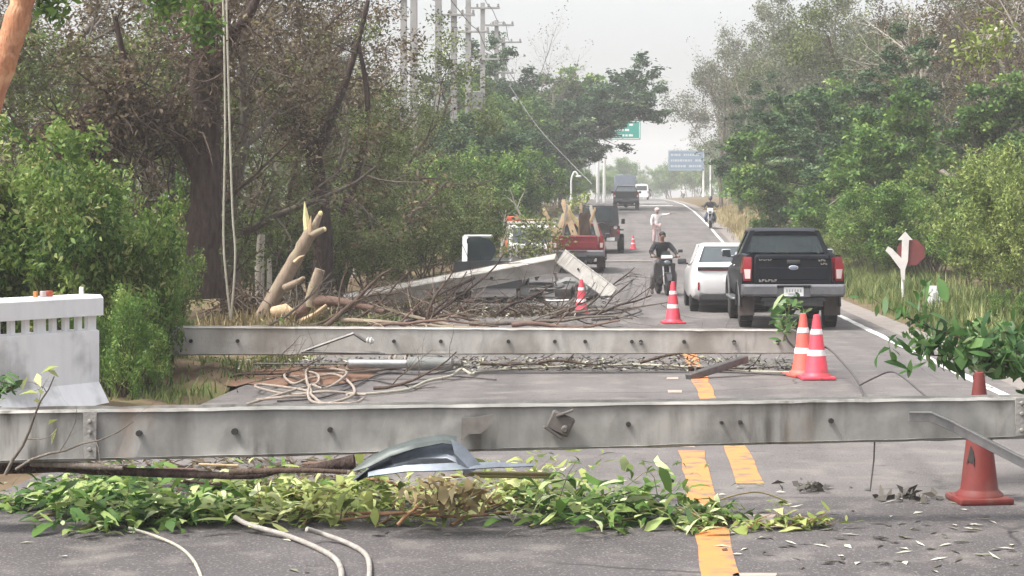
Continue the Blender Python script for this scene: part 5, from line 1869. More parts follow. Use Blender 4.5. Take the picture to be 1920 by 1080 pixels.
def wheel(parent, x, y, r, w, rim='galv', side=1, name='wheel'):
    h = bpy.data.objects.new(name, None)
    C.objects.link(h)
    h.parent = parent
    h.location = (x, y, r)
    Mx = Matrix.Rotation(R(90), 4, 'Y')
    mb = MB()
    hw = w / 2
    mb.lathe([(r * .62, -hw * .9), (r * .80, -hw), (r * .93, -hw * .92), (r * .99, -hw * .7), (r, -hw * .3), (r, hw * .3), (r * .99, hw * .7), (r * .93, hw * .92), (r * .80, hw), (r * .62, hw * .9)], 28, Mx)
    for i in range(28):
        a = 2 * PI * i / 28
        mb.box((0, math.cos(a) * r * .995, math.sin(a) * r * .995), (w * .82, .03, .03), (a, 0, 0))
    mb.build('tyre', M['black_rubber'], h, angle=40)
    mb = MB()
    mb.lathe([(r * .18, hw * .55), (r * .22, hw * .75), (r * .30, hw * .62), (r * .34, hw * .5)], 20, Matrix.Diagonal((side, 1, 1, 1)) @ Mx)
    mb.lathe([(r * .56, hw * .2), (r * .58, hw * .85), (r * .63, hw * .93), (r * .64, hw * .5)], 24, Matrix.Diagonal((side, 1, 1, 1)) @ Mx)
    for i in range(6):
        a = 2 * PI * i / 6
        mb.box((side * hw * .66, math.cos(a) * r * .40, math.sin(a) * r * .40), (.03, r * .15, r * .42), (a - PI / 2 + PI / 2 * 0 + PI / 2, 0, 0), bevel=.006)
    mb.build('rim', M[rim], h, angle=40)
    return h


def mir(mb, fn):
    for s in (1, -1):
        fn(s)


def prism_yz(mb, poly, x0, x1):
    """polygon in the y-z plane pulled along x"""
    n = len(poly)
    vs = [(x0, y, z) for y, z in poly] + [(x1, y, z) for y, z in poly]
    mb.add(vs, [tuple(range(n)), tuple(range(n, 2 * n))[::-1]] + [(i, (i + 1) % n, n + (i + 1) % n, n + i) for i in range(n)])


def pickup(label, loc, rotz, paint='car_black', scale=1.0, plate=True, detail=True, glass='glass_light', lights='lamp_red', bumper='bumper_grey', rim='dark_steel', name='pickup_truck', cabglass=True):
    t = thing(name, label, 'pickup truck', loc, rotz)
    t.scale = (scale, scale, scale)
    P_ = M[paint]
    low = [(0, .50), (.70, .50), (.86, .56), (.905, .72), (.915, .95), (.895, 1.20), (.865, 1.335)]
    # bed: two side walls and floor, a recess between
    mb = MB()
    for s in (1, -1):
        sec = [(.93, .60), (.945, .80), (.94, 1.02), (.915, 1.22), (.875, 1.36), (.80, 1.375), (.775, 1.34), (.775, .62)]
        rs = []
        for y, f in ((.10, .985), (.35, 1.0), (.9, 1.0), (1.55, 1.0), (1.68, 1.0)):
            rs.append([Vector((s * x * f, y, z)) for x, z in sec])
        mb.loft(rs)
    mb.box((0, .90, .66), (1.60, 1.56, .08))
    mb.build('cargo_bed', P_, t, angle=35)
    # cab and bonnet
    mb = MB()
    B = [(0, .52), (.60, .52), (.86, .56), (.925, .74), (.935, .95), (.92, 1.15), (.885, 1.34), (.80, 1.36), (0, 1.36)]
    F_ = [(0, .52), (.60, .52), (.86, .56), (.915, .72), (.925, .90), (.90, 1.03), (.83, 1.12), (.70, 1.15), (0, 1.17)]
    N_ = [(0, .50), (.55, .50), (.70, .54), (.80, .68), (.82, .86), (.80, .96), (.74, 1.03), (.60, 1.06), (0, 1.08)]
    mb.loft([ring(1.70, B), ring(2.2, B), ring(3.45, [(x, z if z < 1.2 else 1.22 + (z - 1.2) * .3) for x, z in B]), ring(3.75, F_), ring(4.6, F_), ring(5.05, N_)])
    mb.build('body', P_, t, angle=35)
    # greenhouse: roof and pillars around glass
    def sec(y0, y1, w0, w1, z0, z1):
        return w0, w1, z0, z1
    roof = MB()
    pr = []
    for y, w, z in ((1.80, .625, 1.79), (1.95, .665, 1.825), (2.4, .685, 1.85), (2.9, .675, 1.845), (3.15, .65, 1.80)):
        pr.append(ring(y, [(0, z - .07), (w - .02, z - .08), (w, z - .055), (w - .06, z - .012), (w - .20, z), (0, z + .006)]))
    roof.loft(pr)
    # pillars
    for s in (1, -1):
        roof.loft([[Vector((s * x, y, z)) for x, y, z in ((.855, 1.70, 1.34), (.855, 1.92, 1.34), (.76, 1.92, 1.34), (.76, 1.70, 1.34))],
                   [Vector((s * x, y, z)) for x, y, z in ((.70, 1.80, 1.70), (.70, 1.98, 1.70), (.62, 1.98, 1.70), (.62, 1.80, 1.70))],
                   [Vector((s * x, y, z)) for x, y, z in ((.655, 1.82, 1.80), (.655, 1.98, 1.80), (.57, 1.98, 1.80), (.57, 1.82, 1.80))]])
        roof.loft([[Vector((s * x, y, z)) for x, y, z in ((.86, 2.60, 1.33), (.86, 2.72, 1.33), (.80, 2.72, 1.33), (.80, 2.60, 1.33))],
                   [Vector((s * x, y, z)) for x, y, z in ((.67, 2.55, 1.80), (.67, 2.66, 1.80), (.60, 2.66, 1.80), (.60, 2.55, 1.80))]])
        roof.loft([[Vector((s * x, y, z)) for x, y, z in ((.84, 3.60, 1.18), (.84, 3.74, 1.18), (.74, 3.74, 1.18), (.74, 3.60, 1.18))],
                   [Vector((s * x, y, z)) for x, y, z in ((.66, 3.05, 1.80), (.66, 3.17, 1.80), (.58, 3.17, 1.80), (.58, 3.05, 1.80))]])
    roof.build('cab_roof', P_, t, angle=35)
    mb = MB()
    q = [(-.775, 1.735, 1.385), (.775, 1.735, 1.385), (.635, 1.825, 1.735), (-.635, 1.825, 1.735)]
    mb.add(q + [(x, y + .012, z) for x, y, z in q], [(0, 1, 2, 3), (7, 6, 5, 4), (0, 4, 5, 1), (1, 5, 6, 2), (2, 6, 7, 3), (3, 7, 4, 0)])
    mb.build('rear_window', M[glass], t)
    if cabglass:
        mb = MB()
        # what one sees through the rear glass: seat backs and head rests
        for x in (-.36, .36):
            mb.box((x, 2.35, 1.30), (.46, .14, .44), (R(-8), 0, 0), bevel=.04, seg=2)
            mb.box((x, 2.33, 1.58), (.24, .10, .16), bevel=.04, seg=2)
        mb.build('seat', M['cloth_grey'], t)
    for s in (1, -1):
        mb = MB()
        q = [(s * .845, 1.98, 1.36), (s * .850, 3.55, 1.30), (s * .665, 3.08, 1.76), (s * .668, 2.02, 1.76)]
        mb.add(q + [(x - s * .012, y, z) for x, y, z in q], [(0, 1, 2, 3), (7, 6, 5, 4), (0, 4, 5, 1), (1, 5, 6, 2), (2, 6, 7, 3), (3, 7, 4, 0)])
        mb.build('side_window', M['glass'], t)
    mb = MB()
    q = [(-.76, 3.70, 1.19), (.76, 3.70, 1.19), (.60, 3.13, 1.78), (-.60, 3.13, 1.78)]
    mb.add(q + [(x, y - .015, z) for x, y, z in q], [(0, 1, 2, 3), (7, 6, 5, 4), (0, 4, 5, 1), (1, 5, 6, 2), (2, 6, 7, 3), (3, 7, 4, 0)])
    mb.build('windscreen', M[glass], t)
    # tailgate with stepped panel
    tg = MB()
    def tgring(y, inset):
        return [Vector((x, y, z)) for x, z in ((-.70 + inset, .84 + inset), (.70 - inset, .84 + inset), (.715 - inset, 1.0), (.70 - inset, 1.33 - inset), (.66 - inset, 1.375 - inset),
                                               (-.66 + inset, 1.375 - inset), (-.70 + inset, 1.33 - inset), (-.715 + inset, 1.0))]
    tg.loft([tgring(.12, 0), tgring(.045, 0), tgring(.025, .02)])
    tgo = tg.build('tailgate', P_, t, angle=30)
    mb = MB()
    mb.box((0, .022, 1.03), (1.24, .02, .22), bevel=.009)
    mb.box((0, .020, 1.315), (1.28, .025, .05), bevel=.010)
    mb.build('pressed_panel', P_, tgo, angle=30)
    if detail:
        mb = MB()
        mb.box((0, .012, 1.245), (.24, .03, .075), bevel=.012, seg=2)
        mb.build('handle', M['black_plastic'], tgo)
        mb = MB()
        mb.lathe([(.001, .02), (.06, .018), (.078, .012), (.085, 0)], 24, Matrix.Translation((0, .018, 1.14)) @ Matrix.Rotation(R(90), 4, 'X') @ Matrix.Diagonal((1.15, .55, 1, 1)))
        bo = mb.build('badge', M['chrome'], tgo, angle=30)
        mb = MB()
        mb.lathe([(.001, .024), (.055, .022), (.066, .018)], 24, Matrix.Translation((0, .018, 1.14)) @ Matrix.Rotation(R(90), 4, 'X') @ Matrix.Diagonal((1.15, .55, 1, 1)))
        mb.build('badge_face', M['badge_blue'], bo, angle=30)
        for x0, z0, n_, w_ in ((-.62, 1.285, 6, .032), (.46, 1.275, 3, .036), (.50, 1.21, 3, .034), (-.62, .905, 6, .045)):
            mb = MB()
            for i in range(n_):
                xx = x0 + i * w_ * 1.25
                mb.box((xx, .014, z0), (w_ * .28, .008, w_ * 1.15))
                mb.box((xx + w_ * .45, .014, z0 + (w_ * .4 if i % 2 else -w_ * .4)), (w_ * .8, .008, w_ * .28))
                mb.box((xx + w_ * .45, .014, z0), (w_ * .7, .008, w_ * .22))
            mb.build('lettering', M['chrome'], tgo)
    for s in (1, -1):
        mb = MB()
        mb.loft([[Vector((s * x, y, z)) for x, y, z in ((.765, .06, .90), (.905, .10, .90), (.925, .30, .90), (.735, .20, .90))],
                 [Vector((s * x, y, z)) for x, y, z in ((.758, .045, 1.12), (.925, .085, 1.12), (.95, .32, 1.12), (.722, .20, 1.12))],
                 [Vector((s * x, y, z)) for x, y, z in ((.762, .05, 1.33), (.880, .10, 1.34), (.90, .30, 1.34), (.722, .20, 1.33))]])
        lo = mb.build('tail_light', M[lights], t, angle=35)
        mb = MB()
        mb.loft([[Vector((s * x, y, z)) for x, y, z in ((.785, .050, .94), (.875, .078, .94), (.88, .12, .94), (.785, .12, .94))],
                 [Vector((s * x, y, z)) for x, y, z in ((.78, .034, 1.11), (.895, .062, 1.11), (.90, .12, 1.11), (.78, .12, 1.11))]])
        mb.build('clear_lens', M['lamp_clear'], lo, angle=35)
    mb = MB()
    mb.loft([[Vector((x, y, z)) for y, z in ((-.02, .62), (-.05, .66), (-.05, .80), (-.02, .84), (.14, .84), (.16, .62))] for x in (-.90, -.3)])
    mb.loft([[Vector((x, y, z)) for y, z in ((-.02, .62), (-.05, .66), (-.05, .80), (-.02, .84), (.14, .84), (.16, .62))] for x in (.3, .90)])
    mb.box((0, .03, .69), (.62, .10, .17), bevel=.01)
    mb.box((0, -.01, .825), (.62, .14, .03), bevel=.008)
    for s in (1, -1):
        mb.box((s * .905, .12, .74), (.07, .30, .20), bevel=.02, seg=2)
    mb.build('rear_bumper', M[bumper], t, angle=30)
    mb = MB()
    mb.box((0, .9, .50), (1.1, 1.7, .14), bevel=.02)
    mb.box((0, .10, .56), (1.2, .12, .10), bevel=.02)
    mb.tube([(-.75, 1.2, .36), (.75, 1.2, .36)], .055, 10)
    mb.ball((0, 1.2, .36), (.17, .16, .16))
    mb.tube([(.42, .3, .46), (.42, .10, .42)], .03, 10)
    mb.build('chassis', M['black_plastic'], t, angle=40)
    if plate:
        mb = MB()
        mb.box((0, -.026, .705), (.36, .012, .165), bevel=.006)
        po = mb.build('number_plate', M['plate'], t)
        mb = MB()
        for i in range(6):
            mb.box((-.125 + i * .05, -.034, .722), (.028, .004, .055))
        mb.box((0, -.034, .662), (.20, .004, .028))
        mb.build('plate_marks', M['sign_back'], po)
    for s in (1, -1):
        wheel(t, s * .79, 1.25, .375, .25, rim, s)
        wheel(t, s * .79, 4.35, .375, .25, rim, s)
        mb = MB()
        mb.box((s * .80, .84, .43), (.30, .02, .40), bevel=.004)
        mb.build('mud_flap', M['mud_flap'], t)
        for yc in (1.25, 4.35):
            mb = MB()
            pts = []
            for i in range(9):
                a = PI * i / 8
                pts.append((s * .925, yc + .47 * math.cos(a), .40 + .47 * math.sin(a)))
            mb.tube(pts, .035, 6)
            mb.build('wheel_arch', M['black_plastic'], t)
        mb = MB()
        mb.box((s * .93, 2.75, .50), (.16, 1.9, .05), bevel=.015)
        mb.build('side_step', M['bumper_grey'], t)
        mb = MB()
        mb.box((s * 1.02, 3.45, 1.34), (.20, .11, .17), bevel=.035, seg=2)
        mb.box((s * .90, 3.47, 1.27), (.12, .05, .05), bevel=.01)
        mo = mb.build('mirror', M['chrome'] if detail else P_, t, angle=40)
        mb = MB()
        mb.box((s * 1.02, 3.39, 1.34), (.16, .008, .13), bevel=.003)
        mb.build('mirror_glass', M['glass'], mo)
        mb = MB()
        for yy in (2.15, 2.95):
            mb.box((s * .94, yy, 1.13), (.03, .16, .035), bevel=.01)
        mb.build('door_handle', M['chrome'] if detail else M['black_plastic'], t)
    return t


pk1 = pickup('dark blue black double cab pickup seen from behind, stopped before the pale pole', (X(1488, 34.3), 34.3, .004), R(.6), scale=.985, glass='cab_glass')

# white sedan
sd = thing('sedan_car', 'white sedan seen from behind, half hidden by the dark pickup', 'car', (X(1372, 40.6), 40.6, .004), R(1.0))
mb = MB()
def sed(y, w, zb, zs, zt):
    return ring(y, [(0, zb), (w * .72, zb), (w * .93, zb + .06), (w * .995, zb + .2), (w, zs - .12), (w * .985, zs), (w * .93, zt - .03), (w * .84, zt), (0, zt + .015)])
mb.loft([sed(.02, .74, .40, .72, .86), sed(.07, .80, .34, .78, 1.00), sed(.20, .845, .30, .82, 1.045), sed(.60, .87, .22, .84, 1.05), sed(1.1, .875, .20, .86, 1.00), sed(2.4, .875, .20, .86, .96),
         sed(3.2, .87, .20, .80, .92), sed(3.9, .82, .22, .70, .78), sed(4.35, .66, .28, .60, .66)])
mb.build('body', M['car_white'], sd, angle=40)
mb = MB()
def gh(y, w, z0, w1, z1):
    return ring(y, [(0, z0), (w, z0), (w1 + (w - w1) * .25, z0 + (z1 - z0) * .75), (w1, z1 - .04), (w1 - .10, z1), (0, z1 + .01)])
mb.loft([gh(1.32, .60, 1.38, .58, 1.43), gh(1.6, .62, 1.40, .605, 1.455), gh(2.1, .62, 1.40, .60, 1.455), gh(2.5, .58, 1.36, .56, 1.42)])
for s in (1, -1):
    mb.loft([[Vector((s * x, y, z)) for x, y, z in ((.80, .62, 1.0), (.80, .92, 1.0), (.69, .92, 1.0), (.69, .62, 1.0))],
             [Vector((s * x, y, z)) for x, y, z in ((.60, 1.32, 1.40), (.60, 1.60, 1.40), (.51, 1.60, 1.40), (.51, 1.32, 1.40))]])
    mb.loft([[Vector((s * x, y, z)) for x, y, z in ((.80, 3.15, .92), (.80, 3.27, .92), (.70, 3.27, .92), (.70, 3.15, .92))],
             [Vector((s * x, y, z)) for x, y, z in ((.59, 2.40, 1.39), (.59, 2.52, 1.39), (.51, 2.52, 1.39), (.51, 2.40, 1.39))]])
    mb.box((s * .70, 1.95, 1.20), (.05, .08, .46), (0, R(-20 * s), 0))
mb.build('cabin', M['car_white'], sd, angle=40)
for nm, q in (('rear_window', [(-.70, .80, 1.035), (.70, .80, 1.035), (.535, 1.36, 1.395), (-.535, 1.36, 1.395)]), ('windscreen', [(-.72, 3.18, .93), (.72, 3.18, .93), (.53, 2.47, 1.39), (-.53, 2.47, 1.39)])):
    mb = MB()
    d_ = -.012 if nm == 'rear_window' else .012
    mb.add(q + [(x, y - d_, z - .01) for x, y, z in q], [(0, 1, 2, 3), (7, 6, 5, 4), (0, 4, 5, 1), (1, 5, 6, 2), (2, 6, 7, 3), (3, 7, 4, 0)])
    mb.build(nm, M['glass'], sd)
for s in (1, -1):
    mb = MB()
    q = [(s * .79, .95, 1.02), (s * .79, 3.05, .95), (s * .58, 2.42, 1.39), (s * .60, 1.55, 1.40)]
    mb.add(q + [(x - s * .012, y, z) for x, y, z in q], [(0, 1, 2, 3), (7, 6, 5, 4), (0, 4, 5, 1), (1, 5, 6, 2), (2, 6, 7, 3), (3, 7, 4, 0)])
    mb.build('side_window', M['glass'], sd)
    wheel(sd, s * .755, .86, .31, .19, 'galv', s)
    wheel(sd, s * .755, 3.45, .31, .19, 'galv', s)
    mb = MB()
    mb.box((s * .93, 2.85, 1.02), (.20, .09, .13), bevel=.03, seg=2)
    mb.box((s * .84, 2.87, .97), (.10, .04, .04))
    mb.build('mirror', M['black_plastic'], sd)
    mb = MB()
    mb.box((s * .70, .012, .56), (.04, .03, .17), bevel=.008)
    mb.build('reflector', M['lamp_red'], sd)
mb = MB()
mb.loft([[Vector((x, y - .0, z)) for y, z in ((.10, .885), (.005, .89), (-.005, .95), (.05, .975), (.2, .95))] for x in (-.72, 0, .72)])
tl = mb.build('tail_light', M['black_plastic'], sd)
mb = MB()
mb.box((0, -.004, .905), (1.30, .014, .014))
mb.build('light_strip', M['lamp_red'], tl)
mb = MB()
mb.box((0, .05, .34), (1.36, .10, .17), bevel=.03)
mb.build('diffuser', M['black_plastic'], sd)
mb = MB()
mb.box((0, .008, .72), (.36, .012, .16), bevel=.005)
mb.build('number_plate', M['plate'], sd)
mb = MB()
mb.box((0, .9, .22), (1.3, 1.5, .10))
mb.build('underbody', M['black_plastic'], sd)

# red pickup under its timber load
rp = pickup('red pickup seen from behind, piled with broken timber behind the snapped pole', (X(1084, 64), 64, zr(64) + .004), R(0), paint='car_red', scale=.93, plate=False, detail=False, glass='glass')
rg = random.Random(33)
for i, (x, z, l, ax, ay, w, mm, lab) in enumerate((
        (-.62, 1.55, 1.5, -10, 22, .14, 'tan_wood', 'split tan plank leaning out of the red pickup, nearest its left lamp'), (-.30, 1.65, 1.6, -5, -18, .16, 'tan_wood', 'wide tan plank leaning over the red pickup load'),
        (.02, 1.6, 1.4, 6, 4, .10, 'tan_wood', 'upright tan post in the red pickup load'), (.20, 1.5, 1.0, 4, -3, .36, 'bark_brown', 'brown crate board in the red pickup load'),
        (.55, 1.6, 1.3, 0, -14, .11, 'bark_pale', 'pale grey post leaning at the side of the red pickup'), (-.75, 1.2, 1.3, -20, 30, .10, 'tan_wood', 'thin tan batten slanting off the red pickup'),
        (-.1, 1.7, 1.2, 0, -35, .09, 'raw_wood', 'pale batten slanting across the red pickup load'),
        (-.85, 1.35, 1.7, -4, -24, .12, 'tan_wood', 'split tan board jutting over the side of the red pickup next to the truck'), (.40, 1.75, .9, 8, 20, .07, 'tan_wood', 'short tan stake at the far end of the red pickup load'),
        (-.48, 1.75, 1.1, 12, 8, .08, 'bark_pale', 'pale grey stake among the tan planks of the red pickup'))):
    mb = MB()
    mb.box((0, 0, 0), (w, .05, l), (R(ax), R(ay), 0), bevel=.008)
    mb.box((0, .01, l * .1), (w * .8, .04, l * .9), (R(ax * 1.4), R(ay * 1.1), 0), bevel=.006)
    tag(mb.build('timber', M[mm], None, 30, loc=(X(1084, 64) + x, 64.5 + rg.uniform(0, .8), zr(64) + z)), lab, 'timber', 'broken timber on the red pickup')
leafy_cut('green leafy branch heaped on the red pickup load', (X(1060, 65), 65.6, 2.0), (X(1095, 65), 65.9, 2.7), .02, 160, .16, .08, LM['olive'], 91, .5, rad=.22, floor=False, name='leafy_branch', group=None)

# dark jeep
jp = thing('jeep', 'dark jeep with a black box on its back beyond the red pickup', 'jeep', (X(1126, 80), 80, zr(80) + .004), 0)
mb = MB()
mb.loft([ring(y, [(0, .55), (w - .1, .55), (w - .01, .60), (w, .80), (w, 1.12), (w - .04, 1.18), (0, 1.18)]) for y, w in ((.06, .78), (.12, .80), (1.0, .80), (2.6, .80), (3.6, .76), (3.7, .74))])
mb.build('body', M['car_maroon'], jp, angle=30)
mb = MB()
mb.loft([ring(y, [(0, 1.19), (.74, 1.19), (.76, 1.3), (.72, 1.93), (.66, 1.99), (0, 2.01)]) for y in (-.02, .05, 1.2, 2.2)])
mb.build('cabin', M['car_dark'], jp, angle=30)
mb = MB()
mb.box((-.10, -.035, 1.62), (1.10, .02, .60), bevel=.009)
mb.build('rear_window', M['glass'], jp)
mb = MB()
mb.lathe([(.12, -.04), (.34, -.09), (.37, 0), (.34, .09), (.12, .04)], 24, Matrix.Translation((0.05, -.10, .95)) @ Matrix.Rotation(R(90), 4, 'X'))
mb.build('spare_wheel', M['black_rubber'], jp)
for s in (1, -1):
    wheel(jp, s * .83, .75, .40, .28, 'dark_steel', s)
    wheel(jp, s * .83, 2.95, .40, .28, 'dark_steel', s)
    mb = MB()
    mb.box((s * .86, .75, 1.0), (.22, .9, .06), bevel=.02)
    mb.build('fender', M['car_dark'], jp)
    mb = MB()
    mb.lathe([(.001, .03), (.07, .025), (.085, 0)], 16, Matrix.Translation((s * .62, .055, 1.10)) @ Matrix.Rotation(R(90), 4, 'X'))
    lo = mb.build('tail_light', M['lamp_clear'], jp)
    mb = MB()
    mb.box((s * .74, .05, .90), (.09, .03, .16), bevel=.01)
    mb.build('side_lamp', M['lamp_red'], jp)
    mb = MB()
    mb.box((s * .93, 2.35, 1.35), (.16, .08, .22), bevel=.02)
    mb.build('mirror', M['black_plastic'], jp)
mb = MB()
mb.box((0, .0, .60), (1.55, .14, .16), bevel=.03)
mb.build('bumper', M['black_plastic'], jp)
mb = MB()
mb.box((0.42, -.08, .62), (.34, .012, .14))
mb.build('number_plate', M['plate'], jp)

# orange and white truck facing the camera
ot = thing('road_truck', 'white and orange truck facing the camera behind the wrecked white car', 'truck', (X(998, 66), 66, zr(66) + .004), R(6))
ot.scale = (.80, .80, .80)
mb = MB()
mb.loft([[Vector((x, y, z)) for y, z in ((0, .45), (-.06, .6), (-.06, 1.1), (.06, 1.22), (.30, 1.9), (.42, 2.0), (1.9, 2.0), (1.95, .45))] for x in (-1.0, -.97, .97, 1.0)])
mb.build('cab', M['car_white'], ot, angle=30)
mb = MB()
q = [(-.86, .03, 1.24), (.86, .03, 1.24), (.80, .27, 1.86), (-.80, .27, 1.86)]
mb.add(q + [(x, y + .03, z) for x, y, z in q], [(0, 1, 2, 3), (7, 6, 5, 4), (0, 4, 5, 1), (1, 5, 6, 2), (2, 6, 7, 3), (3, 7, 4, 0)])
mb.build('windscreen', M['glass'], ot)
mb = MB()
mb.box((0, .6, 2.07), (2.1, .5, .10), bevel=.02)
mb.build('roof_bar', M['sign_white'], ot)
mb = MB()
mb.box((-.72, .6, 2.24), (.72, .34, .22), bevel=.05, seg=2)
mb.build('beacon', M['truck_orange'], ot)
mb = MB()
mb.box((.2, .6, 2.20), (1.2, .10, .06), bevel=.02)
mb.build('ladder_rail', M['tan_wood'], ot)
for s in (1, -1):
    mb = MB()
    mb.lathe([(.001, .05), (.11, .045), (.14, 0)], 18, Matrix.Translation((s * .70, -.06, .92)) @ Matrix.Rotation(R(90), 4, 'X'))
    mb.build('headlight', M['lamp_clear'], ot)
    wheel(ot, s * .85, .75, .40, .24, 'galv', s)
    wheel(ot, s * .85, 3.6, .40, .24, 'galv', s)
mb = MB()
mb.box((0, -.075, .85), (1.0, .04, .26), bevel=.02)
mb.box((0, -.09, .52), (1.9, .10, .16), bevel=.03)
mb.build('grille', M['car_maroon'], ot)
mb = MB()
mb.box((0, 3.3, 1.0), (2.0, 2.6, .5), bevel=.03)
mb.build('load_bed', M['truck_orange'], ot)
for lab, p, d_, L_, sd_ in (('pale bare branch standing up against the orange beacon', P(945, 520, 62), (.0, 0, 1), 2.2, 101), ('pale bare branch slanting over the white truck roof', P(990, 430, 63), (-.6, 0, .7), 1.5, 102),
                            ('grey branch leaning over the white truck front', P(930, 510, 60), (.15, 0, .9), 1.9, 103)):
    dead_branch(lab, p, d_, L_, .05, sd_, M['bark_pale'], levels=2, kids=(4, 3), group='pale branches leaning on the truck')

for lab, p, d_, L_, sd_, mm in (('brown brush pile before the white truck front', P(960, 540, 50), (.3, 0, .8), 1.7, 111, 'bark_brown'), ('grey brush pile beside the wrecked white car', P(935, 535, 49), (.5, 0, .7), 1.6, 112, 'bark_grey'),
                                ('tangled brush hiding the white truck bumper', P(1010, 540, 52), (-.4, 0, .8), 1.8, 113, 'bark_brown'), ('dusty brush with leaves before the red pickup', P(1045, 530, 54), (-.2, 0, .9), 1.5, 114, 'bark_grey')):
    dead_branch(lab, p, d_, L_, .04, sd_, M[mm], kids=(8, 6, 4), group='brush piles before the truck', leaves=(LM['dusty'], 260, .13, .06, .10, .5))
# wrecked white car under the snapped pole: only its tail shows above it
wc = thing('wrecked_car', 'wrecked white car with a dark rear window showing behind the snapped pole', 'car', (X(915, 45), 45, 0), R(0))
mb = MB()
mb.loft([ring(y, [(0, .35), (.72, .35), (.80, .5), (.82, .8), (.78, .98), (0, 1.0)]) for y in (.0, .08, 1.0, 2.6, 3.4)])
mb.build('body', M['car_dark'], wc, angle=30)
mb = MB()
mb.loft([[Vector((x, y, z)) for y, z in ((.10, .97), (.22, 1.0), (.40, 1.56), (.28, 1.57))] for x in (-.62, -.50)])
mb.loft([[Vector((x, y, z)) for y, z in ((.30, 1.54), (.28, 1.58), (.5, 1.61), (.9, 1.60), (.9, 1.55))] for x in (-.60, -.2, .05)])
mb.build('pillar', M['car_white'], wc, angle=30)
mb = MB()
poly = [(-.52, .98), (-.52, 1.50), (-.44, 1.555), (-.20, 1.56), (.02, 1.50), (.14, 1.38), (.17, 1.22), (.10, 1.06), (.02, .98)]
mb.prism(poly, .03, Matrix.Translation((0, .26, 0)) @ Matrix.Rotation(R(90), 4, 'X'))
mb.build('rear_window', M['teal_black'], wc, angle=30)
for s in (1, -1):
    wheel(wc, s * .72, .8, .30, .18, 'galv', s)
    wheel(wc, s * .72, 2.7, .30, .18, 'galv', s)


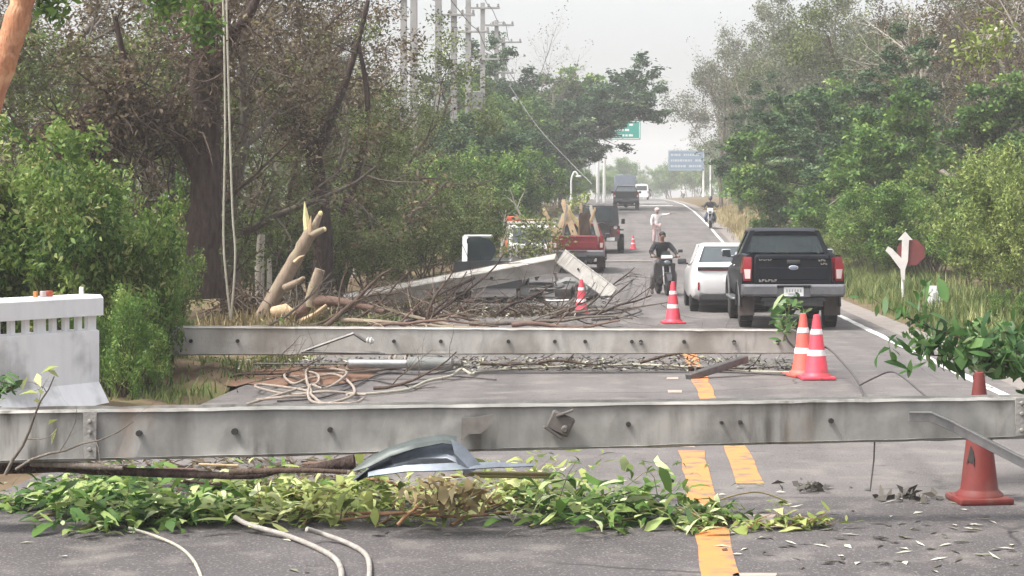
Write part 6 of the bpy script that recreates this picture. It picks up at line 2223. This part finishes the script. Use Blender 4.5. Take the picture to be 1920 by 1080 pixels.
# ------------------------------------------------------------------ motorcycles (nose towards -y, i.e. facing the camera)
def motorcycle(label, loc, rotz, shell='car_white', body='car_dark', scale=1.0, plate=False, name='motorcycle', fairing=False):
    t = thing(name, label, 'motorcycle', loc, rotz)
    t.scale = (scale, scale, scale)
    for y, nm in ((-.68, 'wheel'), (.66, 'wheel')):
        h = bpy.data.objects.new(nm, None)
        C.objects.link(h)
        h.parent = t
        h.location = (0, y, .30)
        Mx = Matrix.Rotation(R(90), 4, 'Y')
        mb = MB()
        mb.lathe([(.215, -.045), (.26, -.06), (.295, -.035), (.302, 0), (.295, .035), (.26, .06), (.215, .045)], 26, Mx)
        mb.build('tyre', M['black_rubber'], h, angle=50)
        mb = MB()
        mb.lathe([(.20, -.03), (.218, -.04), (.218, .04), (.20, .03)], 24, Mx)
        mb.lathe([(.03, -.06), (.05, -.03), (.05, .03), (.03, .06)], 12, Mx)
        for i in range(6):
            a = i * PI / 3
            mb.box((0, math.cos(a) * .125, math.sin(a) * .125), (.022, .028, .17), (a - PI / 2 + PI, 0, 0))
        mb.build('rim', M['dark_steel'], h)
    mb = MB()
    for s in (1, -1):
        mb.tube([(s * .09, -.68, .30), (s * .09, -.52, .72), (s * .07, -.44, .93)], [.026, .028, .024], 10)
    mb.box((0, -.45, .93), (.20, .07, .04), bevel=.01)
    mb.build('fork', M['galv'], t)
    mb = MB()
    mb.loft([[Vector((x * w, -.68 + math.cos(a) * .34, .30 + math.sin(a) * .34)) for x in (-1, -.4, .4, 1)] + [Vector((x * w, -.68 + math.cos(a) * .325, .30 + math.sin(a) * .325)) for x in (1, .4, -.4, -1)] for a, w in ((R(30), .06), (R(60), .075), (R(95), .08), (R(130), .075), (R(160), .05))])
    mb.build('front_fender', M[body], t)
    mb = MB()
    mb.tube([(-.40, -.33, 1.04), (-.26, -.40, 1.03), (-.10, -.44, .98), (.10, -.44, .98), (.26, -.40, 1.03), (.40, -.33, 1.04)], .015, 8)
    for s in (1, -1):
        mb.tube([(s * .28, -.39, 1.035), (s * .40, -.33, 1.04)], .022, 8)
    mb.build('handlebar', M['black_plastic'], t)
    for s in (1, -1):
        mb = MB()
        mb.tube([(s * .26, -.40, 1.04), (s * .36, -.42, 1.16)], .008, 6)
        mb.box((s * .40, -.42, 1.20), (.13, .03, .085), bevel=.014, seg=2)
        mb.build('mirror', M['black_plastic'], t)
    mb = MB()
    mb.loft([[Vector((x, -.62 + .10 * abs(x) / .16, z)) for x, z in ((-.10, .80), (.10, .80), (.17, .92), (.13, 1.05), (-.13, 1.05), (-.17, .92))],
             [Vector((x * 1.1, -.50 + .10 * abs(x) / .16, z)) for x, z in ((-.10, .78), (.10, .78), (.17, .92), (.13, 1.10), (-.13, 1.10), (-.17, .92))],
             [Vector((x, -.36, z)) for x, z in ((-.10, .80), (.10, .80), (.16, .92), (.11, 1.06), (-.11, 1.06), (-.16, .92))]])
    co = mb.build('cowl', M['black_plastic' if fairing else shell], t, angle=40)
    if fairing:
        mb = MB()
        mb.box((0, -.57, 1.03), (.30, .10, .10), (R(-25), 0, 0), bevel=.02, seg=2)
        mb.build('front_panel', M[shell], co)
    if fairing:
        for s in (1, -1):
            mb = MB()
            mb.loft([[Vector((s * x, y + dy, z)) for x, y, z in ((.10, -.50, .88), (.27, -.36, .86), (.29, -.22, .60), (.22, -.20, .34), (.11, -.34, .36), (.09, -.46, .62))] for dy in (0, .16)])
            mb.build('fairing', M['black_plastic'], t, angle=30)
        mb = MB()
        mb.loft([[Vector((x, -.47 - .02 * k, z)) for x, z in ((-.12 - .05 * k, 1.03), (.12 + .05 * k, 1.03), (.09, 1.20), (-.09, 1.20))] for k in (0, .4)])
        mb.build('windshield', M['glass'], t, angle=30)
    mb = MB()
    mb.ball((0, -.62, .89), (.095, .04, .065))
    mb.build('headlight', M['glass_light'], t)
    mb = MB()
    mb.loft([ring(y, [(0, z - .17), (w * .7, z - .17), (w, z - .08), (w * .9, z - .01), (w * .5, z + .03), (0, z + .035)]) for y, w, z in ((-.40, .10, .86), (-.28, .19, .92), (-.05, .20, .94), (.15, .13, .84), (.22, .10, .80))])
    mb.build('tank', M[body], t, angle=45)
    mb = MB()
    mb.loft([ring(y, [(0, z - .07), (w * .8, z - .07), (w, z - .02), (w * .7, z + .02), (0, z + .03)]) for y, w, z in ((.12, .11, .79), (.30, .14, .79), (.60, .13, .84), (.85, .08, .90))])
    mb.build('seat', M['black_plastic'], t, angle=45)
    mb = MB()
    mb.box((0, -.10, .46), (.26, .40, .34), bevel=.05, seg=2)
    for s in (1, -1):
        mb.lathe([(.10, 0), (.12, .02), (.10, .05), (.03, .06)], 14, Matrix.Translation((s * .13, .0, .42)) @ Matrix.Rotation(R(90 * s), 4, 'Y'))
    mb.box((0, -.22, .66), (.22, .26, .12), (R(20), 0, 0), bevel=.03)
    mb.box((0, -.34, .55), (.30, .06, .26), bevel=.02)
    mb.build('engine', M['dark_steel'], t, angle=40)
    mb = MB()
    mb.tube([(.10, -.30, .45), (.14, -.24, .26), (.16, .2, .26), (.17, .45, .34), (.17, .80, .42)], [.02, .024, .026, .045, .05], 10)
    mb.build('exhaust', M['galv'], t, angle=40)
    mb = MB()
    for s in (1, -1):
        mb.tube([(s * .10, .0, .36), (s * .09, .66, .30)], .024, 8)
        mb.tube([(s * .08, .15, .72), (s * .09, .55, .36)], .02, 8)
        mb.tube([(s * .12, .05, .34), (s * .30, .05, .33)], .015, 6)
    mb.build('swing_arm', M['dark_steel'], t)
    mb = MB()
    mb.loft([[Vector((x, y, z)) for x, z in ((-w, z0), (w, z0), (w * .8, z0 + .02), (-w * .8, z0 + .02))] for y, w, z0 in ((.45, .07, .66), (.75, .075, .66), (.98, .06, .56))])
    mb.build('rear_fender', M[body], t)
    return t


# ------------------------------------------------------------------ people
def skin_mesh(name, nodes, edges, m, parent=None, sub=2, root=None):
    keys = list(nodes)
    me = bpy.data.meshes.new(name)
    me.from_pydata([tuple(nodes[k][0]) for k in keys], [(keys.index(a), keys.index(b)) for a, b in edges], [])
    o = bpy.data.objects.new(name, me)
    C.objects.link(o)
    md = o.modifiers.new('s', 'SKIN')
    md.use_smooth_shade = True
    md.branch_smoothing = .4
    for i, k in enumerate(keys):
        r = nodes[k][1]
        me.skin_vertices[0].data[i].radius = r if hasattr(r, '__len__') else (r, r)
        me.skin_vertices[0].data[i].use_root = (k == (root or keys[0]))
    sd_ = o.modifiers.new('d', 'SUBSURF')
    sd_.levels = sub
    sd_.render_levels = sub
    dg = bpy.context.evaluated_depsgraph_get()
    nm = bpy.data.meshes.new_from_object(o.evaluated_get(dg))
    o.modifiers.clear()
    o.data = nm
    nm.materials.clear()
    nm.materials.append(m)
    if parent:
        o.parent = parent
    return o


def person(label, J, loc, rotz, top='cloth_black', legs='cloth_grey', head_yaw=0.0, helmet=None, hair='hair', long_top=False, scale=1.0, long_sleeves=True, shoes='black_plastic', visor=False):
    """J: joints in the person's own space (facing -y); one skin surface for the body, clothes as children"""
    v = {k: Vector(p) for k, p in J.items()}
    nodes = {'pelvis': (v['pelvis'], (.13, .10)), 'waist': (v['pelvis'].lerp(v['chest'], .5), (.12, .09)), 'chest': (v['chest'], (.145, .10)), 'neck': (v['neck'], .052), 'headbase': (v['neck'].lerp(v['head'], .5), .055),
             'head': (v['head'], (.078, .092)), 'crown': (v['head'] + (v['head'] - v['neck']).normalized() * .075, (.066, .078))}
    edges = [('pelvis', 'waist'), ('waist', 'chest'), ('chest', 'neck'), ('neck', 'headbase'), ('headbase', 'head'), ('head', 'crown')]
    for s in 'lr':
        nodes.update({'sh' + s: (v['sh' + s], .058), 'el' + s: (v['el' + s], .042), 'wr' + s: (v['wr' + s], .028), 'ha' + s: (v['ha' + s], (.036, .018)),
                      'hi' + s: (v['hi' + s], .088), 'kn' + s: (v['kn' + s], .058), 'an' + s: (v['an' + s], .040), 'to' + s: (v['to' + s], .036)})
        edges += [('chest', 'sh' + s), ('sh' + s, 'el' + s), ('el' + s, 'wr' + s), ('wr' + s, 'ha' + s), ('pelvis', 'hi' + s), ('hi' + s, 'kn' + s), ('kn' + s, 'an' + s), ('an' + s, 'to' + s)]
        # five fingers out of each palm
        d = (v['ha' + s] - v['wr' + s]).normalized()
        side = d.cross(Vector((0, 0, 1)))
        side = side.normalized() if side.length > .1 else Vector((1, 0, 0))
        dn = side.cross(d)
        if dn.z > 0:
            dn = -dn
        for i, (o_, l_) in enumerate(((-.027, .060), (-.009, .070), (.009, .066), (.026, .052))):
            a = v['ha' + s] + side * o_ + d * .02
            nodes['f%d%s' % (i, s)] = (a + d * l_ * .55, .0085)
            nodes['g%d%s' % (i, s)] = (a + d * l_ * .8 + dn * l_ * .45, .0075)
            edges += [('ha' + s, 'f%d%s' % (i, s)), ('f%d%s' % (i, s), 'g%d%s' % (i, s))]
        th = v['wr' + s].lerp(v['ha' + s], .6) + side * (.04 if s == 'l' else -.04) + dn * .01
        nodes['t' + s] = (th + d * .03, .010)
        edges.append(('ha' + s, 't' + s))
    b = skin_mesh('person', nodes, edges, M['skin'])
    # face: nose, ears, brow added to the same mesh
    hd = v['head']
    Rz = Matrix.Rotation(R(head_yaw), 4, 'Z')
    def add_to(o, mbx, m=None):
        me = o.data
        bm = bmesh.new()
        bm.from_mesh(me)
        vs = [bm.verts.new(q) for q in mbx.v]
        for f in mbx.f:
            try:
                fc = bm.faces.new([vs[i] for i in f])
                fc.smooth = True
            except ValueError:
                pass
        bm.to_mesh(me)
        bm.free()
    mb = MB()
    T_ = Matrix.Translation(hd) @ Rz
    mb.loft([[T_ @ Vector(q) for q in ((-.008, -.088, .03), (.008, -.088, .03), (0, -.084, .036))], [T_ @ Vector(q) for q in ((-.017, -.086, -.022), (.017, -.086, -.022), (0, -.118, -.016))]])
    for s in (1, -1):
        mb.ball(T_ @ Vector((s * .082, .005, 0)), (.012, .022, .032), 8, 6)
    add_to(b, mb)
    tag(b, label, 'person')
    b.location = loc
    b.rotation_euler = (0, 0, rotz)
    b.scale = (scale,) * 3
    mb = MB()
    for s in (1, -1):
        mb.ball(T_ @ Vector((s * .031, -.084, .012)), (.012, .007, .007), 8, 6)
    mb.build('eyes', M['hair'], b, angle=180)
    mb = MB()
    mb.ball(T_ @ Vector((0, -.086, -.048)), (.024, .008, .006), 8, 6)
    mb.build('mouth', M['red_wood'], b, angle=180)
    g = .016
    tn = {'pelvis': (v['pelvis'] + Vector((0, 0, -.03)), (.145 + g, .112 + g)), 'waist': (nodes['waist'][0], (.145 + g, .115 + g)), 'chest': (v['chest'] + Vector((0, 0, .01)), (.165 + g, .118 + g)), 'collar': (v['chest'].lerp(v['neck'], .8), .08)}
    te = [('pelvis', 'waist'), ('waist', 'chest'), ('chest', 'collar')]
    if long_top:
        tn['hem'] = (v['pelvis'] + Vector((0, 0, -.26)), (.18, .14))
        te.append(('pelvis', 'hem'))
    for s in 'lr':
        tn.update({'sh' + s: (v['sh' + s] + Vector((0, 0, .004)), .058 + g + .018), 'el' + s: (v['el' + s], .044 + g)})
        te += [('chest', 'sh' + s), ('sh' + s, 'el' + s)]
        if long_sleeves:
            tn['wr' + s] = (v['el' + s].lerp(v['wr' + s], .92), .032 + g * .8)
            te.append(('el' + s, 'wr' + s))
    skin_mesh('jacket' if long_sleeves else 'shirt', tn, te, M[top], b)
    tn = {'pelvis': (v['pelvis'], (.138 + g * .7, .108 + g * .7))}
    te = []
    for s in 'lr':
        tn.update({'hi' + s: (v['hi' + s], .098 + g * .7), 'kn' + s: (v['kn' + s], .074 + g), 'an' + s: (v['kn' + s].lerp(v['an' + s], .93), .058 + g)})
        te += [('pelvis', 'hi' + s), ('hi' + s, 'kn' + s), ('kn' + s, 'an' + s)]
    skin_mesh('trousers', tn, te, M[legs], b)
    for s in 'lr':
        skin_mesh('shoe', {'a': (v['an' + s] + Vector((0, .03, -.01)), .050), 'b': (v['an' + s].lerp(v['to' + s], .6), .048), 'c': (v['to' + s], .042)}, [('a', 'b'), ('b', 'c')], M[shoes], b)
    if helmet:
        mb = MB()
        mb.ball(hd + Vector((0, .012, .045)), (.118, .140, .115), 18, 12)
        mb.box(hd + Vector((0, -.13, .055)), (.15, .07, .014), (R(-12), 0, 0), bevel=.005)
        ho = mb.build('helmet', M[helmet], b, angle=60)
        if visor:
            mb = MB()
            mb.ball(hd + Vector((0, -.055, 0)), (.098, .085, .075), 16, 10)
            mb.build('visor', M['glass'], ho, angle=60)
    else:
        mb = MB()
        mb.ball(hd + Vector((0, .022, .045)), (.094, .098, .088), 16, 10)
        mb.build('hair', M[hair], b, angle=60)
    return b


def rider_joints(foot_down=True, lean=.10):
    J = dict(pelvis=(0, .25, .92), chest=(0, .25 - lean, 1.32), neck=(0, .24 - lean * 1.3, 1.46), head=(0, .21 - lean * 1.5, 1.60))
    for s, k in (('l', -1), ('r', 1)):
        J['sh' + s] = (k * .19, .24 - lean, 1.38)
        J['el' + s] = (k * .34, -.02, 1.17)
        J['wr' + s] = (k * .35, -.26, 1.08)
        J['ha' + s] = (k * .345, -.34, 1.065)
        J['hi' + s] = (k * .13, .20, .87)
        J['kn' + s] = (k * .27, -.16, .60) if not foot_down else (k * .29, -.13, .55)
        J['an' + s] = (k * .30, .02, .12) if foot_down else (k * .24, .08, .40)
        J['to' + s] = (k * .32, -.14, .05) if foot_down else (k * .25, -.08, .35)
    return J


mx, md_ = X(1243, 49.8), 49.8
motorcycle('black motorcycle with a white front cowl stopped beside the white sedan', (mx, md_, zr(md_) + .004), R(10), fairing=True, scale=.95)
person('motorcycle rider in a black jacket sitting astride the black motorcycle, feet down', rider_joints(), (mx, md_, zr(md_)), R(10), top='cloth_black', legs='cloth_grey', scale=.95)
mx2, md2 = X(1332, 104), 104
motorcycle('dark motorcycle with a white front approaching along the white edge line', (mx2, md2, zr(md2) + .004), R(-4))
person('dark clothed motorcyclist in a black helmet riding towards the camera by the edge line', rider_joints(False, .06), (mx2, md2, zr(md2)), R(-4), top='cloth_black', legs='cloth_blue', helmet='car_dark', visor=True)
mx3, md3 = X(1281, 300), 300
motorcycle('tiny motorcycle far up the road below the blue sign', (mx3, md3, zr(md3) + .004), 0)
person('tiny far rider in a white shirt and helmet below the blue sign', rider_joints(False, .06), (mx3, md3, zr(md3)), 0, top='cloth_white', legs='cloth_grey', helmet='car_white')
mx4, md4 = X(1216, 262), 262
motorcycle('far dark motorcycle beside the far white van', (mx4, md4, zr(md4) + .004), 0, shell='car_dark')
person('far dark rider beside the far white van', rider_joints(False, .06), (mx4, md4, zr(md4)), 0, top='cloth_black', legs='cloth_black', helmet='car_maroon')
# flagger in white standing on the road, arm pointing across
fd = 88.0
J = dict(pelvis=(0, 0, .92), chest=(0, -.01, 1.26), neck=(0, -.02, 1.40), head=(.02, -.04, 1.54),
         shl=(-.18, 0, 1.34), ell=(-.26, -.03, 1.08), wrl=(-.27, -.12, .86), hal=(-.27, -.16, .78),
         shr=(.18, 0, 1.34), elr=(.40, -.10, 1.36), wrr=(.62, -.12, 1.42), har=(.70, -.12, 1.44),
         hil=(-.09, 0, .88), knl=(-.12, -.04, .48), anl=(-.14, .02, .08), tol=(-.15, -.13, .035),
         hir=(.09, 0, .88), knr=(.13, -.03, .48), anr=(.16, .03, .08), tor=(.19, -.12, .035))
person('flagger in a long white shirt and pink hat pointing across the road', J, (X(1231, fd), fd, zr(fd) + .006), R(20), top='cloth_white', legs='cloth_pink', helmet='cloth_pink', long_top=True, head_yaw=40)

# wrecked motorcycle on its side under the snapped pole
wm = motorcycle('wrecked motorcycle lying on its side under the peak of the snapped pole', (X(1040, 42.6), 42.6, .22), R(70), shell='stem_green', body='insulator')
wm.rotation_euler = (R(0), R(72), R(75))

# far traffic
pickup('far grey pickup with a dark tailgate on the crest of the road', (X(1174, 137), 137, zr(137) + .004), 0, paint='car_dark', plate=False, detail=False, glass='glass_light', scale=.98)
va = thing('van', 'far white van past the grey pickup', 'van', (X(1203, 235), 235, zr(235) + .004), 0)
mb = MB()
mb.loft([ring(y, [(0, .35), (.78, .35), (.84, .5), (.85, 1.1), (.80, 1.7), (.70, 1.95), (0, 2.0)]) for y in (0, .1, 1.5, 3.2, 3.4)] + [ring(4.4, [(0, .35), (.78, .35), (.82, .5), (.8, .8), (.76, 1.0), (.7, 1.05), (0, 1.1)])])
mb.build('body', M['car_white'], va)
mb = MB()
mb.box((0, -.005, 1.45), (1.3, .02, .55), bevel=.009)
mb.build('rear_window', M['glass'], va)
for s in (1, -1):
    wheel(va, s * .74, .8, .32, .2, 'galv', s)
    wheel(va, s * .74, 3.4, .32, .2, 'galv', s)
    mb = MB()
    mb.box((s * .78, .0, .95), (.10, .03, .3))
    mb.build('tail_light', M['lamp_red'], va)
bt = thing('truck', 'far bluish box truck where the road crests', 'truck', (X(1171, 205), 205, zr(205) + .004), 0)
mb = MB()
mb.box((0, 2.6, 1.75), (2.2, 5.0, 2.1), bevel=.04)
mb.build('box', M['car_blue'], bt)
mb = MB()
mb.box((0, 5.9, 1.4), (2.0, 1.5, 1.7), bevel=.12, seg=3)
mb.build('cab', M['car_white'], bt)
mb = MB()
mb.box((0, 2.8, .62), (1.9, 5.4, .16))
mb.box((0, .1, .62), (2.1, .12, .14))
mb.build('chassis', M['black_plastic'], bt)
for s in (1, -1):
    wheel(bt, s * .9, 1.2, .45, .28, 'galv', s)
    wheel(bt, s * .9, 5.7, .45, .28, 'galv', s)
    mb = MB()
    mb.box((s * .85, .03, .78), (.22, .04, .12))
    mb.build('tail_light', M['lamp_red'], bt)


# ------------------------------------------------------------------ signs, lamps, poles
d = 43.0
asg = thing('arrow_sign', 'white forked arrow sign on a post in front of a dark red octagon', 'road sign', (X(1693, d), d, ground_z(X(1693, d), d)), 0)
zb = asg.location.z
s_ = FPX / d
def lp(px, py):
    return ((px - 1693) / s_, EYE - (py - PY) / s_ - zb)
mb = MB()
mb.tube([(0, .03, -.2), (0, .03, lp(1693, 480)[1])], .035, 12)
mb.build('post', M['post_white'], asg)
def board(name, pts, m, y0, th=.02):
    mbx = MB()
    mbx.prism([lp(*p) for p in pts], th, Matrix.Translation((0, y0, 0)) @ Matrix.Rotation(R(90), 4, 'X'))
    return mbx.build(name, m, asg, angle=20)
board('arrow_board', [(1690, 525), (1688, 505), (1668, 478), (1660, 470), (1665, 462), (1672, 466), (1690, 484), (1691, 450), (1683, 450), (1697, 434), (1711, 450), (1704, 450), (1702, 490), (1697, 505), (1696, 525)], M['sign_white'], -.01)
board('octagon_plate', [(1708 + 28 * math.cos(PI / 8 + i * PI / 4), 473 + 26 * math.sin(PI / 8 + i * PI / 4)) for i in range(8)], M['sign_red'], .03)
d = 41.0
ms = thing('marker_stone', 'small white roadside marker with a dark emblem beside the hanging leaves', 'marker stone', (X(1753, d), d, ground_z(X(1753, d), d)), R(-8))
mb = MB()
zt = EYE - (536 - PY) * d / FPX - ms.location.z
mb.loft([[Vector((x, y, z)) for x, z in ((-.16, -.1), (.16, -.1), (.165, zt - .03), (.15, zt), (-.15, zt), (-.165, zt - .03))] for y in (-.07, .07)])
mb.build('stone', M['whitewash'], ms, angle=25)
mb = MB()
mb.lathe([(.075, 0), (.075, .008)], 5, Matrix.Translation((.02, -.071, zt - .20)) @ Matrix.Rotation(R(90), 4, 'X'))
mb.box((0, -.073, zt - .34), (.16, .006, .07))
mb.box((-.06, -.073, zt - .08), (.03, .006, .05))
mb.box((.04, -.073, zt - .08), (.03, .006, .05))
mb.build('emblem', M['sign_back'], ms)


def gantry(label, d, x0, x1, y0, y1, posts, m, rows, name='road_sign', arm=True):
    g = thing(name, label, 'road sign', (X(posts[0], d), d, ground_z(X(posts[0], d), d) - .1), 0)
    zb = g.location.z
    x_b = posts[0]
    s = FPX / d
    def lp(px, py):
        return (px - x_b) / s, EYE - (py - PY) / s - zb
    ax, az = lp(x0, y1)
    bx, bz = lp(x1, y0)
    mb = MB()
    mb.box(((ax + bx) / 2, -.15, (az + bz) / 2), (bx - ax, .06, bz - az), bevel=.02)
    bd = mb.build('board', m, g)
    mb = MB()
    for z in (az + .10, bz - .10):
        mb.box(((ax + bx) / 2, -.184, z), (bx - ax - .24, .012, .06))
    for x in (ax + .10, bx - .10):
        mb.box((x, -.184, (az + bz) / 2), (.06, .012, bz - az - .26))
    rg = random.Random(int(d))
    for j in range(rows):
        z = bz - (bz - az) * (j + .8) / (rows + .6)
        xx = ax + .4
        while xx < bx - .7:
            w = rg.uniform(.15, .45)
            mb.box((xx + w / 2, -.184, z), (w, .012, (bz - az) / (rows + 1) * .42))
            xx += w + .10
            if rg.random() < .2:
                xx += .4
    mb.build('lettering', M['sign_white'] if m is M['sign_green'] else M['sign_back'], bd)
    for i, px in enumerate(posts):
        mb = MB()
        xx = lp(px, 0)[0]
        mb.tube([(xx, .1, -.3), (xx, .1, bz + .2)], [.17, .11], 12)
        mb.build('post', M['post_white'], g)
    mb = MB()
    for z in (az + .4, bz - .3):
        e0, e1 = min(ax, lp(posts[0], 0)[0]), max(bx, lp(posts[-1], 0)[0])
        mb.tube([(e0, .02, z), (e1, .02, z)], .07, 8)
    mb.build('arm', M['post_white'], g)
    return g


gantry('green overhead road sign on white columns under the umbrella crown', 180, 1128, 1201, 226, 262, [1121, 1133], M['sign_green'], 3)
gantry('blue overhead road sign far up the road', 300, 1253, 1320, 282, 320, [1319], M['sign_blue'], 3)
pp = thing('sign_post', 'thin pale post beside the blue sign column', 'post', (X(1332, 190), 190, zr(190)), 0)
mb = MB()
mb.tube([(0, 0, -.2), (0, 0, P(0, 300, 190).z - zr(190))], [.09, .06], 8)
mb.build('shaft', M['post_white'], pp)
mb = MB()
mb.lathe([(.10, 0), (.11, .05), (.06, .10)], 10, Matrix.Translation((0, 0, P(0, 300, 190).z - zr(190))))
mb.build('cap', M['sign_back'], pp)
d = 120.0
sl_ = thing('street_lamp', 'small white hooked street lamp on the far verge beyond the jeep', 'street lamp', (X(1071, d), d, ground_z(X(1071, d), d)), 0)
zb = sl_.location.z
mb = MB()
zt = P(0, 322, d).z - zb
mb.tube(spline([(0, 0, -.2), (0, 0, zt * .55), (.02, 0, zt * .85), (.22, 0, zt), (.42, 0, zt * .93)], 5), .055, 8)
mb.build('pole', M['post_white'], sl_)
mb = MB()
mb.ball((.45, 0, zt * .90), (.18, .1, .07), 12, 8)
mb.build('lamp_head', M['post_white'], sl_)
# power poles of the line behind the thicket
for i, (px, d, top, xw) in enumerate(((822, 92, 16.5, 1.1), (851, 99, 16.0, 1.0), (878, 108, 16.0, 1.0), (905, 122, 15.6, 1.1), (931, 131, 15.4, 1.1), (944, 146, 15.6, 1.2), (776, 88, 16.5, 1.0), (757, 95, 16.5, 1.0))):
    x = X(px, d)
    lab = ('tall grey power pole with two cross arms, leftmost clear of the twigs', 'tall grey power pole second from the twigs', 'tall grey power pole third from the twigs', 'shorter grey power pole with its top arm in view',
           'grey power pole with a wide low cross arm', 'farthest grey power pole of the row above the umbrella crown', 'grey power pole seen through the dry twigs', 'grey power pole half hidden in the dry twigs')[i]
    pl = thing('power_pole', lab, 'power pole', (x, d, ground_z(x, d) - .1), 0, 'power poles behind the trees')
    h = top - pl.location.z
    mb = MB()
    mb.loft([[Vector((sx * w, sy_ * w * .8, z)) for sx, sy_ in ((-1, -1), (1, -1), (1, 1), (-1, 1))] for z, w in ((-.3, .20), (h, .13))])
    mb.build('shaft', M['pole_far'], pl, angle=20)
    for j, zz in enumerate((h - .35, h - 3.6)):
        mb = MB()
        mb.box((.1 * (i % 3), -.2, zz), (xw * 2.0, .12, .13), bevel=.015)
        co_ = mb.build('cross_arm', M['pole_far'], pl)
        for xx in (-.85, -.3, .35, .9):
            mb = MB()
            mb.lathe([(.05, 0), (.09, .05), (.05, .1), (.09, .15), (.04, .22)], 8, Matrix.Translation((.1 * (i % 3) + xx * xw, -.2, zz + .065)))
            mb.build('insulator', M['pole_far'], co_)
    if i == 2:
        mb = MB()
        mb.box((.45, -.3, h - 7.5), (.9, .5, 1.1), bevel=.05)
        mb.build('transformer', M['insulator'], pl)
for i, (za, lab) in enumerate(((15.2, 'top power line strung along the grey poles'), (12.4, 'lower power line strung along the grey poles'))):
    pts = [Vector((X(px, d) + .6, d - .2, za + (0 if k % 2 == 0 else -.35))) for k, (px, d) in enumerate(((822, 92), (860, 100), (878, 108), (893, 115), (905, 122), (918, 127), (931, 131), (938, 139), (944, 146)))]
    line('power_line', lab, 'power line', pts, .02, M['wire'])

# ------------------------------------------------------------------ haze
mb = MB()
mb.box((0, 640, 24), (1300, 1330, 53))
hz = mb.build('haze', bpy.data.materials.new('haze_air'), angle=None)
hm = hz.data.materials[0]
hm.use_nodes = True
hn = hm.node_tree
hn.nodes.clear()
pv = hn.nodes.new('ShaderNodeVolumePrincipled')
pv.inputs['Color'].default_value = (.96, .975, 1.0, 1)
pv.inputs['Density'].default_value = HAZE_DENSITY
pv.inputs['Anisotropy'].default_value = 0.0
ho = hn.nodes.new('ShaderNodeOutputMaterial')
hn.links.new(pv.outputs[0], ho.inputs['Volume'])
tag(hz, 'pale haze filling the air along the road', 'haze', kind='stuff')
for o in list(bpy.data.objects):
    if o.type == 'EMPTY' and o.parent is None and not o.children:
        bpy.data.objects.remove(o)
